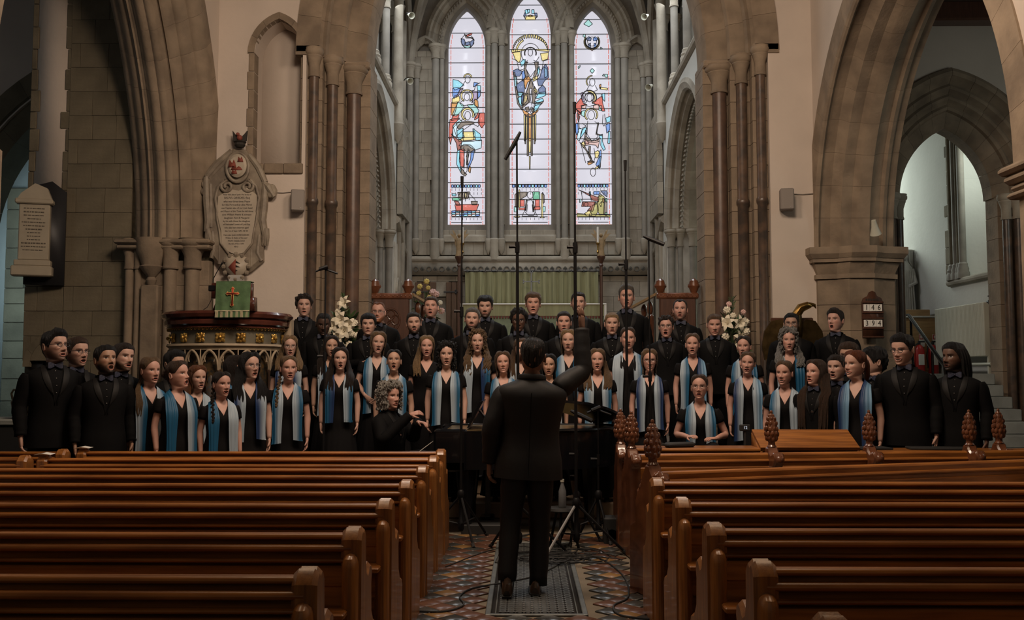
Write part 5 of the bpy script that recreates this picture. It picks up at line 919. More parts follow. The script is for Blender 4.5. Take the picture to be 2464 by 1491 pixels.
# hymn board
hb = empty('hymn_board', (4.59, 12.66, 2.30)); tag(hb, 'dark wooden hymn board showing 146 and 394 on the right pier', 'hymn board')
part('board', M['wood_dark'], hb, lambda b: b.prism([(-0.135, -0.31), (0.135, -0.31), (0.14, 0.16), (0.12, 0.22), (0.06, 0.25), (0.04, 0.30), (0.0, 0.32), (-0.04, 0.30), (-0.06, 0.25), (-0.12, 0.22), (-0.14, 0.16)], lambda p, q, d: (p, -d, q), 0.0, 0.03), False)
for z in (-0.29, -0.175, -0.045, 0.03, 0.165): part('slat', M['wood_dark'], hb, lambda b: b.cbox(-0.14, 0.14, -0.045, -0.028, z - 0.012, z + 0.012, 0.004))
for (s_t, z) in (('146', 0.095), ('394', -0.112)):
    for k, ch in enumerate(s_t):
        cp = part('number_card', M['paper'], hb, lambda b: b.cbox(-0.122 + k*0.082, -0.122 + k*0.082 + 0.08, -0.036, -0.03, z - 0.045, z + 0.045, 0.002)); text('numeral', ch, M['ink'], hb, (-0.082 + k*0.082, -0.038, z), 0.10, sx=0.85, extrude=0.002)
part('carved_title', M['ink'], hb, lambda b: [b.cbox(-0.09 + k*0.03, -0.07 + k*0.03, -0.034, -0.03, 0.185, 0.215, 0.003) for k in range(6)])
# clamp spotlight on the right respond, small spots in the chancel
def spot(x, y, z, yaw, tilt, lb, s=1.0):
    t = empty('clamp_spotlight', (x, y, z), yaw); tag(t, lb, 'spotlight', 'small spotlights')
    o = part('shade', M['white_paint'], t, lambda b: b.lathe([(0.03*s, 0.10*s), (0.035*s, 0.06*s), (0.045*s, 0.0), (0.075*s, -0.10*s), (0.07*s, -0.10*s), (0.03*s, 0.04*s)], 14)); o.rotation_euler = (tilt, 0, 0)
    part('bracket', M['black_metal'], t, lambda b: [b.tube([(0, 0.0, 0.03*s), (-0.05*s, 0.05*s, 0.05*s), (-0.05*s, 0.12*s, 0.02*s)], 0.012*s, 6)])
    return t
spot(4.64, 12.62, 3.46, -0.6, 0.5, 'white clamp spotlight on the capital above the hymn board')
for (x, z, lb) in ((-2.40, 9.05, 'small pale spotlight high beside the left lancet window, upper of two'), (-2.42, 7.65, 'small pale spotlight beside the left lancet window, lower of two'), (2.55, 9.0, 'small pale spotlight high beside the right lancet window, upper of two'), (2.62, 7.5, 'small pale spotlight beside the right lancet window, lower of two')):
    spot(x, 19.6, z, 0.6 if x < 0 else -0.6, -1.1, lb, 0.95)
# ================================================================== SOUTH CHAPEL
ra = empty('radiator', (7.30, 16.02, 1.80), pi/2); tag(ra, 'cream column radiator under the chapel window', 'radiator')
rdm = MB(); rdm.cbox(-0.02, 0.02, -0.07, 0.07, 0, 0.86, 0.012); RDM = rdm.mesh('fin', M['white_paint'])
for k in range(38): inst('fin', RDM, ra, (-0.88 + k*0.0475, 0, 0))
part('header', M['white_paint'], ra, lambda b: [b.cbox(-0.9, 0.9, -0.03, 0.03, 0.04, 0.10, 0.01), b.cbox(-0.9, 0.9, -0.03, 0.03, 0.76, 0.82, 0.01), b.cbox(-0.9, -0.86, -0.02, 0.02, -0.28, 0.05, 0.005), b.cbox(0.6, 0.64, -0.02, 0.02, -0.28, 0.05, 0.005)])
part('pipe', M['white_paint'], ra, lambda b: [b.tube([(-0.98, 0, -0.26), (-0.98, 0, 0.84)], 0.022, 8), b.tube([(-1.0, 0.02, -0.12), (0.6, 0.02, -0.12)], 0.025, 8)]); part('valve', M['iron'], ra, lambda b: [b.lathe([(0.03, 0.82), (0.03, 0.88), (0.012, 0.89), (0.012, 0.93), (0.035, 0.935), (0.035, 0.95)], 10, (-0.98, 0, 0)), b.tube([(-0.98, 0, 0.86), (-0.88, 0, 0.86)], 0.02, 8)])
cb = empty('oak_cabinet', (6.96, 17.5, 1.53)); tag(cb, 'pale oak cupboard behind the stair handrail', 'cabinet')
part('body', M['wood_pale'], cb, lambda b: b.cbox(-0.55, 0.45, -0.3, 0.35, 0, 1.0, 0.01)); part('worktop', M['marble_white'], cb, lambda b: b.cbox(-0.58, 0.47, -0.34, 0.38, 1.0, 1.03, 0.008))
part('door', M['wood_pale'], cb, lambda b: b.cbox(-0.02, 0.42, -0.32, -0.30, 0.06, 0.94, 0.006)); part('door', M['wood_pale'], cb, lambda b: b.cbox(-0.52, -0.04, -0.32, -0.30, 0.06, 0.94, 0.006))
o = part('book_box', M['wood_pale'], None, lambda b: b.cbox(-0.2, 0.25, -0.12, 0.12, 0, 0.13, 0.008), loc=(7.1, 17.5, 2.56)); tag(o, 'shallow wooden box on top of the oak cupboard', 'box')
for k, x in enumerate((6.98, 7.22)):
    t = empty('fire_extinguisher', (x, 17.0, 1.53)); tag(t, 'red fire extinguisher below its sign, %s' % ('nearer the handrail' if k == 0 else 'nearer the radiator'), 'extinguisher', 'fire extinguishers')
    part('cylinder', M['red_gloss'], t, lambda b: b.lathe([(0.08, 0), (0.085, 0.02), (0.085, 0.42), (0.05, 0.49), (0.025, 0.51)], 16)); part('valve', M['iron'], t, lambda b: [b.cbox(-0.02, 0.02, -0.02, 0.02, 0.5, 0.56, 0.005), b.cbox(-0.02, 0.10, -0.012, 0.012, 0.55, 0.58, 0.004)]); part('hose', M['rubber'], t, lambda b: b.tube([(-0.02, 0, 0.54), (-0.10, -0.02, 0.48), (-0.12, -0.02, 0.3), (-0.10, -0.02, 0.1)], 0.012, 6)); part('paper_label', M['paper'], t, lambda b: b.cbox(-0.05, 0.05, -0.09, -0.078, 0.15, 0.34, 0.004))
    s2 = empty('extinguisher_sign', (x + 0.12, 17.175, 2.14)); tag(s2, 'small red and white fire sign on the cupboard, %s' % ('nearer the handrail' if k == 0 else 'nearer the radiator'), 'sign', 'fire signs')
    part('plate', M['paper'], s2, lambda b: b.cbox(-0.05, 0.05, -0.012, -0.0, -0.13, 0.09, 0.003)); part('red_panel', M['red_gloss'], s2, lambda b: b.cbox(-0.045, 0.045, -0.016, -0.010, 0.0, 0.085, 0.002)); part('pictogram', M['paper'], s2, lambda b: [b.cbox(-0.03, -0.005, -0.019, -0.015, 0.015, 0.07, 0.002), b.cbox(0.008, 0.03, -0.019, -0.015, 0.015, 0.07, 0.002)])
re_ = empty('relief_sculpture', (6.98, 18.25, 2.55)); tag(re_, 'white marble relief of two draped standing figures in the chapel', 'sculpture')
part('slab', M['marble_white'], re_, lambda b: [b.cbox(-0.6, 0.46, 0.0, 0.25, -1.0, 1.35, 0.015), b.cbox(-0.6, 0.46, -0.3, 0.02, -1.0, 0.05, 0.02)])
for k, (dx, h) in enumerate(((-0.12, 1.05), (0.24, 1.25))):
    part('draped_figure', M['marble_white'], re_, lambda b: [b.lathe([(0.15, 0.05), (0.14, 0.3), (0.12, 0.6*h), (0.13, 0.78*h), (0.06, 0.87*h), (0.035, 0.9*h)], 14, (dx, -0.12, 0), sy=0.7), b.ball((dx - 0.03, -0.15, h*0.95), 0.07, 10, 7), b.tube([(dx + 0.12, -0.14, 0.76*h), (dx + 0.16, -0.2, 0.55*h), (dx + 0.02, -0.25, 0.5*h)], [0.045, 0.04, 0.03], 8)] + [b.tube([(dx - 0.12 + 0.05*q, -0.21, 0.06), (dx - 0.09 + 0.04*q, -0.2, 0.5*h), (dx - 0.06 + 0.03*q, -0.19, 0.74*h)], 0.02, 6) for q in range(6)])
part('curtain_fringe', M['marble_white'], re_, lambda b: [b.tube([(-0.5 + 0.06*q, -0.05, 1.32), (-0.5 + 0.06*q, -0.08, 1.15 - 0.03*(q % 3)), (-0.45 + 0.06*q, -0.06, 1.02)], 0.022, 6) for q in range(15)] + [b.tube([(-0.58, -0.05, 1.32), (0.45, -0.05, 1.32)], 0.014, 6)])
hr = empty('stair_handrail', (0, 0, 0)); tag(hr, 'black stair handrail with a bright steel edge', 'handrail')
part('rail', M['chrome'], hr, lambda b: b.tube([(6.02, 15.0, 2.43), (6.02, 13.0, 1.10)], 0.028, 8)); part('top_bend', M['black_metal'], hr, lambda b: b.tube([(6.0, 15.5, 2.42), (6.0, 15.0, 2.45), (6.03, 13.0, 1.14)], 0.018, 8))
for (y, z0, z1) in ((14.95, 1.5, 2.4), (14.2, 1.2, 1.9), (13.4, 0.7, 1.36)): part('post', M['black_metal'], hr, lambda b: b.tube([(6.02, y, z0), (6.02, y, z1)], 0.02, 8))
# bronze vessel and table at far left
vt = empty('side_table', (-5.6, 10.4, 0)); tag(vt, 'pale draped side table at the far left edge', 'table')
part('top', M['slate'], vt, lambda b: b.cbox(-0.6, 0.75, -0.3, 0.4, 0.98, 1.04, 0.01)); part('drape', M['rubber'], vt, lambda b: b.cbox(-0.58, 0.73, -0.28, 0.38, 0.0, 0.98, 0.02))
vs = empty('bronze_vessel', (-5.38, 10.4, 1.04)); tag(vs, 'dark bronze two-handled vessel at the far left edge', 'vessel')
BRZ = mat('dark_bronze', (0.12, 0.10, 0.07), 0.35, 0.3, 9, metal=0.8)
part('bowl', BRZ, vs, lambda b: b.lathe([(0.02, 0.0), (0.17, 0.01), (0.19, 0.04), (0.14, 0.06), (0.19, 0.12), (0.20, 0.18), (0.16, 0.24), (0.09, 0.27), (0.11, 0.31), (0.12, 0.33), (0.10, 0.33)], 22))
for sd in (-1, 1): part('handle', BRZ, vs, lambda b: b.tube([(sd*0.1, 0, 0.31), (sd*0.2, 0, 0.31), (sd*0.22, 0, 0.27), (sd*0.2, 0, 0.19)], 0.012, 8))
# ================================================================== CHANCEL FURNITURE, FLOWERS, LECTERN
def stall_desk_end(x, y, z, lb, d):
    t = empty('choir_stall', (x, y, z)); t.scale = (1, 1, 1.25); tag(t, lb, 'stall', 'carved choir stalls in the chancel')
    part('end_panel', M['wood_dark'], t, lambda b: b.cbox(-0.26, 0.26, -0.04, 0.04, 0, 1.42, 0.015))
    part('cresting', M['wood_carved'], t, lambda b: [b.cbox(-0.30, 0.30, -0.06, 0.06, 1.40, 1.47, 0.015)] + [b.ball((-0.27 + 0.06*k, -0.05, 1.435), 0.018, 6, 4) for k in range(10)])
    for sd in (-1, 1): part('finial', M['wood_carved'], t, lambda b: [b.lathe([(0.035, 1.46), (0.06, 1.50), (0.08, 1.55), (0.06, 1.61), (0.01, 1.64)], 12, (sd*0.24, 0, 0))] + [b.ball((sd*0.24 + 0.06*cos(a), 0.05*sin(a), 1.55), 0.028, 6, 4) for a in np.linspace(0, 2*pi, 7)[:-1]])
    part('tracery', M['wood_dark'], t, lambda b: [b.tube([(0.0 + 0.13*cos(q), -0.045, 1.16 + 0.13*sin(q)) for q in np.linspace(0, 2*pi, 20)], 0.012, 6)] + [b.tube([(0.06*cos(a) + 0.055*cos(q), -0.045, 1.16 + 0.06*sin(a) + 0.055*sin(q)) for q in np.linspace(0, 2*pi, 12)], 0.008, 5) for a in np.linspace(0, 2*pi, 5)[:-1]] + [b.tube([(sd*0.19 - 0.0, -0.045, 0.5), (sd*0.19, -0.045, 0.86), (sd*0.13, -0.045, 0.98), (0.0, -0.045, 0.9 if False else 1.0)], 0.011, 5) for sd in (-1, 1)])
    for k in range(2):
        part('inner_end', M['wood_carved'], t, lambda b: [b.cbox(d*(0.30 + 0.02*k) - 0.03, d*(0.30 + 0.02*k) + 0.03, 0.5 + 0.55*k, 0.95 + 0.55*k, 0, 1.25 - 0.02*k, 0.02), b.ball((d*(0.30 + 0.02*k), 0.7 + 0.55*k, 1.33), 0.085, 10, 7, sx=0.6), b.tube([(d*0.32, 0.5 + 0.55*k, 0.7), (d*0.36, 0.45 + 0.55*k, 0.95), (d*0.33, 0.5 + 0.55*k, 1.2)], 0.035, 8)])
    part('book_board', M['wood_pale'], t, lambda b: b.loft([[(d*0.14, 0.25, 1.50), (d*0.40, 1.9, 1.40), (d*0.40, 1.9, 1.43), (d*0.14, 0.25, 1.53)], [(d*0.30, 0.25, 1.45), (d*0.56, 1.9, 1.35), (d*0.56, 1.9, 1.38), (d*0.30, 0.25, 1.48)]]))
    part('bench', M['wood_carved'], t, lambda b: b.cbox(-0.2, 0.2, 0.1, 2.0, 0.3, 0.5, 0.02))
    return t
stall_desk_end(-1.92, 13.75, 0.85, 'tall carved dark oak choir stall end on the left of the chancel', 1)
stall_desk_end(2.20, 13.75, 0.85, 'tall carved dark oak choir stall end on the right of the chancel', -1)
def balusters(x0, x1, y, z, lb, slope):
    t = empty('altar_rail', (0, y, z)); tag(t, lb, 'altar rail', 'altar rails'); n = 7
    for k in range(n):
        x = x0 + (x1-x0)*k/(n-1); part('baluster', M['gilt_wood'], t, lambda b: b.lathe([(0.03, 0), (0.035, 0.05), (0.02, 0.1), (0.035, 0.25), (0.045, 0.32), (0.022, 0.42), (0.03, 0.5), (0.02, 0.55), (0.03, 0.6)], 8, (x, slope*k*0.12, 0)))
    part('top_rail', M['wood_carved'], t, lambda b: b.loft([[(x0 - 0.05, -0.05, 0.60), (x0 - 0.05, 0.05, 0.60), (x0 - 0.05, 0.05, 0.66), (x0 - 0.05, -0.05, 0.66)], [(x1 + 0.05, slope*0.72 - 0.05, 0.60), (x1 + 0.05, slope*0.72 + 0.05, 0.60), (x1 + 0.05, slope*0.72 + 0.05, 0.66), (x1 + 0.05, slope*0.72 - 0.05, 0.66)]]))
balusters(-1.75, -1.05, 17.2, 1.53, 'dark altar rail with turned gilt balusters left of the altar', -1); balusters(1.35, 2.0, 17.2, 1.53, 'dark altar rail with turned gilt balusters right of the altar', 1)
# ---- flower arrangements
LEAF = [mat('leaf_green', (0.055, 0.10, 0.03), 0.6, 0.4, 20), mat('leaf_grey_green', (0.12, 0.15, 0.075), 0.65, 0.3, 20)]
PET = mat('ivory_petal', (0.72, 0.66, 0.52), 0.6, 0.1, 8); PINK = mat('pink_petal', (0.62, 0.40, 0.36), 0.6, 0.1, 8); YEL = mat('yellow_petal', (0.66, 0.52, 0.16), 0.6, 0.15, 8); BLU = mat('mauve_petal', (0.20, 0.20, 0.34), 0.6)
def lily(m):
    b = MB()
    for k in range(6):
        a = 2*pi*k/6; w = 0.026 if k % 2 else 0.02
        G = [[((r*cos(a) - s*w*wf*sin(a)), (r*sin(a) + s*w*wf*cos(a)), z) for s in (-1, 0, 1)] for r, z, wf in ((0.004, 0.0, 0.3), (0.018, 0.035, 0.9), (0.045, 0.062, 1.0), (0.075, 0.058, 0.6), (0.09, 0.045, 0.05))]
        b.grid(G)
    for k in range(3): b.tube([(0, 0, 0.01), (0.012*cos(k*2.1), 0.012*sin(k*2.1), 0.06)], 0.003, 4)
    return b.mesh('lily', m)
def rosette(m):
    b = MB(); b.ball((0, 0, 0), 0.03, 8, 5)
    for ring_, (r, z, n) in enumerate(((0.025, 0.015, 6), (0.036, -0.002, 8))):
        for k in range(n): a = 2*pi*(k + .5*ring_)/n; b.ball((r*cos(a), r*sin(a), z), 0.018, 6, 4)
    return b.mesh('blossom', m)
LILY, ROSE, ROSP, DAIS = lily(PET), rosette(PET), rosette(PINK), rosette(YEL)
def leaf(b, p, d, L, w, rnd):
    p = np.array(p); d = np.array(d, float); d /= np.linalg.norm(d); sidev = np.cross(d, (rnd.uniform(-1, 1), rnd.uniform(-1, 1), 0.4)); sidev /= np.linalg.norm(sidev) + 1e-9
    q = [p, p + d*L*0.35 + sidev*w, p + d*L*0.75 + sidev*w*0.6 - np.array([0, 0, L*0.05]), p + d*L - np.array([0, 0, L*0.15]), p + d*L*0.75 - sidev*w*0.6 - np.array([0, 0, L*0.05]), p + d*L*0.35 - sidev*w]
    b.add(q, [(0, 1, 2, 5), (5, 2, 4), (2, 3, 4)])
def flowers(name, loc, h, lb, big, seed, spots, n_leaf):
    rnd = random.Random(seed); t = empty(name, loc); tag(t, lb, 'flowers')
    part('vase', M['iron'], t, lambda b: b.lathe([(0.10, 0), (0.11, 0.03), (0.03, 0.08), (0.03, 0.55*big), (0.14*big, 0.72*big), (0.15*big, 0.78*big)], 14))
    b, b2 = MB(), MB(); z0 = 0.75*big
    for k in range(n_leaf):
        a = rnd.uniform(0, 2*pi); e = rnd.uniform(-0.25, 1.0); r = rnd.uniform(0.0, 0.16)*big
        p = (r*cos(a), r*sin(a)*0.7, z0 + rnd.uniform(-0.05, h*0.55)*(1 if e > 0 else 0.2)); d = (cos(a)*(1.1 - e), sin(a)*(1.1 - e)*0.8 - 0.2, e)
        leaf(b if k % 3 else b2, p, d, rnd.uniform(0.10, 0.22)*big, 0.022*big, rnd)
    for k in range(int(n_leaf*0.5)):
        zz = rnd.uniform(0.25, 1.0)*h; leaf(b2 if k % 2 else b, (rnd.uniform(-.05, .05)*(1.2 - zz/h), rnd.uniform(-.05, .05), z0 + zz*0.95), (rnd.uniform(-1, 1), rnd.uniform(-1, .6), 0.9), 0.10*big, 0.012*big, rnd)
    b.tube([(0, 0, 0.5*big), (0, 0, z0 + h)], [0.02, 0.004], 6)
    tag(b.build('foliage', LEAF[0], t), kind='stuff'); tag(b2.build('pale_foliage', LEAF[1], t), kind='stuff')
    for (dx, dz, kind, s) in spots:
        me = {'l': LILY, 'r': ROSE, 'p': ROSP, 'y': DAIS}[kind]; dy = -0.12*big - rnd.uniform(0, 0.06)
        inst('flower', me, t, (dx, dy, dz), (pi/2 + rnd.uniform(-.5, .3), rnd.uniform(-.4, .4), rnd.uniform(-.5, .5)), (s, s, s))
    return t
rf = random.Random(12)
flowers('flower_arrangement', (-2.36, 12.45, 1.12), 0.72, 'tall arrangement of ivory lilies and greenery at the left chancel pier', 1.0, 3, [(0.05, 1.30, 'l', 1.2), (0.0, 1.10, 'l', 1.3), (0.10, 1.04, 'l', 1.1), (-0.09, 1.02, 'l', 1.2), (0.04, 0.95, 'l', 1.3), (-0.03, 0.86, 'l', 1.2), (0.12, 0.92, 'r', 1.0), (-0.16, 1.05, 'r', 1.0), (-0.19, 0.95, 'r', 0.9), (0.17, 1.06, 'r', 0.9), (0.02, 0.72, 'l', 1.2), (-0.1, 0.8, 'r', 1.1), (0.1, 0.78, 'r', 1.0), (-0.05, 1.2, 'r', 0.9), (0.2, 0.9, 'r', 0.9)], 150)
flowers('flower_arrangement', (2.70, 12.45, 1.12), 0.70, 'tall arrangement of ivory lilies and greenery at the right chancel pier', 0.95, 5, [(-0.1, 1.22, 'r', 1.0), (-0.06, 1.30, 'p', 0.8), (-0.08, 1.04, 'l', 1.3), (0.04, 1.06, 'l', 1.2), (0.14, 0.95, 'r', 1.1), (0.16, 1.08, 'r', 0.8), (0.05, 0.85, 'l', 1.2), (-0.12, 0.88, 'r', 1.0), (0.1, 0.78, 'l', 1.1), (0.0, 0.72, 'r', 1.0), (0.12, 1.2, 'p', 0.7), (-0.02, 1.15, 'r', 0.8)], 140)
flowers('flower_arrangement', (-1.85, 17.9, 1.85), 0.45, 'mixed yellow and pink flowers in front of the brown doors', 1.0, 8, [(-0.1, 1.30, 'y', 1.1), (0.02, 1.40, 'y', 1.1), (0.05, 1.28, 'y', 0.9), (-0.12, 1.18, 'y', 1.0), (0.14, 1.2, 'p', 1.4), (0.2, 1.16, 'p', 1.3), (0.08, 1.1, 'y', 1.0), (0.3, 0.85, 'p', 1.3), (-0.02, 0.9, 'p', 1.4), (0.28, 1.0, 'r', 1.0)], 90)
for (x, lb) in ((-2.36, 'left'), (2.70, 'right')):
    t = empty('flower_pedestal', (x, 12.45, 0.68)); tag(t, 'dark iron pedestal under the tall flowers at the %s chancel pier' % lb, 'pedestal'); part('plinth', M['iron'], t, lambda b: b.lathe([(0.16, 0), (0.16, 0.03), (0.03, 0.06), (0.025, 0.38), (0.12, 0.42), (0.12, 0.44)], 14))
# ---- eagle lectern
ea = empty('eagle_lectern', (3.50, 12.5, 0.68)); ea.scale = (1.1, 1.1, 1.11); tag(ea, 'brass eagle lectern beside the right chancel pier', 'lectern')
BRS = mat('tarnished_brass', (0.14, 0.09, 0.035), 0.35, 0.5, 10, metal=0.9)
part('column', BRS, ea, lambda b: b.lathe([(0.22, 0), (0.22, 0.06), (0.08, 0.12), (0.06, 0.5), (0.09, 0.55), (0.06, 0.6), (0.06, 0.95), (0.12, 1.0), (0.14, 1.08), (0.05, 1.12)], 18))
part('body', BRS, ea, lambda b: b.tube([(0, 0.05, 1.05), (0, 0.0, 1.22), (0.02, -0.04, 1.38), (0.04, -0.05, 1.48)], [0.05, 0.11, 0.085, 0.05], 12))
hd = part('head', M['brass'], ea, lambda b: [b.tube([(0.03, -0.05, 1.45), (0.08, -0.07, 1.53), (0.16, -0.08, 1.56), (0.20, -0.08, 1.55)], [0.055, 0.055, 0.045, 0.02], 10), b.tube([(0.17, -0.08, 1.57), (0.24, -0.08, 1.56), (0.255, -0.08, 1.52)], [0.028, 0.02, 0.004], 8)])
for sd in (-1, 1):
    part('wing', BRS, ea, lambda b: b.loft([[(sd*(x), -0.02 - d + 0.10*abs(x), z) for x, z in [(0.06, 1.28), (0.14, 1.40), (0.26, 1.38), (0.34, 1.26), (0.37, 1.08), (0.34, 0.92), (0.26, 0.98), (0.16, 1.02), (0.08, 1.1)]] for d in (0.0, 0.04)]), sharp=30)
part('book_rest', M['wood_dark'], ea, lambda b: b.cbox(-0.25, 0.25, 0.02, 0.06, 1.30, 1.42, 0.01))
# ================================================================== PIANO AND STANDS
pn = empty('grand_piano', (0.06, 9.62, 0)); tag(pn, 'black grand piano with its lid propped low, behind the conductor', 'piano')
OUT = [(-0.88, -0.52), (0.0, -0.52), (0.3, -0.50), (0.55, -0.40), (0.75, -0.18), (0.90, 0.08), (0.93, 0.30), (0.85, 0.46), (0.70, 0.52), (-0.88, 0.52)]
part('case', M['black_gloss'], pn, lambda b: b.loft([[(x, y, z) for x, y in OUT] for z in (0.62, 0.98)]), sharp=40)
part('key_bed', M['black_gloss'], pn, lambda b: [b.cbox(-0.92, -0.62, -0.53, 0.53, 0.60, 0.70, 0.015), b.cbox(-0.92, -0.60, -0.53, -0.45, 0.6, 1.0, 0.02), b.cbox(-0.92, -0.60, 0.45, 0.53, 0.6, 1.0, 0.02)])
part('rim_top', M['black_gloss'], pn, lambda b: b.tube([(x, y, 0.985) for x, y in OUT[1:]], 0.018, 8))
part('sound_board', M['brass'], pn, lambda b: b.loft([[(x*0.93, y*0.93, z) for x, y in OUT] for z in (0.982, 0.986)]))
a_ = radians(14)
part('lid', M['black_gloss'], pn, lambda b: b.loft([[(x, 0.53 + (y*1.02 - 0.53)*cos(a_), 1.0 + (0.53 - y*1.02)*sin(a_) + dz) for x, y in OUT if x > -0.05] for dz in (0.0, 0.025)]), sharp=40)
part('lid_prop', M['black_gloss'], pn, lambda b: b.tube([(0.2, -0.42, 0.98), (0.2, -0.40, 1.22)], 0.012, 6))
part('keys', M['paper'], pn, lambda b: b.cbox(-0.88, -0.72, -0.44, 0.44, 0.70, 0.725, 0.004))
part('music_desk', M['black_gloss'], pn, lambda b: [b.loft([[(-0.62 + 0.0, y, 1.0), (-0.60, y, 1.0), (-0.46, y, 1.26), (-0.48, y, 1.26)] for y in (-0.30, 0.34)]), b.loft([[(-0.40, y, 1.0), (-0.38, y, 1.0), (-0.50, y, 1.16), (-0.52, y, 1.16)] for y in (-0.1, 0.1)])])
for (x, y) in ((-0.62, -0.40), (-0.62, 0.40), (0.60, 0.22)): part('leg', M['black_gloss'], pn, lambda b: b.lathe([(0.05, 0.03), (0.055, 0.08), (0.055, 0.2), (0.09, 0.5), (0.10, 0.63)], 10, (x, y, 0)))
for (x, y) in ((-0.62, -0.40), (-0.62, 0.40), (0.60, 0.22)): part('caster', M['brass'], pn, lambda b: b.lathe([(0.03, 0.0), (0.035, 0.015), (0.03, 0.03)], 10, (x, y, 0)))
part('pedal_lyre', M['black_gloss'], pn, lambda b: [b.cbox(-0.45, -0.40, -0.09, -0.06, 0.08, 0.64, 0.005), b.cbox(-0.45, -0.40, 0.06, 0.09, 0.08, 0.64, 0.005), b.cbox(-0.5, -0.36, -0.13, 0.13, 0.06, 0.12, 0.01)])
tbp = part('tablet_screen', M['black_gloss'], None, lambda b: b.loft([[(0.0, y, 0.0), (0.012, y, 0.0), (0.13, y, 0.25), (0.118, y, 0.25)] for y in (-0.17, 0.0)]), loc=(-0.555, 9.52, 1.005)); tag(tbp, 'slim dark tablet leaning on the piano music desk', 'tablet')
pb = empty('piano_bench', (-1.45, 9.55, 0)); tag(pb, 'black piano bench under the grey-haired pianist', 'bench')
part('cushion', M['rubber'], pb, lambda b: b.cbox(-0.2, 0.2, -0.36, 0.36, 0.44, 0.52, 0.02))
for sx in (-1, 1):
    for sy in (-1, 1): part('leg', M['black_gloss'], pb, lambda b: b.cbox(sx*0.16 - 0.025, sx*0.16 + 0.025, sy*0.3 - 0.025, sy*0.3 + 0.025, 0, 0.45, 0.006))
mb = part('music_sheet', M['paper'], None, lambda b: b.loft([[(0.0, -0.1, 0.0), (0.12, -0.1, 0.09), (0.12, 0.1, 0.09), (0.0, 0.1, 0.0)], [(0.0, -0.1, 0.006), (0.12, -0.1, 0.096), (0.12, 0.1, 0.096), (0.0, 0.1, 0.006)]]), loc=(-0.98, 8.95, 0.80)); tag(mb, 'pale sheet of music jutting up beside the piano keyboard', 'sheet')
so = empty('sheet_stool', (-0.95, 8.95, 0)); tag(so, 'small black stool holding the music sheet beside the piano', 'stool'); part('top', M['rubber'], so, lambda b: b.cbox(-0.14, 0.14, -0.14, 0.14, 0.76, 0.80, 0.01)); [part('leg', M['black_metal'], so, lambda b: b.tube([(sx*0.14, sy*0.14, 0), (sx*0.1, sy*0.1, 0.77)], 0.012, 6)) for sx in (-1, 1) for sy in (-1, 1)]
def mic_stand(x, y, top, lb, z0=0.0, lean=0.0, legs=0.42, leg_m='black_metal', mic='tilt', r=0.013, joint=None, phase=0.4):
    t = empty('microphone_stand', (x, y, z0)); tag(t, lb, 'stand', 'microphone stands'); H = top - z0; jz = joint - z0 if joint else H*0.55
    part('lower_tube', M['black_metal'], t, lambda b: b.tube([(0, 0, 0.12), (lean*jz/H, 0, jz)], r, 10)); part('upper_tube', M['black_metal'], t, lambda b: b.tube([(lean*jz/H, 0, jz), (lean, 0, H)], r*0.62, 8))
    part('collar', M['black_metal'], t, lambda b: [b.lathe([(r*1.5, jz - 0.05), (r*1.6, jz), (r*1.4, jz + 0.04)], 10, (lean*jz/H, 0, 0)), b.tube([(lean*jz/H, 0, jz), (lean*jz/H - 0.07, -0.01, jz)], [0.012, 0.016], 6)])
    for k in range(3):
        a = phase + 2*pi*k/3; part('leg', M[leg_m if k == 1 else 'black_metal'], t, lambda b: b.tube([(0, 0, 0.42), (legs*cos(a), legs*sin(a), 0.02)], 0.012, 7)); part('strut', M['black_metal'], t, lambda b: b.tube([(0, 0, 0.16), (legs*0.55*cos(a), legs*0.55*sin(a), 0.2)], 0.008, 6)); part('foot', M['rubber'], t, lambda b: b.tube([(legs*0.94*cos(a), legs*0.94*sin(a), 0.04), (legs*1.03*cos(a), legs*1.03*sin(a), 0.012)], 0.016, 7))
    part('hub', M['black_metal'], t, lambda b: b.lathe([(0.02, 0.10), (0.03, 0.12), (0.03, 0.18), (0.018, 0.2), (0.018, 0.38), (0.032, 0.40), (0.032, 0.45), (0.018, 0.47)], 10))
    if mic == 'tilt': part('microphone', M['black_metal'], t, lambda b: b.tube([(lean - 0.10, 0, H - 0.18), (lean - 0.02, 0, H - 0.04), (lean + 0.03, 0, H + 0.06)], [0.014, 0.02, 0.012], 8))
    elif mic == 'flat': part('microphone', M['black_metal'], t, lambda b: b.tube([(lean - 0.05, 0, H + 0.03), (lean + 0.01, -0.02, H), (lean + 0.14, -0.06, H - 0.06)], [0.012, 0.022, 0.02], 8))
    elif mic == 'up': part('microphone', M['black_metal'], t, lambda b: b.tube([(lean, 0, H), (lean, 0, H + 0.10)], [0.013, 0.016], 8))
    elif mic == 'boom':
        part('boom_arm', M['black_metal'], t, lambda b: b.tube([(lean + 0.12, 0, H - 0.05), (lean - 0.02, 0, H), (lean - 0.10, -0.02, H - 0.03)], 0.010, 7)); part('microphone', M['black_metal'], t, lambda b: b.tube([(lean + 0.02, -0.01, H + 0.02), (lean - 0.06, -0.03, H - 0.01)], [0.022, 0.018], 8))
    return t
mic_stand(-0.05, 8.15, 3.55, 'tallest microphone stand beside the conductor, tip crossing the middle lancet', joint=2.61, lean=-0.015, phase=2.2)
mic_stand(0.44, 8.25, 3.80, 'tall microphone stand behind the conductor raised hand, silver tripod leg', joint=2.62, mic='up', leg_m='steel', r=0.014, phase=1.9, legs=0.42)
mic_stand(0.955, 8.95, 3.44, 'thin microphone stand crossing the right lancet window jamb', joint=2.55, mic='up', r=0.013, lean=0.0, legs=0.12)
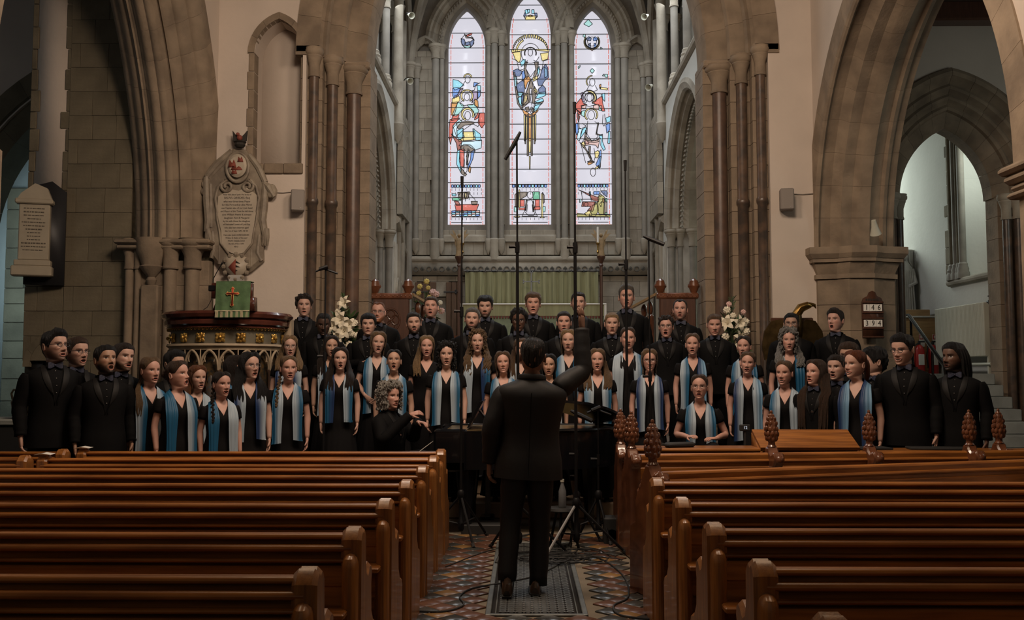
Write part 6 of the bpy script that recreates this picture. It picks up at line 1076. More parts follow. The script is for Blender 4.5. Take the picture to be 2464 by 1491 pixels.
mic_stand(-0.58, 8.80, 3.26, 'thin microphone stand left of the piano, tip reaching the ship panel', mic='up', r=0.012, joint=2.1, legs=0.36, phase=0.9)
mic_stand(1.21, 9.25, 2.83, 'microphone stand with a slanted flat head beside the seated singer', mic='flat', r=0.012, joint=1.5, legs=0.24)
mic_stand(-2.00, 9.55, 2.58, 'boom microphone stand left of the pianist', mic='boom', r=0.012, joint=1.7)
mic_stand(0.47, 8.72, 1.16, 'short microphone stand at the piano, nearer the conductor', mic='flat', r=0.010, joint=0.8, legs=0.22, phase=0.2)
mic_stand(0.67, 8.78, 1.20, 'short microphone stand at the piano, nearer the carved stalls', mic='boom', r=0.010, joint=0.75, legs=0.2, phase=1.0)
o = empty('floor_monitor', (0.80, 8.75, 0)); tag(o, 'small black monitor loudspeaker on the floor by the carved stalls', 'loudspeaker')
part('cabinet', M['rubber'], o, lambda b: b.cbox(-0.09, 0.05, -0.1, 0.1, 0, 0.24, 0.012)); part('cone', M['iron'], o, lambda b: b.lathe([(0.05, 0), (0.045, -0.01), (0.02, -0.02)], 14, (0, 0, 0)), loc=(-0.02, -0.1, 0.09)); o.children[-1].rotation_euler = (pi/2, 0, 0)
bt = empty('water_bottle', (0.33, 8.45, 0)); tag(bt, 'clear water bottle standing on a small black stool behind the conductor', 'bottle')
GLS = mat('clear_plastic', (0.16, 0.17, 0.18), 0.12, spec=0.7); part('bottle_body', GLS, bt, lambda b: b.lathe([(0.03, 0.36), (0.034, 0.37), (0.034, 0.5), (0.015, 0.56), (0.014, 0.58)], 14)); part('cap', M['white_paint'], bt, lambda b: b.lathe([(0.017, 0.58), (0.017, 0.605)], 12))
st2 = empty('small_stool', (0.33, 8.45, 0)); tag(st2, 'small black stool under the water bottle', 'stool'); part('top', M['rubber'], st2, lambda b: b.lathe([(0.13, 0.33), (0.14, 0.34), (0.13, 0.36)], 16)); [part('leg', M['black_metal'], st2, lambda b: b.tube([(0.15*cos(a), 0.15*sin(a), 0), (0.06*cos(a), 0.06*sin(a), 0.34)], 0.012, 6)) for a in (0.3, 2.4, 4.5)]
# cables on the tiles
def cable(pts, lb, r=0.006):
    P = [np.array(p, float) for p in pts]; out = []
    for i in range(len(P) - 1):
        p0, p1, p2, p3 = P[max(i-1, 0)], P[i], P[i+1], P[min(i+2, len(P)-1)]
        for t in np.linspace(0, 1, 7)[:-1]:
            q = 0.5*((2*p1) + (-p0+p2)*t + (2*p0-5*p1+4*p2-p3)*t*t + (-p0+3*p1-3*p2+p3)*t**3); out.append((q[0], q[1], 0.012 + r))
    out.append((P[-1][0], P[-1][1], 0.012 + r))
    o = part('floor_cable', M['rubber'], None, lambda b: b.tube(out, r, 6)); tag(o, lb, 'cable', 'cables on the floor')
cable([(-0.74, 6.2), (-0.52, 6.18), (-0.40, 6.35), (-0.44, 6.6), (-0.36, 6.85), (-0.12, 7.05), (0.1, 7.3), (0.35, 7.9)], 'black cable snaking over the tiles left of the grate')
cable([(0.80, 6.0), (0.60, 6.10), (0.58, 6.35), (0.70, 6.6), (0.74, 7.2), (0.66, 7.8), (0.5, 8.2)], 'black cable curling along the foot of the right pews')
cable([(-0.62, 7.6), (-0.3, 8.3), (0.0, 8.5), (0.35, 8.1), (0.6, 8.4), (0.72, 8.0)], 'thin black cable crossing the tiles behind the conductor', 0.004)
b = MB(); rc_ = random.Random(9)
for k in range(14):
    cx, cy = rc_.uniform(0.15, 0.65), rc_.uniform(7.75, 8.3); r = rc_.uniform(0.08, 0.2)
    b.tube([(cx + r*cos(a)*1.5, cy + r*sin(a), 0.018 + 0.004*k/2) for a in np.linspace(0, rc_.uniform(4, 6.2), 16)], 0.005, 5)
o = b.build('cable_tangle', M['rubber']); tag(o, 'tangled heap of black cables at the foot of the stands', 'cables', kind='stuff')
for (x, y, lb) in ((-0.35, 9.3, 'flat black case on the floor under the piano'),):
    o = part('equipment_case', M['rubber'], None, lambda b: b.cbox(-0.25, 0.25, -0.15, 0.15, 0, 0.10, 0.01), loc=(x, y, 0)); tag(o, lb, 'case')
# floor under and beside the pews, carpet runner behind the stalls
# ================================================================== PEOPLE
HEAD = np.array([  # zf, zb, half width, front y, back y
 (1.435,1.452,.064,-.046,.068), (1.455,1.475,.056,-.044,.061), (1.475,1.498,.053,-.046,.060), (1.492,1.520,.053,-.056,.063), (1.502,1.535,.051,-.080,.067), (1.509,1.545,.046,-.096,.073),
 (1.522,1.556,.0515,-.105,.079), (1.537,1.566,.059,-.105,.085), (1.551,1.576,.0645,-.107,.090), (1.566,1.590,.0680,-.108,.094), (1.580,1.602,.0705,-.108,.097), (1.600,1.620,.0735,-.106,.099),
 (1.622,1.638,.0745,-.101,.100), (1.642,1.655,.0748,-.104,.100), (1.665,1.675,.074,-.103,.098), (1.690,1.695,.0705,-.095,.092), (1.711,1.713,.062,-.081,.080), (1.725,1.726,.048,-.062,.062), (1.733,1.733,.029,-.038,.040), (1.736,1.736,.004,-.006,.008)])
T_M = np.array([(.78,.150,-.095,.105),(.90,.168,-.105,.115),(1.0,.158,-.108,.10),(1.08,.150,-.108,.095),(1.18,.162,-.118,.105),(1.27,.178,-.122,.115),(1.33,.186,-.110,.116),(1.375,.180,-.088,.108),(1.40,.155,-.070,.098),(1.42,.112,-.058,.088),(1.435,.070,-.048,.072)])
T_F = np.array([(.78,.165,-.105,.12),(.92,.172,-.11,.125),(1.02,.145,-.10,.095),(1.09,.132,-.10,.09),(1.17,.142,-.118,.095),(1.245,.156,-.136,.10),(1.31,.162,-.116,.102),(1.36,.163,-.086,.097),(1.39,.145,-.070,.09),(1.41,.108,-.057,.083),(1.43,.069,-.047,.070)])
T_J = np.array([(.77,.205,-.150,.155),(.90,.198,-.145,.145),(1.0,.182,-.135,.125),(1.10,.176,-.136,.12),(1.20,.188,-.143,.13),(1.29,.204,-.142,.138),(1.345,.214,-.124,.138),(1.385,.206,-.100,.125),(1.410,.168,-.082,.112),(1.430,.118,-.068,.10),(1.450,.083,-.056,.090),(1.480,.074,-.053,.084)])
T_D = np.array([(.06,.27,-.21,.21),(.30,.235,-.185,.185),(.60,.20,-.150,.155),(.80,.180,-.118,.132),(.92,.181,-.118,.133),(1.02,.154,-.108,.104),(1.09,.141,-.108,.098),(1.17,.150,-.126,.103),(1.245,.164,-.145,.108),(1.31,.170,-.125,.110),(1.36,.172,-.094,.105),(1.39,.153,-.078,.098),(1.41,.115,-.065,.091),(1.43,.075,-.054,.078),(1.45,.064,-.05,.07)])
def cat(tab, n):
    """Catmull-Rom refinement of a table, n samples per interval"""
    tab = np.asarray(tab, float); out = []; m = len(tab)
    for i in range(m - 1):
        p0, p1, p2, p3 = tab[max(i-1, 0)], tab[i], tab[i+1], tab[min(i+2, m-1)]; k = n[i] if hasattr(n, '__len__') else n
        for t in np.arange(k) / k: out.append(0.5*((2*p1) + (p2-p0)*t + (2*p0-5*p1+4*p2-p3)*t*t + (3*p1-p0-3*p2+p3)*t**3))
    out.append(tab[-1]); return np.array(out)
TAB = {k: cat(v, 6) for k, v in dict(M=T_M, F=T_F, J=T_J, D=T_D).items()}
def surf(key, th, z, off=0.0, gx=1.0):
    t = TAB[key]; a = np.interp(z, t[:, 0], t[:, 1])*gx + off; yf = np.interp(z, t[:, 0], t[:, 2])*(0.4 + 0.6*gx) - off; yb = np.interp(z, t[:, 0], t[:, 3])*(0.4 + 0.6*gx) + off
    c = np.cos(th); x = a*np.sin(th); y = np.where(c > 0, yf*np.abs(c)**0.85, yb*np.abs(c)**0.85)
    return x, y
NC = 80; _u = np.arange(NC)*2*pi/NC; TH = _u - 0.55*np.sin(_u)         # columns, denser on the face (theta 0 = front)
def quads(r, c, closed=True):
    i, j = np.meshgrid(np.arange(r - 1), np.arange(c if closed else c - 1), indexing='ij'); k = (j + 1) % c
    return np.stack([i*c + j, i*c + k, (i+1)*c + k, (i+1)*c + j], -1).reshape(-1, 4)
def sst(x, a, b): t = np.clip((x - a)/(b - a), 0, 1); return t*t*(3 - 2*t)
HROWS = cat(HEAD, [2,2,2,2,2,3,4,4,4,4,5,5,5,4,3,3,2,2,1])
SKIN = dict(fair=(.45,.275,.215), rosy=(.46,.26,.205), tan=(.39,.235,.17), olive=(.34,.20,.135), mid=(.21,.115,.08), brown=(.115,.062,.042), dark=(.06,.033,.023))  # mid is brown skin with the light on it put into the colour
HAIRC = dict(black=(.010,.009,.009), dkbrown=(.026,.016,.011), brown=(.065,.036,.021), ltbrown=(.135,.078,.042), blonde=(.31,.20,.10), dkblonde=(.20,.125,.066), red=(.17,.048,.016), grey=(.30,.29,.275), silver=(.46,.43,.39), ginger=(.20,.075,.028), salt=(.13,.115,.10))
def head_rot(V, yaw, pitch, tilt, piv=(0, 0.012, 1.49), z0=1.43, z1=1.515):
    V = np.asarray(V, float); w = sst(V[:, 2], z0, z1)[:, None]; hs = sst(V[:, 2], 1.435, 1.50)[:, None]; pv = np.array([0, .012, 1.47]); V = V*(1 - hs) + hs*((V - pv)*1.09 + pv - np.array([0, 0.006, .024])); Y, Pp, T = radians(yaw), radians(pitch), radians(tilt)
    Rz = np.array([[cos(Y), -sin(Y), 0], [sin(Y), cos(Y), 0], [0, 0, 1]]); Rx = np.array([[1, 0, 0], [0, cos(Pp), -sin(Pp)], [0, sin(Pp), cos(Pp)]]); Ry = np.array([[cos(T), 0, sin(T)], [0, 1, 0], [-sin(T), 0, cos(T)]])
    R = Rz @ Ry @ Rx.T; p = np.array(piv); return V*(1 - w) + w*((V - p) @ R.T + p)
def make_head(sex, skin, mo=0.3, smile=0.0, beard=0.0, brow=(.03,.02,.015), beardc=None, jaw=1.0, eyes=1.0, rng=None):
    """grid of head + neck, returns V, colour (face frame, before rotation)"""
    R = HROWS.copy(); n = len(R); s = 1.0
    if sex == 'F': R[:, 2] *= np.interp(R[:, 0], [1.43, 1.47, 1.50, 1.56, 1.65, 1.74], [.90, .86, .88, .93, .97, .98]); R[:, 3] *= .97
    R[:, 2] *= np.interp(R[:, 0], [1.43, 1.48, 1.52, 1.60, 1.74], [1, 1 + (jaw-1)*0.7, jaw, 1 + (jaw-1)*0.5, 1])
    c, sn = np.cos(TH), np.sin(TH); w = (1 + c)/2
    Z = R[:, 0:1]*w + R[:, 1:2]*(1 - w); ex_ = np.interp(R[:, 0:1], [1.48, 1.51, 1.60, 1.66], [.9, 1.06, 1.02, .92]); X = R[:, 2:3]*np.sign(sn)*np.abs(sn)**ex_; Y = np.where(c > 0, R[:, 3:4]*np.abs(c)**np.interp(R[:, 0:1], [1.48, 1.51, 1.60, 1.66], [.9, .98, .95, .88]), R[:, 4:5]*np.abs(c)**0.9)
    V = np.stack([X, Y, Z], -1).reshape(-1, 3); x, y, z = V.T; fr = sst(-y, 0.02, 0.07); ax = np.abs(x)
    g = lambda cx, cz, sx, sz: np.exp(-((x - cx)/sx)**2 - ((z - cz)/sz)**2)*fr; gs = lambda cx, cz, sx, sz: np.exp(-((ax - cx)/sx)**2 - ((z - cz)/sz)**2)*fr
    d = np.zeros(len(V)); zc = 1.5535
    d += 0.024*g(0, 1.588, .0115, .012) + 0.013*g(0, 1.606, .009, .014) + 0.007*g(0, 1.626, .008, .012) + 0.009*gs(.014, 1.584, .007, .007)
    d -= 0.011*gs(.031, 1.6255, .015, .010); d += 0.004*gs(.031, 1.6255, .008, .005); d += (0.005 if sex == 'M' else 0.003)*gs(.028, 1.645, .02, .006); d += 0.005*gs(.043, 1.598, .018, .016)
    d += 0.004*g(0, 1.517, .018, .010); d -= 0.004*g(0, 1.533, .02, .006)
    hw = 0.023 - 0.006*mo + 0.006*smile; hh = 0.0022 + 0.0125*mo; zm = zc - 0.35*hh + smile*0.006*np.clip((ax/0.022)**2, 0, 1.5)
    e = (x/hw)**2 + ((z - zm)/hh)**2; e2 = (x/(hw + .007))**2 + ((z - zm)/(hh + .0065))**2
    lips = (e2 < 1) & (e >= 1) & (y < 0); mouth = (e < 1) & (y < 0)
    d += 0.0045*lips; d -= np.where(mouth, 0.020*(1 - np.clip(e, 0, 1))*min(1, 0.25 + mo*1.4), 0)
    V[:, 1] -= d; V[:, 2] -= mo*0.013*sst(zc - z, 0.0, 0.018)*sst(-y, -0.02, 0.06)*(1 - sst(1.50 - z, -0.002, 0.03))
    C = np.tile(np.array(skin), (len(V), 1)); pink = np.array(skin)*np.array([1.06, .86, .84])
    def mix(mask, col):
        m = np.clip(mask, 0, 1)[:, None]; nonlocal C; C = C*(1 - m) + m*np.array(col)
    mix(0.6*gs(.043, 1.595, .02, .014) + 0.5*g(0, 1.588, .012, .01), pink)
    bc = np.array(beardc if beardc is not None else brow)
    if beard > 0:
        reg = sst(1.598 - z, 0, .03)*(1 - sst(1.490 - z, 0.0, 0.02))*sst(-y, -.035, .01); cheek = 1 - np.clip(1.5*gs(.034, 1.588, .026, .026), 0, 1)
        rm = np.sqrt((x/(hw + .012))**2 + ((z - zm)/(hh + .011))**2); clear = sst(rm, .80, 1.15)
        mus = np.exp(-((z - (zc + hh*.65 + .013 - 5.0*x*x))/.0055)**2)*np.exp(-(ax/.026)**4)*fr
        full = np.clip(reg*cheek*clear + 0.85*mus, 0, 1)*(~mouth)*(~lips)
        if beard >= 2: V[:, 1] -= full*0.006*(beard - 1); V[:, 0] *= 1 + full*0.03*(beard - 1); V[:, 2] -= full*0.004*(z < 1.53)
        mix(full*min(0.96, 0.46*beard + 0.12), bc)
    mix(lips.astype(float)*0.8, np.array(skin)*np.array([.95, .58, .58])); mix(mouth.astype(float), (.035, .012, .010))
    if mo > 0.35: mix((mouth & (z > zm + hh*0.45)).astype(float)*0.75, (.50, .46, .40))
    if smile > 0.5 and mo <= 0.35: mix(mouth.astype(float)*0.9, (.50, .46, .42))
    ex, ez = ax - .031, z - 1.6255
    ee = (ex/.0135)**2 + (ez/(.0062*eyes + .0006))**2; face = y < -0.05
    mix(((ee < 1) & face)*0.9, (.42, .39, .37)); mix((((ex)**2 + (ez + .0005)**2 < .0058**2) & (ee < 1.1) & face)*1.0, (.02, .013, .01)); mix((np.abs(ez - .0072*(1 - (ex/.018)**2)*max(eyes, .2)) < .0028)*(np.abs(ex) < .016)*face*0.75, np.array(skin)*0.22)
    mix(np.exp(-((ez - .0200 + 0.004*np.abs(ex/.02)**2)/.0042)**2)*(ax > .011)*(ax < .052)*face*(0.85 if sex == 'M' else 0.7), brow)
    mix(0.7*gs(.007, 1.5795, .0032, .0028), np.array(skin)*0.25)
    return V, C, R
def tube_np(path, rad, n=10, flat=None):
    b = MB(); b.tube(path, rad, n, True, flat); return np.array(b.v), b.f
def smooth_path(pts, k=5): return cat(np.array(pts, float), k)
def make_hand(Wp, d, nrm, curl=0.35, s=1.0, spread=0.0):
    """palm + 4 fingers + thumb; Wp wrist, d direction, nrm palm normal (fingers curl towards it)"""
    Wp = np.array(Wp, float); d = np.array(d, float); d /= np.linalg.norm(d); nrm = np.array(nrm, float); nrm -= d*(nrm@d); nrm /= np.linalg.norm(nrm); l = np.cross(d, nrm); b = MB()
    rings = []
    for (t, w, h) in ((-.01, .026, .02), (.02, .031, .018), (.05, .040, .016), (.085, .041, .014), (.097, .036, .009)):
        rings.append([Wp + s*(d*t + l*w*cos(q) + nrm*h*sin(q)) for q in np.linspace(0, 2*pi, 11)[:-1]])
    b.loft(rings)
    for k, (o, L) in enumerate(((-.030, .066), (-.010, .078), (.010, .074), (.029, .058))):
        p = Wp + s*(d*.088 + l*o); dd = d + l*spread*(o*8); pts = [p]; rr = [.0095*s]
        for q, f in enumerate((.42, .33, .25)):
            ang = curl*(0.7 + 0.5*q)*(1 + 0.12*k); dd = dd/np.linalg.norm(dd); dd = dd*cos(ang) + nrm*sin(ang)*0.9; pts.append(pts[-1] + s*L*f*dd); rr.append((.009, .008, .006)[q]*s)
        b.tube(pts, rr, 7)
    p = Wp + s*(d*.025 - l*.026); t1 = (-l*0.8 + d*0.9 + nrm*.45); t1 /= np.linalg.norm(t1); t2 = (-l*.25 + d + nrm*.5); t2 /= np.linalg.norm(t2)
    b.tube([p, p + s*t1*.034, p + s*(t1*.034 + t2*.03), p + s*(t1*.034 + t2*.05)], [.013*s, .0115*s, .010*s, .006*s], 7)
    return np.array(b.v), b.f
def arm_defaults(sex, sd):
    w = 1.0 if sex == 'M' else 0.86
    return dict(S=(sd*.178*w, .008, 1.372), E=(sd*.238*w, .028, 1.115), W=(sd*.238*w, -.035, .875), hd=(-sd*.05, -.12, -1), hn=(-sd*.9, -.15, 0), curl=0.35)
def make_body(P):
    """one continuous skin mesh: head, neck, torso, arms, hands"""
    sex = P['sex']; V, C, R = make_head(sex, SKIN[P['skin']], P['mo'], P['smile'], P['beard'], HAIRC[P['hair']] if P['hair'] not in ('grey', 'blonde', 'silver') else (.12, .08, .05), HAIRC[P.get('beardc', P['hair'])], P['jaw'], P['eyes'])
    V = head_rot(V, P['hy'], P['hp'], P['ht']); n = len(R)
    tz = TAB[sex][:, 0]; zz = np.unique(np.concatenate([np.linspace(.80, 1.33, 10), np.linspace(1.345, 1.43, 10)])); ring = []
    for z in zz: x, y = surf(sex, TH, z, 0, P['g']); ring.append(np.stack([x, y, np.full(NC, z)], -1))
    TV = np.concatenate(ring); Vs = [TV, V]; F = [f for f in quads(len(zz) + n, NC).tolist()]; off = len(TV) + len(V)
    F.append(list(range(NC - 1, -1, -1))); Cs = [np.tile(np.array(SKIN[P['skin']]), (len(TV), 1)), C]
    def add(v, f, rot=False):
        nonlocal off
        v = np.asarray(v, float)
        if rot: v = head_rot(v, P['hy'], P['hp'], P['ht'])
        Vs.append(v); F.extend([[i + off for i in q] for q in f]); Cs.append(np.tile(np.array(SKIN[P['skin']]), (len(v), 1))); off += len(v)
    for sd in (-1, 1):       # ears
        b = MB(); hwid = .0735 if sex == 'M' else .070
        b.loft([[(sd*(hwid - .004 + dx), .012 + .006*dx*20 + ry*cos(q) + 0.004*sin(q), 1.612 + rz*sin(q)) for q in np.linspace(0, 2*pi, 11)[:-1]] for dx, ry, rz in ((-.004, .010, .020), (.004, .014, .026), (.014, .017, .031), (.016, .012, .024), (.010, .006, .014))]); add(b.v, b.f, True)
    for sd, key in ((-1, 'aL'), (1, 'aR')):
        a = dict(arm_defaults(sex, sd)); a.update(P.get(key) or {}); q = 1.0 if sex == 'M' else .86
        pts = smooth_path([a['S'], tuple(0.5*np.array(a['S']) + 0.5*np.array(a['E'])), a['E'], tuple(0.55*np.array(a['E']) + 0.45*np.array(a['W'])), a['W']], 3)
        rad = np.interp(np.linspace(0, 1, len(pts)), [0, .2, .48, .62, 1], [.052*q, .048*q, .038*q, .040*q, .026*q])*(0.5 + 0.5*P['g'])
        v, f = tube_np(pts, list(rad), 12); add(v, f); v, f = make_hand(a['W'], a['hd'], a['hn'], a['curl'], 1.0 if sex == 'M' else .88, a.get('spread', 0)); add(v, f)
    return mesh_np('body', np.concatenate(Vs), F, M['skin'], True, np.concatenate(Cs))
M['skin'] = attr_mat('skin', 0.5, 0.35); M['scarf'] = attr_mat('dyed_silk', 0.55, 0.4)
M['suit'] = mat('black_wool_suiting', (0.0045, 0.0045, 0.005), 0.8, 0.2, 30, spec=0.12); M['satin'] = mat('black_satin', (0.006, 0.0055, 0.0055), 0.6, spec=0.2); M['shirt'] = mat('black_shirt_cotton', (0.004, 0.004, 0.0045), 0.8, spec=0.12)
M['dress'] = mat('black_jersey', (0.0055, 0.005, 0.0055), 0.8, spec=0.14); M['bow'] = mat('navy_patterned_silk', (0.012, 0.018, 0.05), 0.5, 0.0, 90, col2=(0.045, 0.05, 0.075)); M['button'] = mat('pearl_button', (0.25, 0.24, 0.23), 0.4); M['shoe'] = mat('black_shoe_leather', (0.012, 0.010, 0.009), 0.3)
M['spec'] = mat('dark_spectacle_frame', (0.03, 0.025, 0.03), 0.3); M['spec_wire'] = mat('wire_spectacle_frame', (0.10, 0.085, 0.08), 0.5)
HM = {}
def hair_mat(k):
    if k not in HM:
        c = HAIRC[k]; HM[k] = mat('hair_' + k, c, 0.45, 0.0, 3.0, col2=tuple(q*0.45 for q in c), bump=0.9, bscale=8, stretch=(60, 60, 4), spec=0.4)
    return HM[k]
def wob(x, y, z, f, s): return np.sin(x*f + s)*np.sin(y*f*1.13 + 2*s + 1.3) + 0.6*np.sin(z*f*0.7 + x*f*0.9 + s*3.1)
NH = 64; THH = np.arange(NH)*2*pi/NH - pi
def hairline(th, sex, style):
    a = np.abs(np.degrees(th))
    if style == 'buzz': return np.interp(a, [0, 25, 45, 62, 78, 88, 98, 118, 150, 180], [1.695, 1.698, 1.69, 1.655, 1.615, 1.63, 1.638, 1.60, 1.56, 1.55])
    if style == 'recede': return np.interp(a, [0, 25, 45, 62, 78, 88, 98, 118, 150, 180], [1.700, 1.712, 1.70, 1.655, 1.60, 1.625, 1.635, 1.58, 1.525, 1.515])
    if sex == 'F': return np.interp(a, [0, 14, 28, 45, 60, 72, 84, 97, 118, 150, 180], [1.712, 1.708, 1.700, 1.684, 1.660, 1.635, 1.632, 1.636, 1.58, 1.525, 1.515])
    return np.interp(a, [0, 20, 40, 60, 76, 86, 97, 118, 150, 180], [1.690, 1.690, 1.684, 1.652, 1.598 if sex == 'M' else 1.62, 1.622, 1.632, 1.58, 1.525, 1.515])
def make_hair(P, seed):
    sex, st, col = P['sex'], P['style'], P['hair']; R = HROWS.copy(); rnd = np.random.RandomState(seed); b_v, b_f, off = [], [], 0
    if sex == 'F': R[:, 2] *= np.interp(R[:, 0], [1.43, 1.56, 1.65, 1.74], [.9, .93, .97, .98])
    def add(v, f):
        nonlocal off
        b_v.append(np.asarray(v, float)); b_f.extend([[i + off for i in q] for q in f]); off += len(v)
    def head_at(th, z):
        w = (1 + np.cos(th))/2; out = []
        zr = R[:, 0:1]*w + R[:, 1:2]*(1 - w); k = np.arange(len(R))
        idx = np.array([np.interp(z[j], zr[:, j], k) for j in range(len(th))]); ip = lambda cidx: np.interp(idx, k, R[:, cidx])
        c, s = np.cos(th), np.sin(th); return ip(2)*np.sign(s)*np.abs(s)**.92, np.where(c > 0, ip(3)*np.abs(c)**.88, ip(4)*np.abs(c)**.9)
    thick = P.get('hv', {'short': .011, 'quiff': .014, 'buzz': .004, 'recede': .007, 'curlshort': .020, 'bun': .012, 'long': .020, 'bob': .022, 'curly': .034, 'pony': .014, 'dreads': .014, 'flop': .019}.get(st, .016))
    cur = 0.010 if st in ('curly', 'curlshort') else 0.0022
    zl = hairline(THH, sex, 'recede' if st == 'recede' else st); rows = 15
    if st in ('flop',): zl = zl - 0.012*np.exp(-(np.degrees(THH)/30)**2)
    grid_ = []
    for r in range(rows):
        t = r/(rows - 1); z = zl + (1.7355 - zl)*(1 - (1 - t)**1.35); x, y = head_at(THH, z)
        nv = np.stack([x/.075**2, y/.10**2, (z - 1.605)/.125**2], -1); nv /= np.linalg.norm(nv, axis=1)[:, None] + 1e-9
        frontw = np.exp(-(np.degrees(THH)/55)**2); side = (np.abs(np.degrees(THH)) > 60)
        th_ = thick*(0.25 + 0.75*min(1, t*3.0 + .05)); th_ = th_*np.where(side, 0.45 if sex == 'M' and st not in ('curlshort', 'flop') else 0.9, 1.0)
        if sex == 'F': th_ = th_*(1 - 0.45*np.exp(-(x/.012)**2)*(y < .06))*np.interp(t, [0, .15, .5, 1], [.35, .6, 1, 1]) + 0.004*np.exp(-((np.abs(x) - .03)/.02)**2)*(y < .04)
        if st == 'quiff': th_ = th_ + 0.016*frontw*sst(np.full(NH, t), 0.05, 0.5)
        p = np.stack([x, y, z], -1); nz = wob(p[:, 0], p[:, 1], p[:, 2], 130 if cur > .005 else 90, seed); p = p + nv*(th_ + cur*nz + 0.0022*np.sin(THH*29 + seed + 3*t) + 0.0016*np.sin(THH*17 + 2*seed))[:, None]
        if r == 0: p = np.stack([x, y, z], -1) + nv*0.001
        grid_.append(p)
    add(np.concatenate(grid_), quads(rows, NH).tolist() + [[(rows-1)*NH + j for j in range(NH)]])
    def curtain(z_end, spread, a0=62, wav=0.004, freq=60, backy=0.0, top=1.69):
        th = np.radians(np.linspace(a0, 360 - a0, 46)); zs = np.linspace(top, z_end, 20); G, Gi = [], []
        for z in zs:
            zc = max(z, 1.545); x, y = head_at(th, np.full(len(th), zc)); t = np.clip((1.60 - z)/.25, 0, 1.4)
            k = 1 + spread*t; y2 = y + 0.012 + backy*t; hw = thick*0.9
            rr = np.sqrt(x*x + y*y) + 1e-6; q = hw + wav*np.sin(th*freq/3 + z*freq + seed)*np.clip((1.70 - z)/.1, 0, 1); G.append(np.stack([(x + x/rr*q)*k, y2 + y/rr*q*(1 + .4*t), np.full(len(th), z)], -1)); Gi.append(np.stack([x*k*.97, y2*.97, np.full(len(th), z)], -1))
        n = len(th); add(np.concatenate(G), quads(len(zs), n, False).tolist()); add(np.concatenate(Gi), quads(len(zs), n, False)[:, ::-1].tolist())
    def lock(pts, r0, r1, wav=0.0, fr=9, flat=.6):
        p = smooth_path(pts, 6); m = len(p); s = rnd.rand()*6
        if wav: p = p + wav*np.stack([np.sin(np.arange(m)/m*fr*2 + s), np.cos(np.arange(m)/m*fr*2 + s), np.zeros(m)], -1)*np.linspace(0.2, 1, m)[:, None]
        rad = list(np.interp(np.linspace(0, 1, m), [0, .25, .75, 1], [r0*.5, r0, r1, r1*.35])); v, f = tube_np(p, rad, 7, flat); add(v, f)
    rot_n = None
    n_rot = lambda: len(np.concatenate(b_v))
    if st in ('long', 'curly'):
        wv = 0.012 if st == 'curly' else 0.003
        curtain(P.get('zl', 1.36), .22 if st == 'long' else .42, 62 if st == 'long' else 58, wv, 60 if st == 'long' else 90, 0.02)
    if st == 'bob': curtain(P.get('zl', 1.475), .16, 58, .004, 60)
    if st in ('bun', 'pony'):
        b = MB(); (b.ball((0, .135, 1.64), .042, 12, 8) if st == 'bun' else b.tube(smooth_path([(0, .10, 1.66), (0, .145, 1.63), (0, .15, 1.52), (0, .13, 1.36)], 4), list(np.interp(np.linspace(0, 1, 13), [0, .2, .8, 1], [.018, .03, .024, .008])), 10)); add(b.v, b.f)
    if st == 'curly':
        src = np.concatenate(b_v); src = src[src[:, 2] > 1.36]; pick = rnd.choice(len(src), P.get('nc', 800), replace=True); b = MB()
        for p in src[pick]: b.ball(tuple(p*np.array([1.02, 1.02, 1]) + rnd.uniform(-.007, .007, 3)), rnd.uniform(.005, .0105), 5, 4, sz=rnd.uniform(.9, 2.2))
        add(b.v, b.f)
    Vh = head_rot(np.concatenate(b_v), P['hy'], P['hp'], P['ht'], z0=1.40, z1=1.50); nb = len(Vh); k0 = len(b_v); off0 = off
    if st in ('long', 'curly') and P.get('front', 1):
        ze = P.get('ze', 1.22); wv = .010 if st == 'curly' else .004; Yr = radians(P['hy']); fs = P.get('front', 1)
        for sd in ((-1, 1) if fs == 1 else ((-1,) if fs == 2 else (1,))):
            for k in range(7):
                o = .006*k; a0 = np.array([[sd*(.070 + .004*k), -.015 + .016*k, 1.62]]); a0 = head_rot(a0, P['hy'], P['hp'], P['ht'])[0]
                a1 = head_rot(np.array([[sd*(.078 + .006*k), -.02 + .010*k, 1.52]]), P['hy'], P['hp'], P['ht'])[0]
                lock([tuple(a0), tuple(a1), (sd*(.082 + .010*k) + a1[0]*.1, -.075 + .006*k, 1.415), (sd*(.080 + .012*k), -.128 + .004*k, 1.32), (sd*(.072 + .013*k), -.150 + .003*k, ze + .02*(k % 3))], .017, .015, wv, 9 if st == 'long' else 16)
    if st == 'bun' and P.get('braid'):
        sd = P['braid']; path = smooth_path([(sd*.07, .03, 1.60), (sd*.085, .0, 1.50), (sd*.10, -.06, 1.42), (sd*.11, -.13, 1.30), (sd*.11, -.145, 1.22)], 5)
        b = MB()
        for i, p in enumerate(path): b.ball(tuple(p + np.array([(.006 if i % 2 else -.006), 0, 0])), .017, 7, 5)
        add(b.v, b.f)
    if st == 'pony' and P.get('front', 0):
        sd = P['front']
        for k in range(5): lock([(sd*.03, .11, 1.56), (sd*.085, .05, 1.48), (sd*(.105 + .006*k), -.05, 1.42), (sd*(.105 + .01*k), -.135, 1.30), (sd*(.10 + .01*k), -.15, P.get('ze', 1.17))], .017, .014, .005)
    if st == 'dreads':
        for k in range(16):
            a = radians(70 + 220*k/15); x, y = .088*sin(a), -.105*cos(a); hp = head_rot(np.array([[x*.9, y*.9, 1.69], [x*1.05, y*1.05 + .02, 1.60], [x*1.1, y*1.1 + .03, 1.50], [x*1.15, y*1.05 + .035, 1.37 - .03*(k % 3)]]), P['hy'], P['hp'], P['ht'], z0=1.2, z1=1.5); lock([tuple(q) for q in hp], .013, .011, .003, 5, 1.0)
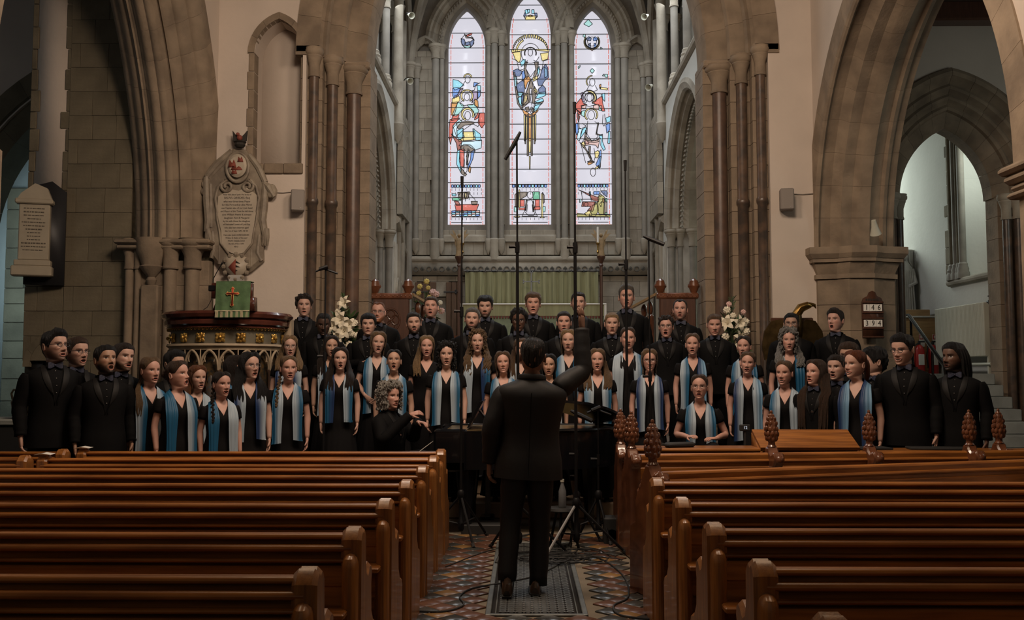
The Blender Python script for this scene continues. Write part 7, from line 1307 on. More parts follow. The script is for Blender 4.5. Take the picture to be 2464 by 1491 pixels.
    Vx = np.concatenate([Vh] + b_v[k0:]) if len(b_v) > k0 else Vh
    return mesh_np('hair', Vx, b_f, hair_mat(col), True)
# ---- garments -----------------------------------------------------------------
GM = {}
def cached(key, fn):
    if key not in GM: GM[key] = fn()
    return GM[key]
def neck_top(key, gx, zb, w, ztop, zback, n=64):
    """height of a V neckline as a function of angle"""
    th = np.arange(n)*2*pi/n; z = np.full(n, ztop)
    for _ in range(25):
        x, y = surf(key, th, z, 0, gx); zt = np.where(np.cos(th) > 0, zb + (ztop - zb)*np.clip(np.abs(x)/w, 0, 1), zback); z = 0.6*z + 0.4*zt
    return th, z
def shell(key, gx, th, zt, zbot, rows, off=0.0, ripple=None, pw=1.7):
    G = []
    for r in range(rows):
        u = r/(rows - 1); z = zt + (zbot - zt)*(u**pw); x, y = surf(key, th, z, off, gx)
        if ripple is not None: k = ripple(th, z); x, y = x*k, y*k
        G.append(np.stack([x, y, z], -1))
    return np.concatenate(G), quads(rows, len(th)).tolist()
def join(parts):
    V, F, o = [], [], 0
    for v, f in parts: V.append(np.asarray(v, float)); F.extend([[i + o for i in q] for q in f]); o += len(v)
    return np.concatenate(V), F
def sleeve(a, r0, r1, r2, g, upto=1.0, n=14):
    S, E, Wp = np.array(a['S'], float), np.array(a['E'], float), np.array(a['W'], float); pts = smooth_path([S + (S - E)*0.02, 0.5*S + 0.5*E, E, 0.5*E + 0.5*Wp, Wp], 5); m = len(pts)
    rad = np.interp(np.linspace(0, 1, m), [0, .12, .48, .6, 1], [r0*.75, r0, r1, r1, r2])*(0.5 + 0.5*g)
    k = np.arange(m); rad = rad + 0.0035*np.sin(k*2.3)*(k/m)
    if upto < 1: c = int(m*upto); pts, rad = pts[:c], rad[:c]
    return tube_np(pts, list(rad), n)
def jacket_mesh(P):
    g = P['g']; th, zt = neck_top('J', g, 1.13, .072, 1.452, 1.474); parts = [shell('J', g, th, zt, .775, 26, 0.0, lambda t, z: 1 + 0.012*np.sin(t*7 + z*9)*np.clip((1.1 - z)*3, 0, 1))]
    parts.append((lambda v: (v[0]*np.array([.97, .965, 1]), [f[::-1] for f in v[1]]))(shell('J', g, th, zt, .775, 14)))
    for sd, key in ((-1, 'aL'), (1, 'aR')):
        a = dict(arm_defaults('M', sd)); a.update(P.get(key) or {}); parts.append(sleeve(a, .074, .060, .047, g))
    return mesh_np('jacket', *join(parts), M['suit'], True)
def lapel_mesh(g):
    b = MB()
    for sd in (-1, 1):
        rows = []
        for k, z in enumerate(np.linspace(1.452, 1.13, 12)):
            u = k/11; xi = .072*(z - 1.13)/(1.452 - 1.13); wd = .05*sin(pi*min(1, u*1.15 + .12))**.7 if u < .93 else .01; row = []
            for q in (0, .5, 1):
                x = (xi + .004 + wd*q); t = TAB['J']; a = np.interp(z, t[:, 0], t[:, 1])*g; yf = np.interp(z, t[:, 0], t[:, 2])*(.4 + .6*g); y = yf*sqrt(max(0, 1 - (x/a)**2))**.85 - .006 - .004*q*(1 - q)*4; row.append((sd*x, y, z))
            rows.append(row)
        b.grid(rows)
    return b.mesh('lapels', M['satin'])
def shirt_mesh(g):
    th, zt = neck_top('M', g, 1.474, .06, 1.478, 1.486); t = TAB['M']; parts = []
    z = np.linspace(.95, 1.43, 20); G = [np.stack([*surf('M', th, zz, .010, g), np.full(len(th), zz)], -1) for zz in z]
    for zz, r, f, k in ((1.445, .066, -.056, .072), (1.462, .064, -.054, .069), (1.478, .062, -.053, .067)):
        c = np.cos(th); G.append(np.stack([r*np.sin(th), np.where(c > 0, f*np.abs(c)**.9, k*np.abs(c)**.9), np.full(len(th), zz + .0)], -1))
    return mesh_np('shirt', np.concatenate(G), quads(len(G), len(th)).tolist(), M['shirt'], True)
def bow_mesh():
    b = MB()
    for sd in (-1, 1):
        b.loft([[(sd*x, -.066 - .012*x/.05 + (d - .5)*t*2, 1.452 + h*q) for d, q in ((0, -1), (0, 0), (0, 1), (1, 1), (1, 0), (1, -1))] for x, h, t in ((.004, .010, .006), (.018, .016, .010), (.040, .027, .009), (.058, .024, .005))])
    b.ball((0, -.070, 1.452), .011, 8, 6)
    return b.mesh('bow_tie', M['bow'])
def button_mesh():
    b = MB(); t = TAB['M']
    for z in (1.405, 1.345, 1.285, 1.225): b.ball((0, np.interp(z, t[:, 0], t[:, 2]) - .013, z), .0042, 6, 4)
    return b.mesh('shirt_studs', M['button'])
def trouser_mesh(g):
    parts = []; th = np.arange(20)*2*pi/20; parts.append((np.concatenate([np.stack([*surf('M', th, np.full(20, z), .012, g), np.full(20, z)], -1) for z in np.linspace(.80, 1.0, 5)]), quads(5, 20).tolist()))
    for sd in (-1, 1): parts.append(tube_np([(sd*.078, .0, .88), (sd*.085, -.003, .70), (sd*.09, -.008, .50), (sd*.092, .002, .28), (sd*.094, .004, .06)], [.088*g, .096*g, .076, .070, .066], 14))
    return mesh_np('trousers', *join(parts), M['suit'], True)
def shoe_mesh(sd):
    b = MB(); b.loft([[(sd*.095 + w*cos(q), y + 0.0*q, .004 + h*max(0, sin(q)) + (0 if sin(q) > 0 else 0)) for q in np.linspace(0, 2*pi, 13)[:-1]] for y, w, h in ((.085, .025, .05), (.06, .036, .085), (.0, .038, .095), (-.06, .042, .06), (-.12, .045, .045), (-.17, .036, .035), (-.19, .018, .02))])
    return b.mesh('shoe', M['shoe'])
def dress_mesh(P):
    g = P['g']; th, zt = neck_top('D', g, 1.285, .078, 1.428, 1.425)
    parts = [shell('D', g, th, zt, .055, 40, 0.0, lambda t, z: 1 + (0.03*np.sin(t*17) + .02*np.sin(t*9 + 1))*np.clip((0.98 - z)*1.6, 0, 1) + 0.004*np.sin(z*70 + np.sin(t)*3)*np.clip((z - 1.0)*6, 0, 1)*np.clip((1.2 - z)*8, 0, 1), 1.15)]
    for sd, key in ((-1, 'aL'), (1, 'aR')):
        a = dict(arm_defaults('F', sd)); a.update(P.get(key) or {}); parts.append(sleeve(a, .060, .047, .04, g, .30))
    return mesh_np('dress', *join(parts), M['dress'], True)
PALE, TEAL, NAVY = np.array((.28, .345, .405)), np.array((.006, .078, .165)), np.array((.007, .026, .09))
def scarf_mesh(code, g, zb):
    """code: two letters per side (inner, outer) over left then right of the picture: p pale, t teal, n navy"""
    cm = dict(p=PALE, t=TEAL, n=NAVY, b=np.array((.12, .24, .37))); V, F, C, o = [], [], [], 0
    for sd, (ci, co), ze in ((-1, code[:2], zb), (1, code[2:], zb + .03)):
        inn = smooth_path([(0, .080, 1.475), (sd*.045, .066, 1.478), (sd*.066, .008, 1.462), (sd*.060, -.060, 1.412), (sd*.053*g, -.125, 1.31), (sd*.05*g, -.158, 1.22), (sd*.052*g, -.155, 1.05), (sd*.055*g, -.158, .90), (sd*.058*g, -.160, ze)], 5)
        out = smooth_path([(0, .120, 1.400), (sd*.085, .105, 1.415), (sd*.128*g, .012, 1.418), (sd*.142*g, -.072, 1.375), (sd*.150*g, -.120, 1.28), (sd*.152*g, -.135, 1.20), (sd*.152*g, -.138, 1.05), (sd*.158*g, -.142, .90), (sd*.165*g, -.145, ze - .015)], 5)
        m, nw = len(inn), 13; rows = []
        for i in range(m):
            t = i/(m - 1)
            for w in range(nw):
                q = w/(nw - 1); p = inn[i]*(1 - q) + out[i]*q; amp = .007*min(1, t*2.2); p = p + np.array([0, -amp*sin(q*19 + sd + t*2.0) - .004*sin(q*41 + t*5)*min(1, t*2) - .010*sin(pi*q), 0]); p[0] += sd*.006*sin(t*9 + q*3)*min(1, t*2); rows.append(p)
                k = min(1, max(0, (q - .18)/.62)); k = k*k*(3 - 2*k); C.append(cm[ci]*(1 - k) + cm[co]*k)
        rows = np.array(rows); V.append(rows); F.extend([[a + o for a in f] for f in quads(m, nw, False).tolist()]); o += len(rows)
        back = rows + np.array([0, .009, 0]); V.append(back); F.extend([[a + o for a in f[::-1]] for f in quads(m, nw, False).tolist()]); C.extend(C[-len(rows):]); o += len(rows)
    return mesh_np('scarf', np.concatenate(V), F, M['scarf'], True, np.array(C))
def glasses_mesh(P):
    b = MB(); yf = -.116
    for sd in (-1, 1):
        b.tube([(sd*.032 + .0195*cos(q), yf + .004*abs(cos(q)), 1.624 + .0155*sin(q)) for q in np.linspace(0, 2*pi, 15)], .0023, 5); b.tube([(sd*.052, yf + .006, 1.628), (sd*.076, -.06, 1.628), (sd*.078, .02, 1.622)], .0022, 5)
    b.tube([(-.012, yf - .004, 1.628), (0, yf - .010, 1.631), (.012, yf - .004, 1.628)], .0022, 5)
    b.v = [tuple(q) for q in head_rot(np.array(b.v), P['hy'], P['hp'], P['ht'])]
    return b.mesh('glasses', M['spec_wire'] if P.get('gl') == 2 else M['spec'])
PEOPLE = {}
def person(pid, x, y, z, H, sex, yaw, label, skin='fair', hair='brown', style=None, hy=0, hp=0, ht=0, mo=0.5, smile=0.0, beard=0, gl=0, scarf='ptpt', g=1.0, jaw=1.0, eyes=1.0, zb=.78, group=None, suit=None, **kw):
    P = dict(sex=sex, skin=skin, hair=hair, style=style or ('short' if sex == 'M' else 'long'), hy=hy, hp=hp, ht=ht, mo=mo, smile=smile, beard=beard, gl=gl, g=g, jaw=jaw, eyes=eyes, **kw)
    s = H/1.75; t = empty('person', (x, y, z), radians(yaw)); t.scale = (s, s, s); tag(t, label, 'person', group)
    inst('body', make_body(P), t); inst('hair', make_hair(P, pid), t)
    if gl: inst('glasses', glasses_mesh(P), t)
    armkey = 'std' if not (P.get('aL') or P.get('aR')) else pid
    if sex == 'M' or suit:
        inst('jacket', cached(('jk', g, armkey), lambda: jacket_mesh(P)), t); inst('shirt', cached(('sh', g), lambda: shirt_mesh(g)), t)
        inst('lapels', cached(('lp', g), lambda: lapel_mesh(g)), t); inst('bow_tie', cached('bow', bow_mesh), t); inst('shirt_studs', cached('stud', button_mesh), t)
        if not kw.get('seated'): inst('trousers', cached(('tr', g), lambda: trouser_mesh(g)), t); inst('shoe', cached('shL', lambda: shoe_mesh(-1)), t); inst('shoe', cached('shR', lambda: shoe_mesh(1)), t)
    else:
        if not kw.get('seated'): inst('dress', cached(('dr', g, armkey), lambda: dress_mesh(P)), t); inst('shoe', cached('shL', lambda: shoe_mesh(-1)), t); inst('shoe', cached('shR', lambda: shoe_mesh(1)), t)
        if scarf: inst('scarf', cached(('sc', scarf, g, zb), lambda: scarf_mesh(scarf, g, zb)), t)
    PEOPLE[pid] = t; return t
# ---- the choir ------------------------------------------------------------------
ARM_FOLD = dict(E=(-.25, .01, 1.13), W=(-.05, -.17, 1.14), hd=(1, -.2, .1), hn=(0, 1, 0), curl=.5)
ARM_BENT = dict(E=(-.225, .0, 1.13), W=(-.12, -.16, .97), hd=(.6, -.6, -.5), hn=(.5, .6, 0), curl=.4)
person(1, -4.36, 8.80, 0.00, 1.931, 'M', 40, 'tall suited singer in glasses at the far left end, arms at the sides', group='choir in suits', hy=22, hp=4, mo=0.3, hair='black', style='quiff', beard=1.2, gl=1, skin='fair')
person(2, -4.32, 9.15, 0.00, 1.884, 'M', 36, 'suited singer in glasses, second from the far left end', group='choir in suits', hy=20, mo=0.5, hair='brown', beard=0.8, gl=1, style='short')
person(3, -3.90, 8.85, 0.00, 1.793, 'M', 34, 'suited singer singing open-mouthed, third from the far left end', group='choir in suits', hy=15, hp=8, mo=0.8, hair='black', beard=1.8, skin='olive', style='short')
person(4, -3.93, 9.25, 0.00, 1.831, 'M', 34, 'suited singer partly hidden behind another, fourth from the far left', group='choir in suits', hy=22, ht=6, mo=0.3, hair='dkbrown', beard=2.2, beardc='brown', skin='fair')
person(5, -3.60, 9.15, 0.00, 1.687, 'F', 36, 'singer in black dress with pale scarf, first dressed one from the left', group='choir in dresses', hy=14, mo=0.25, hair='dkblonde', style='pony', front=-1, scarf='tppt', skin='rosy')
person(6, -3.63, 9.85, 0.00, 1.766, 'M', 34, 'suited singer in glasses half hidden in front of the pulpit', group='choir in suits', hy=20, mo=0.3, hair='black', style='short', hv=0.026, gl=2, skin='tan')
person(7, -3.22, 8.85, 0.00, 1.643, 'F', 42, 'singer with wide teal scarf standing nearest the camera at left', group='choir in dresses', hy=26, hp=6, mo=0.75, hair='brown', style='bun', hv=0.016, scarf='ttpt', skin='rosy')
person(8, -3.28, 9.55, 0.00, 1.608, 'F', 28, 'singer with pale scarf tucked behind the teal-scarfed singer', group='choir in dresses', hy=14, mo=0.35, hair='ginger', style='long', zl=1.42, front=2, ze=1.25, scarf='pppp')
person(9, -2.86, 9.00, 0.00, 1.547, 'F', 32, 'short singer with teal and pale scarf tails before the pulpit', group='choir in dresses', hy=12, mo=0.45, hair='dkbrown', style='bun', scarf='ttpp', skin='rosy', smile=0.3, braid=-1)
person(10, -3.05, 10.05, 0.00, 1.719, 'F', 46, 'mostly hidden singer in profile directly before the pulpit', group='choir in dresses', hy=32, mo=0.2, hair='dkbrown', style='long', front=0, scarf='tptp')
person(11, -2.77, 9.60, 0.00, 1.738, 'F', 24, 'singer in glasses and dark blue scarf below the green pulpit fall', group='choir in dresses', hy=20, hp=2, mo=0.55, hair='black', style='long', gl=2, ze=1.12, scarf='pnnp', zb=0.86, hv=0.022)
person(12, -2.45, 9.90, 0.00, 1.715, 'F', 14, 'singer in black dress and blue scarf on the lowest step, first from the left', group='choir in dresses', hy=10, mo=0.35, hair='dkblonde', style='bun', braid=-1, scarf='ptpt', zb=0.84, skin='rosy')
person(13, -2.71, 11.00, 0.34, 1.625, 'F', 10, 'scarf-wearing singer in black dress in the second row up, first from the left', group='choir in dresses', hy=8, mo=0.45, hair='blonde', style='long', zl=1.42, front=1, ze=1.34, gl=2, scarf='pnnp')
person(14, -2.83, 12.20, 0.68, 1.864, 'M', 8, 'singer in black suit and bow tie on the top step, first from the left', group='choir in suits', hy=6, mo=0.4, hair='dkbrown', style='curlshort')
person(15, -2.45, 11.60, 0.51, 1.769, 'M', 6, 'suited singer with bow tie in the third row up, first from the left', group='choir in suits', hy=6, hp=-14, mo=0.1, hair='black', style='buzz', skin='dark')
person(16, -2.23, 11.00, 0.34, 1.624, 'F', 12, 'scarf-wearing singer in black dress in the second row up, second from the left', group='choir in dresses', hy=6, mo=0.6, hair='dkbrown', style='long', skin='tan', scarf='tptp', smile=0.4)
person(17, -2.00, 10.35, 0.17, 1.640, 'F', 8, 'singer in black dress and blue scarf on the lowest step, second from the left', group='choir in dresses', hy=6, hp=3, mo=0.6, hair='dkbrown', style='long', ze=1.2, scarf='ntpt', skin='fair', zb=0.9)
person(18, -1.90, 11.60, 0.51, 1.748, 'M', 4, 'suited singer with bow tie in the third row up, second from the left', group='choir in suits', hy=3, mo=0.15, hair='black', style='flop', aL=ARM_FOLD)
person(19, -1.87, 12.20, 0.68, 1.772, 'M', 4, 'singer in black suit and bow tie on the top step, second from the left', group='choir in suits', hy=-2, mo=0.3, smile=0.8, hair='ginger', style='recede', beard=2.2, gl=2, g=1.18, jaw=1.1, skin='rosy')
person(20, -1.70, 11.00, 0.34, 1.672, 'F', 8, 'scarf-wearing singer in black dress in the second row up, third from the left', group='choir in dresses', hy=6, mo=0.5, hair='dkblonde', style='bob', scarf='ptpt', ht=5, aL=ARM_BENT)
person(21, -1.42, 10.40, 0.17, 1.619, 'F', 6, 'singer in black dress and blue scarf on the lowest step, third from the left', group='choir in dresses', hy=0, hp=8, mo=0.65, hair='black', style='bun', scarf='ptpt', skin='tan')
person(22, -1.34, 11.60, 0.51, 1.768, 'M', 2, 'suited singer with bow tie in the third row up, third from the left', group='choir in suits', hy=6, ht=-4, mo=0.3, hair='dkbrown', style='short', beard=1.9, eyes=0.35)
person(23, -1.20, 12.25, 0.68, 1.840, 'M', 0, 'singer in black suit and bow tie on the top step, third from the left', group='choir in suits', hy=0, hp=6, mo=0.55, hair='brown', style='short', g=1.1, jaw=1.06, skin='rosy', beard=0.5)
person(24, -1.13, 11.05, 0.34, 1.626, 'F', 4, 'singer in plain black dress without a scarf in the second row up', group='choir in dresses', hy=2, mo=0.3, hair='blonde', style='long', front=2, ze=1.24, scarf=None, skin='rosy', g=1.1)
person(25, -0.85, 10.40, 0.17, 1.696, 'F', 4, 'singer in black dress and blue scarf on the lowest step, fourth from the left', group='choir in dresses', hy=2, mo=0.4, hair='black', style='curly', zl=1.4, front=0, scarf='ptpt', zb=0.84, hv=0.026, skin='fair')
person(26, -0.64, 11.60, 0.51, 1.823, 'M', 0, 'suited singer with bow tie in the third row up, fourth from the left', group='choir in suits', hy=0, ht=3, mo=0.05, hair='salt', style='short', beard=1.6, beardc='dkbrown', eyes=0.7)
person(27, -0.50, 12.20, 0.68, 1.851, 'M', 2, 'singer in black suit and bow tie on the top step, fourth from the left', group='choir in suits', hy=-2, hp=-6, mo=0.12, hair='black', style='flop', beard=1.5, skin='fair')
person(28, -0.54, 11.00, 0.34, 1.686, 'F', 0, 'scarf-wearing singer in black dress in the second row up, fifth from the left', group='choir in dresses', hy=2, mo=0.4, hair='dkblonde', style='curly', zl=1.33, ze=1.2, scarf='ppnt', hv=0.02, skin='fair')
person(29, -0.23, 10.45, 0.17, 1.597, 'F', 2, 'singer in black dress and blue scarf on the lowest step, fifth from the left', group='choir in dresses', hy=0, hp=4, ht=-3, mo=0.3, smile=0.8, hair='ltbrown', style='bob', zl=1.43, scarf='ptpt', skin='rosy')
person(30, -0.07, 11.60, 0.51, 1.812, 'M', 0, 'suited singer with bow tie in the third row up, fifth from the left', group='choir in suits', hy=0, hp=-8, mo=0.1, hair='black', style='curlshort', gl=1, skin='brown')
person(31, 0.11, 12.20, 0.68, 1.887, 'M', 0, 'singer in black suit and bow tie on the top step, fifth from the left', group='choir in suits', hy=0, mo=0.3, hair='ltbrown', style='flop', skin='rosy')
person(32, -0.04, 11.00, 0.34, 1.590, 'F', 0, 'scarf-wearing singer in black dress in the second row up, sixth from the left', group='choir in dresses', hy=4, mo=0.3, hair='ltbrown', style='long', scarf='pppp')
person(35, 0.69, 12.20, 0.68, 1.897, 'M', -2, 'singer in black suit and bow tie on the top step, sixth from the left', group='choir in suits', hy=0, mo=0.25, hair='dkbrown', style='bun', hv=0.008, beard=1.1, skin='fair')
person(36, 0.48, 11.60, 0.51, 1.776, 'M', -2, 'suited singer with bow tie in the third row up, sixth from the left', group='choir in suits', hy=0, mo=0.3, hair='dkbrown', style='short', skin='rosy')
person(37, 0.51, 11.05, 0.34, 1.697, 'F', -2, 'scarf-wearing singer in black dress in the second row up, seventh from the left', group='choir in dresses', hy=-4, mo=0.3, hair='blonde', style='long', front=0, scarf='pttp')
person(38, 0.27, 10.50, 0.17, 1.571, 'F', 0, 'singer in black dress and blue scarf on the lowest step, sixth from the left', group='choir in dresses', hy=-4, mo=0.3, hair='black', style='long', front=0, skin='tan', scarf='tptp')
person(39, 0.79, 10.40, 0.17, 1.627, 'F', -2, 'singer in black dress and blue scarf on the lowest step, seventh from the left', group='choir in dresses', hy=-2, hp=2, mo=0.4, hair='dkblonde', style='long', ze=1.26, zl=1.36, scarf='pbpt', skin='rosy')
person(40, 1.06, 11.60, 0.51, 1.761, 'M', -3, 'suited singer with bow tie in the third row up, seventh from the left', group='choir in suits', hy=0, hp=-3, mo=0.3, hair='blonde', style='short', skin='fair')
person(41, 1.31, 12.25, 0.68, 1.982, 'M', -4, 'singer in black suit and bow tie on the top step, seventh from the left', group='choir in suits', hy=0, hp=2, mo=0.35, hair='salt', style='quiff', skin='rosy')
person(42, 1.19, 11.00, 0.34, 1.723, 'F', -4, 'scarf-wearing singer in black dress in the second row up, eighth from the left', group='choir in dresses', hy=0, mo=0.3, hair='brown', style='bun', g=1.2, jaw=1.1, scarf='pppt', skin='rosy')
person(43, 1.36, 10.45, 0.17, 1.624, 'F', -6, 'singer in black dress and blue scarf on the lowest step, eighth from the left', group='choir in dresses', hy=2, mo=0.25, smile=0.6, hair='dkblonde', style='long', gl=1, front=0, zl=1.38, scarf='pnpn', zb=0.8, skin='rosy')
person(44, 1.72, 11.60, 0.51, 1.720, 'M', -4, 'suited singer with bow tie in the third row up, eighth from the left', group='choir in suits', hy=-8, mo=0.8, smile=0.3, hair='dkbrown', style='curlshort', hv=0.016, gl=2, skin='rosy')
person(45, 1.99, 12.20, 0.68, 1.800, 'M', -6, 'singer in black suit and bow tie on the top step, eighth from the left', group='choir in suits', hy=-6, hp=3, mo=0.35, hair='dkbrown', style='recede', beard=1.0, skin='rosy')
person(46, 1.93, 11.00, 0.34, 1.651, 'F', -8, 'scarf-wearing singer in black dress in the second row up, ninth from the left', group='choir in dresses', hy=-4, mo=0.3, hair='ltbrown', style='pony', scarf='tpnb', zb=0.84, skin='rosy')
person(47, 2.30, 11.60, 0.51, 1.749, 'M', -6, 'suited singer with bow tie in the third row up, ninth from the left', group='choir in suits', hy=-2, hp=-8, mo=0.1, hair='ltbrown', style='short', skin='rosy', jaw=1.05)
person(49, 2.52, 11.00, 0.34, 1.622, 'F', -14, 'scarf-wearing singer in black dress in the second row up, tenth from the left', group='choir in dresses', hy=-8, mo=0.5, hair='dkbrown', style='bun', scarf='ptnt', skin='rosy')
person(50, 2.39, 10.30, 0.17, 1.593, 'F', -12, 'singer in black dress and blue scarf on the lowest step, ninth from the left', group='choir in dresses', hy=-6, ht=4, mo=0.4, smile=0.7, hair='ltbrown', style='pony', scarf='pnpb', zb=0.72, g=1.05, skin='rosy')
person(51, 3.26, 11.70, 0.51, 1.760, 'M', -12, 'suited singer with bow tie in the third row up, tenth from the left', group='choir in suits', hy=-6, mo=0.3, smile=0.5, hair='black', style='short', gl=1, g=1.15, skin='tan')
person(52, 3.03, 11.00, 0.34, 1.698, 'F', -8, 'scarf-wearing singer in black dress in the second row up, eleventh from the left', group='choir in dresses', hy=-4, mo=0.2, hair='grey', style='curly', zl=1.36, ze=1.3, scarf='pptt', hv=0.03, skin='rosy')
person(53, 2.64, 9.75, 0.00, 1.660, 'F', -18, 'smiling singer with pale scarf behind the sloping desk lid', group='choir in dresses', hy=-14, mo=0.3, smile=0.8, hair='ltbrown', style='bun', hv=0.014, scarf='ptpp', skin='rosy')
person(54, 2.88, 9.50, 0.00, 1.664, 'F', -38, 'singer in open black jacket and bow tie, no scarf, right wing', group='choir in suits', hy=-14, hp=4, mo=0.35, hair='brown', style='long', ze=1.0, zl=1.2, scarf=None, suit=1, skin='rosy', hv=0.018)
person(55, 3.77, 11.60, 0.51, 1.799, 'M', -24, 'suited singer left of the hymn board, head turned left', group='choir in suits', hy=-18, hp=5, mo=0.85, hair='dkbrown', style='quiff', skin='rosy')
person(56, 3.43, 10.15, 0.00, 1.859, 'M', -20, 'suited singer in glasses peeking out below the hymn board', group='choir in suits', hy=-12, mo=0.2, hair='brown', style='flop', gl=1, skin='tan')
person(57, 3.19, 9.80, 0.00, 1.724, 'M', -24, 'short suited singer with bow tie behind the right wing scarf wearers', group='choir in suits', hy=-16, mo=0.45, hair='dkbrown', style='short', g=1.05, jaw=1.08, skin='fair')
person(58, 3.21, 9.30, 0.00, 1.753, 'F', -30, 'singer with navy and pale scarf nearest the camera at right', group='choir in dresses', hy=-28, mo=0.25, smile=0.7, hair='red', style='pony', scarf='bnnb', zb=0.66, skin='fair')
person(59, 3.52, 9.65, 0.00, 1.787, 'M', -54, 'suited singer in profile facing left behind the navy-scarfed singer', group='choir in suits', hy=-36, mo=0.2, hair='black', style='curlshort', hv=0.02, skin='fair')
person(60, 3.66, 9.25, 0.00, 1.915, 'M', -28, 'tall smiling suited singer in glasses by the stair handrail', group='choir in suits', hy=-20, hp=-8, mo=0.3, smile=0.8, hair='black', style='quiff', gl=1, skin='fair')
person(61, 4.10, 9.15, 0.00, 1.828, 'M', -34, 'suited singer at the far right end before the stair', group='choir in suits', hy=-28, mo=0.2, hair='black', style='dreads', beard=1.6, skin='brown')
# ---- seated singer, pianist, conductor --------------------------------------------
def lap(t, m, g=1.0, skirt=True, name='lap'):
    parts = []
    for sd in (-1, 1):
        parts.append(tube_np([(sd*.07, .06, .88), (sd*.085, -.10, .93), (sd*.11, -.30, .98), (sd*.12, -.42, .97), (sd*.12, -.46, .88), (sd*.12, -.44, .60)], [.11, .105, .09, .085, .08, .07], 14))
    if skirt: parts.append(tube_np([(0, .05, .90), (0, -.15, .93), (0, -.38, .95)], [.13, .13, .12], 16, .7))
    inst(name, mesh_np(name, *join(parts), m, True), t)
t = person(48, 1.73, 9.50, -0.135, 1.655, 'F', -8, 'seated singer in glasses with teal scarf, hands resting above the lap', hair='brown', style='bun', hy=-6, hp=4, mo=.25, gl=2, scarf='ptpt', zb=.98, skin='rosy', group='choir in dresses', seated=True,
           aL=dict(E=(-.24, .0, 1.13), W=(-.13, -.26, 1.115), hd=(.5, -.8, .12), hn=(.2, .2, -1), curl=.25), aR=dict(E=(.26, .02, 1.13), W=(.15, -.25, 1.10), hd=(-.8, -.6, .05), hn=(0, .2, -1), curl=.3))
def half_dress(P, key='D', m='dress'):
    th, zt = neck_top('D', P['g'], 1.285, .078, 1.428, 1.425); parts = [shell('D', P['g'], th, zt, .84, 26, 0.0, None, 1.3)]
    for sd, k in ((-1, 'aL'), (1, 'aR')):
        a = dict(arm_defaults('F', sd)); a.update(P.get(k) or {}); parts.append(sleeve(a, .060, .047, .04, P['g'], .30))
    return mesh_np('dress', *join(parts), M[m], True)
inst('dress', half_dress(dict(g=1.0, aL=dict(E=(-.24, .0, 1.13), W=(-.13, -.26, 1.115)), aR=dict(E=(.26, .02, 1.13), W=(.15, -.25, 1.10)))), t); lap(t, M['dress'], name='skirt_lap')
so = empty('tall_stool', (1.75, 9.62, 0)); tag(so, 'plain dark stool under the seated singer', 'stool'); part('seat', M['wood_dark'], so, lambda b: b.cbox(-0.18, 0.18, -0.16, 0.16, 0.56, 0.60, 0.01)); [part('leg', M['wood_dark'], so, lambda b: b.cbox(sx*0.14 - .02, sx*0.14 + .02, sy*0.12 - .02, sy*0.12 + .02, 0, 0.57, 0.005)) for sx in (-1, 1) for sy in (-1, 1)]
# pianist: turned to the keyboard, looking over her hands towards the conductor
aL = dict(E=(-.27, -.12, 1.19), W=(-.10, -.33, 1.43), hd=(.45, -.8, .25), hn=(.5, .3, -.8), curl=.45); aR = dict(E=(.26, -.12, 1.18), W=(.06, -.32, 1.35), hd=(-.1, -1, -.1), hn=(0, .1, -1), curl=.5)
t = person(33, -1.33, 9.45, -0.225, 1.66, 'F', 62, 'pianist in black jacket seated at the piano, both hands lifted', hair='silver', style='curly', hv=.040, zl=1.50, nc=1300, front=0, hy=-18, hp=0, mo=.08, skin='rosy', jaw=1.04, eyes=.8, suit=1, g=1.08, seated=True, aL=aL, aR=aR)
for c in list(t.children):
    if c.name.split('.')[0] in ('bow_tie', 'shirt_studs'): bpy.data.objects.remove(c)
lap(t, M['suit'], name='trousers')
# conductor, back to the camera, right arm raised
AR = dict(S=(-.185, -.01, 1.385), E=(-.355, -.13, 1.53), W=(-.345, -.18, 1.825), hd=(.06, -.06, 1), hn=(.9, -.55, -.1), curl=.12, spread=.25); AL = dict(E=(.262, .05, 1.12), W=(.268, -.0, .87), hd=(.02, -.1, -1), hn=(-.9, -.2, 0), curl=.5)
t = person(34, -0.01, 6.76, 0.012, 1.775, 'M', 180, 'conductor in dark suit seen from behind with one arm raised', hair='black', style='buzz', hv=.008, skin='mid', g=1.16, hp=4, mo=.1, aL=AR, aR=AL)
t.rotation_euler = (0, radians(-2.4), pi)
for c in list(t.children):
    if c.name.split('.')[0] in ('trousers', 'shoe'): bpy.data.objects.remove(c)
CJ = mat('charcoal_jacket', (0.009, 0.0095, 0.011), 0.6, spec=0.3, bump=0.3, bscale=5)  # black suit cloth, its blue-grey sheen lightened into the colour
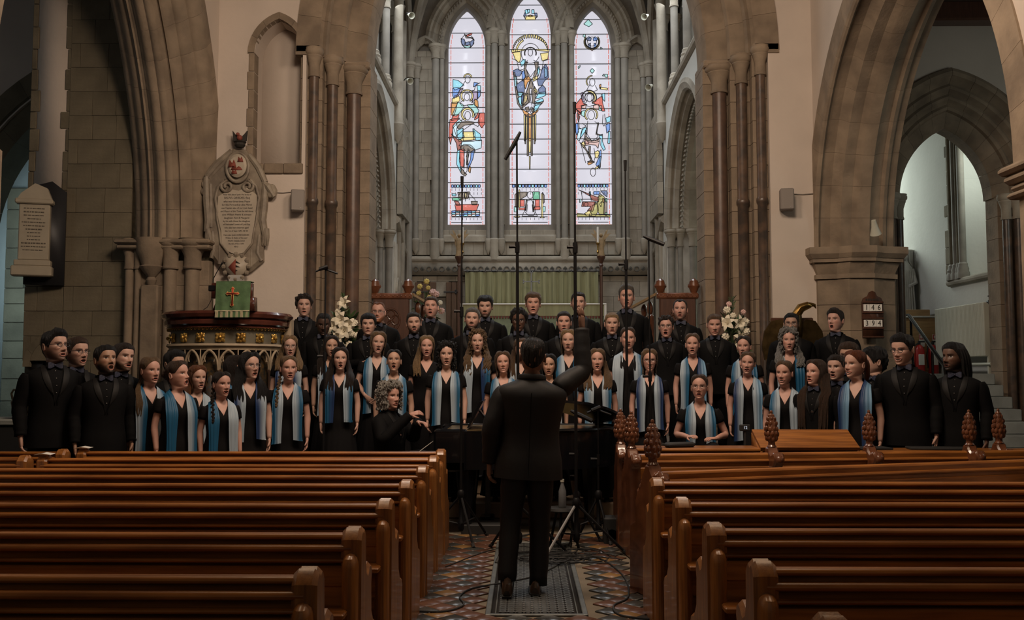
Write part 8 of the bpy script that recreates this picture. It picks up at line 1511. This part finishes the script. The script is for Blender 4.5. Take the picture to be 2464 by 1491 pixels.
for c in t.children:
    if c.name.split('.')[0] == 'jacket': c.data.materials[0] = CJ; JK = c
part('back_seam', M['suit'], t, lambda b: b.tube([(0, .172, 1.36), (0, .166, 1.2), (0, .152, 1.08), (0, .165, .95), (0, .186, .785)], .0035, 5))
part('collar', CJ, t, lambda b: b.tube([(.088*sin(q), .012 + .085*cos(q) if cos(q) > 0 else .012 + .05*cos(q), 1.462 + .010*cos(q)) for q in np.linspace(-2.0, 2.0, 15)], .013, 8, True, 1.6))
def legs():
    parts = []; th = np.arange(20)*2*pi/20; parts.append((np.concatenate([np.stack([*surf('M', th, np.full(20, z), .014, 1.12), np.full(20, z)], -1) for z in np.linspace(.80, 1.0, 5)]), quads(5, 20).tolist()))
    parts.append(tube_np(smooth_path([(-.085, .0, .90), (-.088, -.01, .70), (-.092, -.03, .50), (-.098, -.02, .30), (-.10, .0, .05)], 3), list(np.interp(np.linspace(0, 1, 13), [0, .2, .5, .75, 1], [.09, .094, .074, .068, .062]) + .003*np.sin(np.arange(13)*2.1)), 16)); parts.append(tube_np(smooth_path([(.085, .0, .90), (.095, .0, .70), (.105, .0, .50), (.112, .05, .30), (.115, .10, .09)], 3), list(np.interp(np.linspace(0, 1, 13), [0, .2, .5, .75, 1], [.09, .094, .074, .068, .062]) + .003*np.sin(np.arange(13)*2.4)), 16))
    return mesh_np('trousers', *join(parts), mat('charcoal_trousers', (0.010, 0.011, 0.013), 0.6, spec=0.3), True)  # black trousers with the same sheen put into the colour
inst('trousers', legs(), t); SHB = mat('dark_brown_leather', (0.035, 0.022, 0.015), 0.3)
for sx, y, rx, z in ((-.08, .02, 0.0, 0.0), (.11, .13, -0.38, .035)):
    me = shoe_mesh(0); me.materials.clear(); me.materials.append(SHB); o = inst('shoe', me, t, (sx, y, z), (rx, 0, 0)); part('sole', M['rubber'], o, lambda b: b.loft([[(w*cos(q), yy, zz) for q, zz in ((pi, .002), (pi, .014), (0, .014), (0, .002))] for yy, w in ((.095, .03), (.05, .04), (-.05, .045), (-.13, .048), (-.195, .02))]))
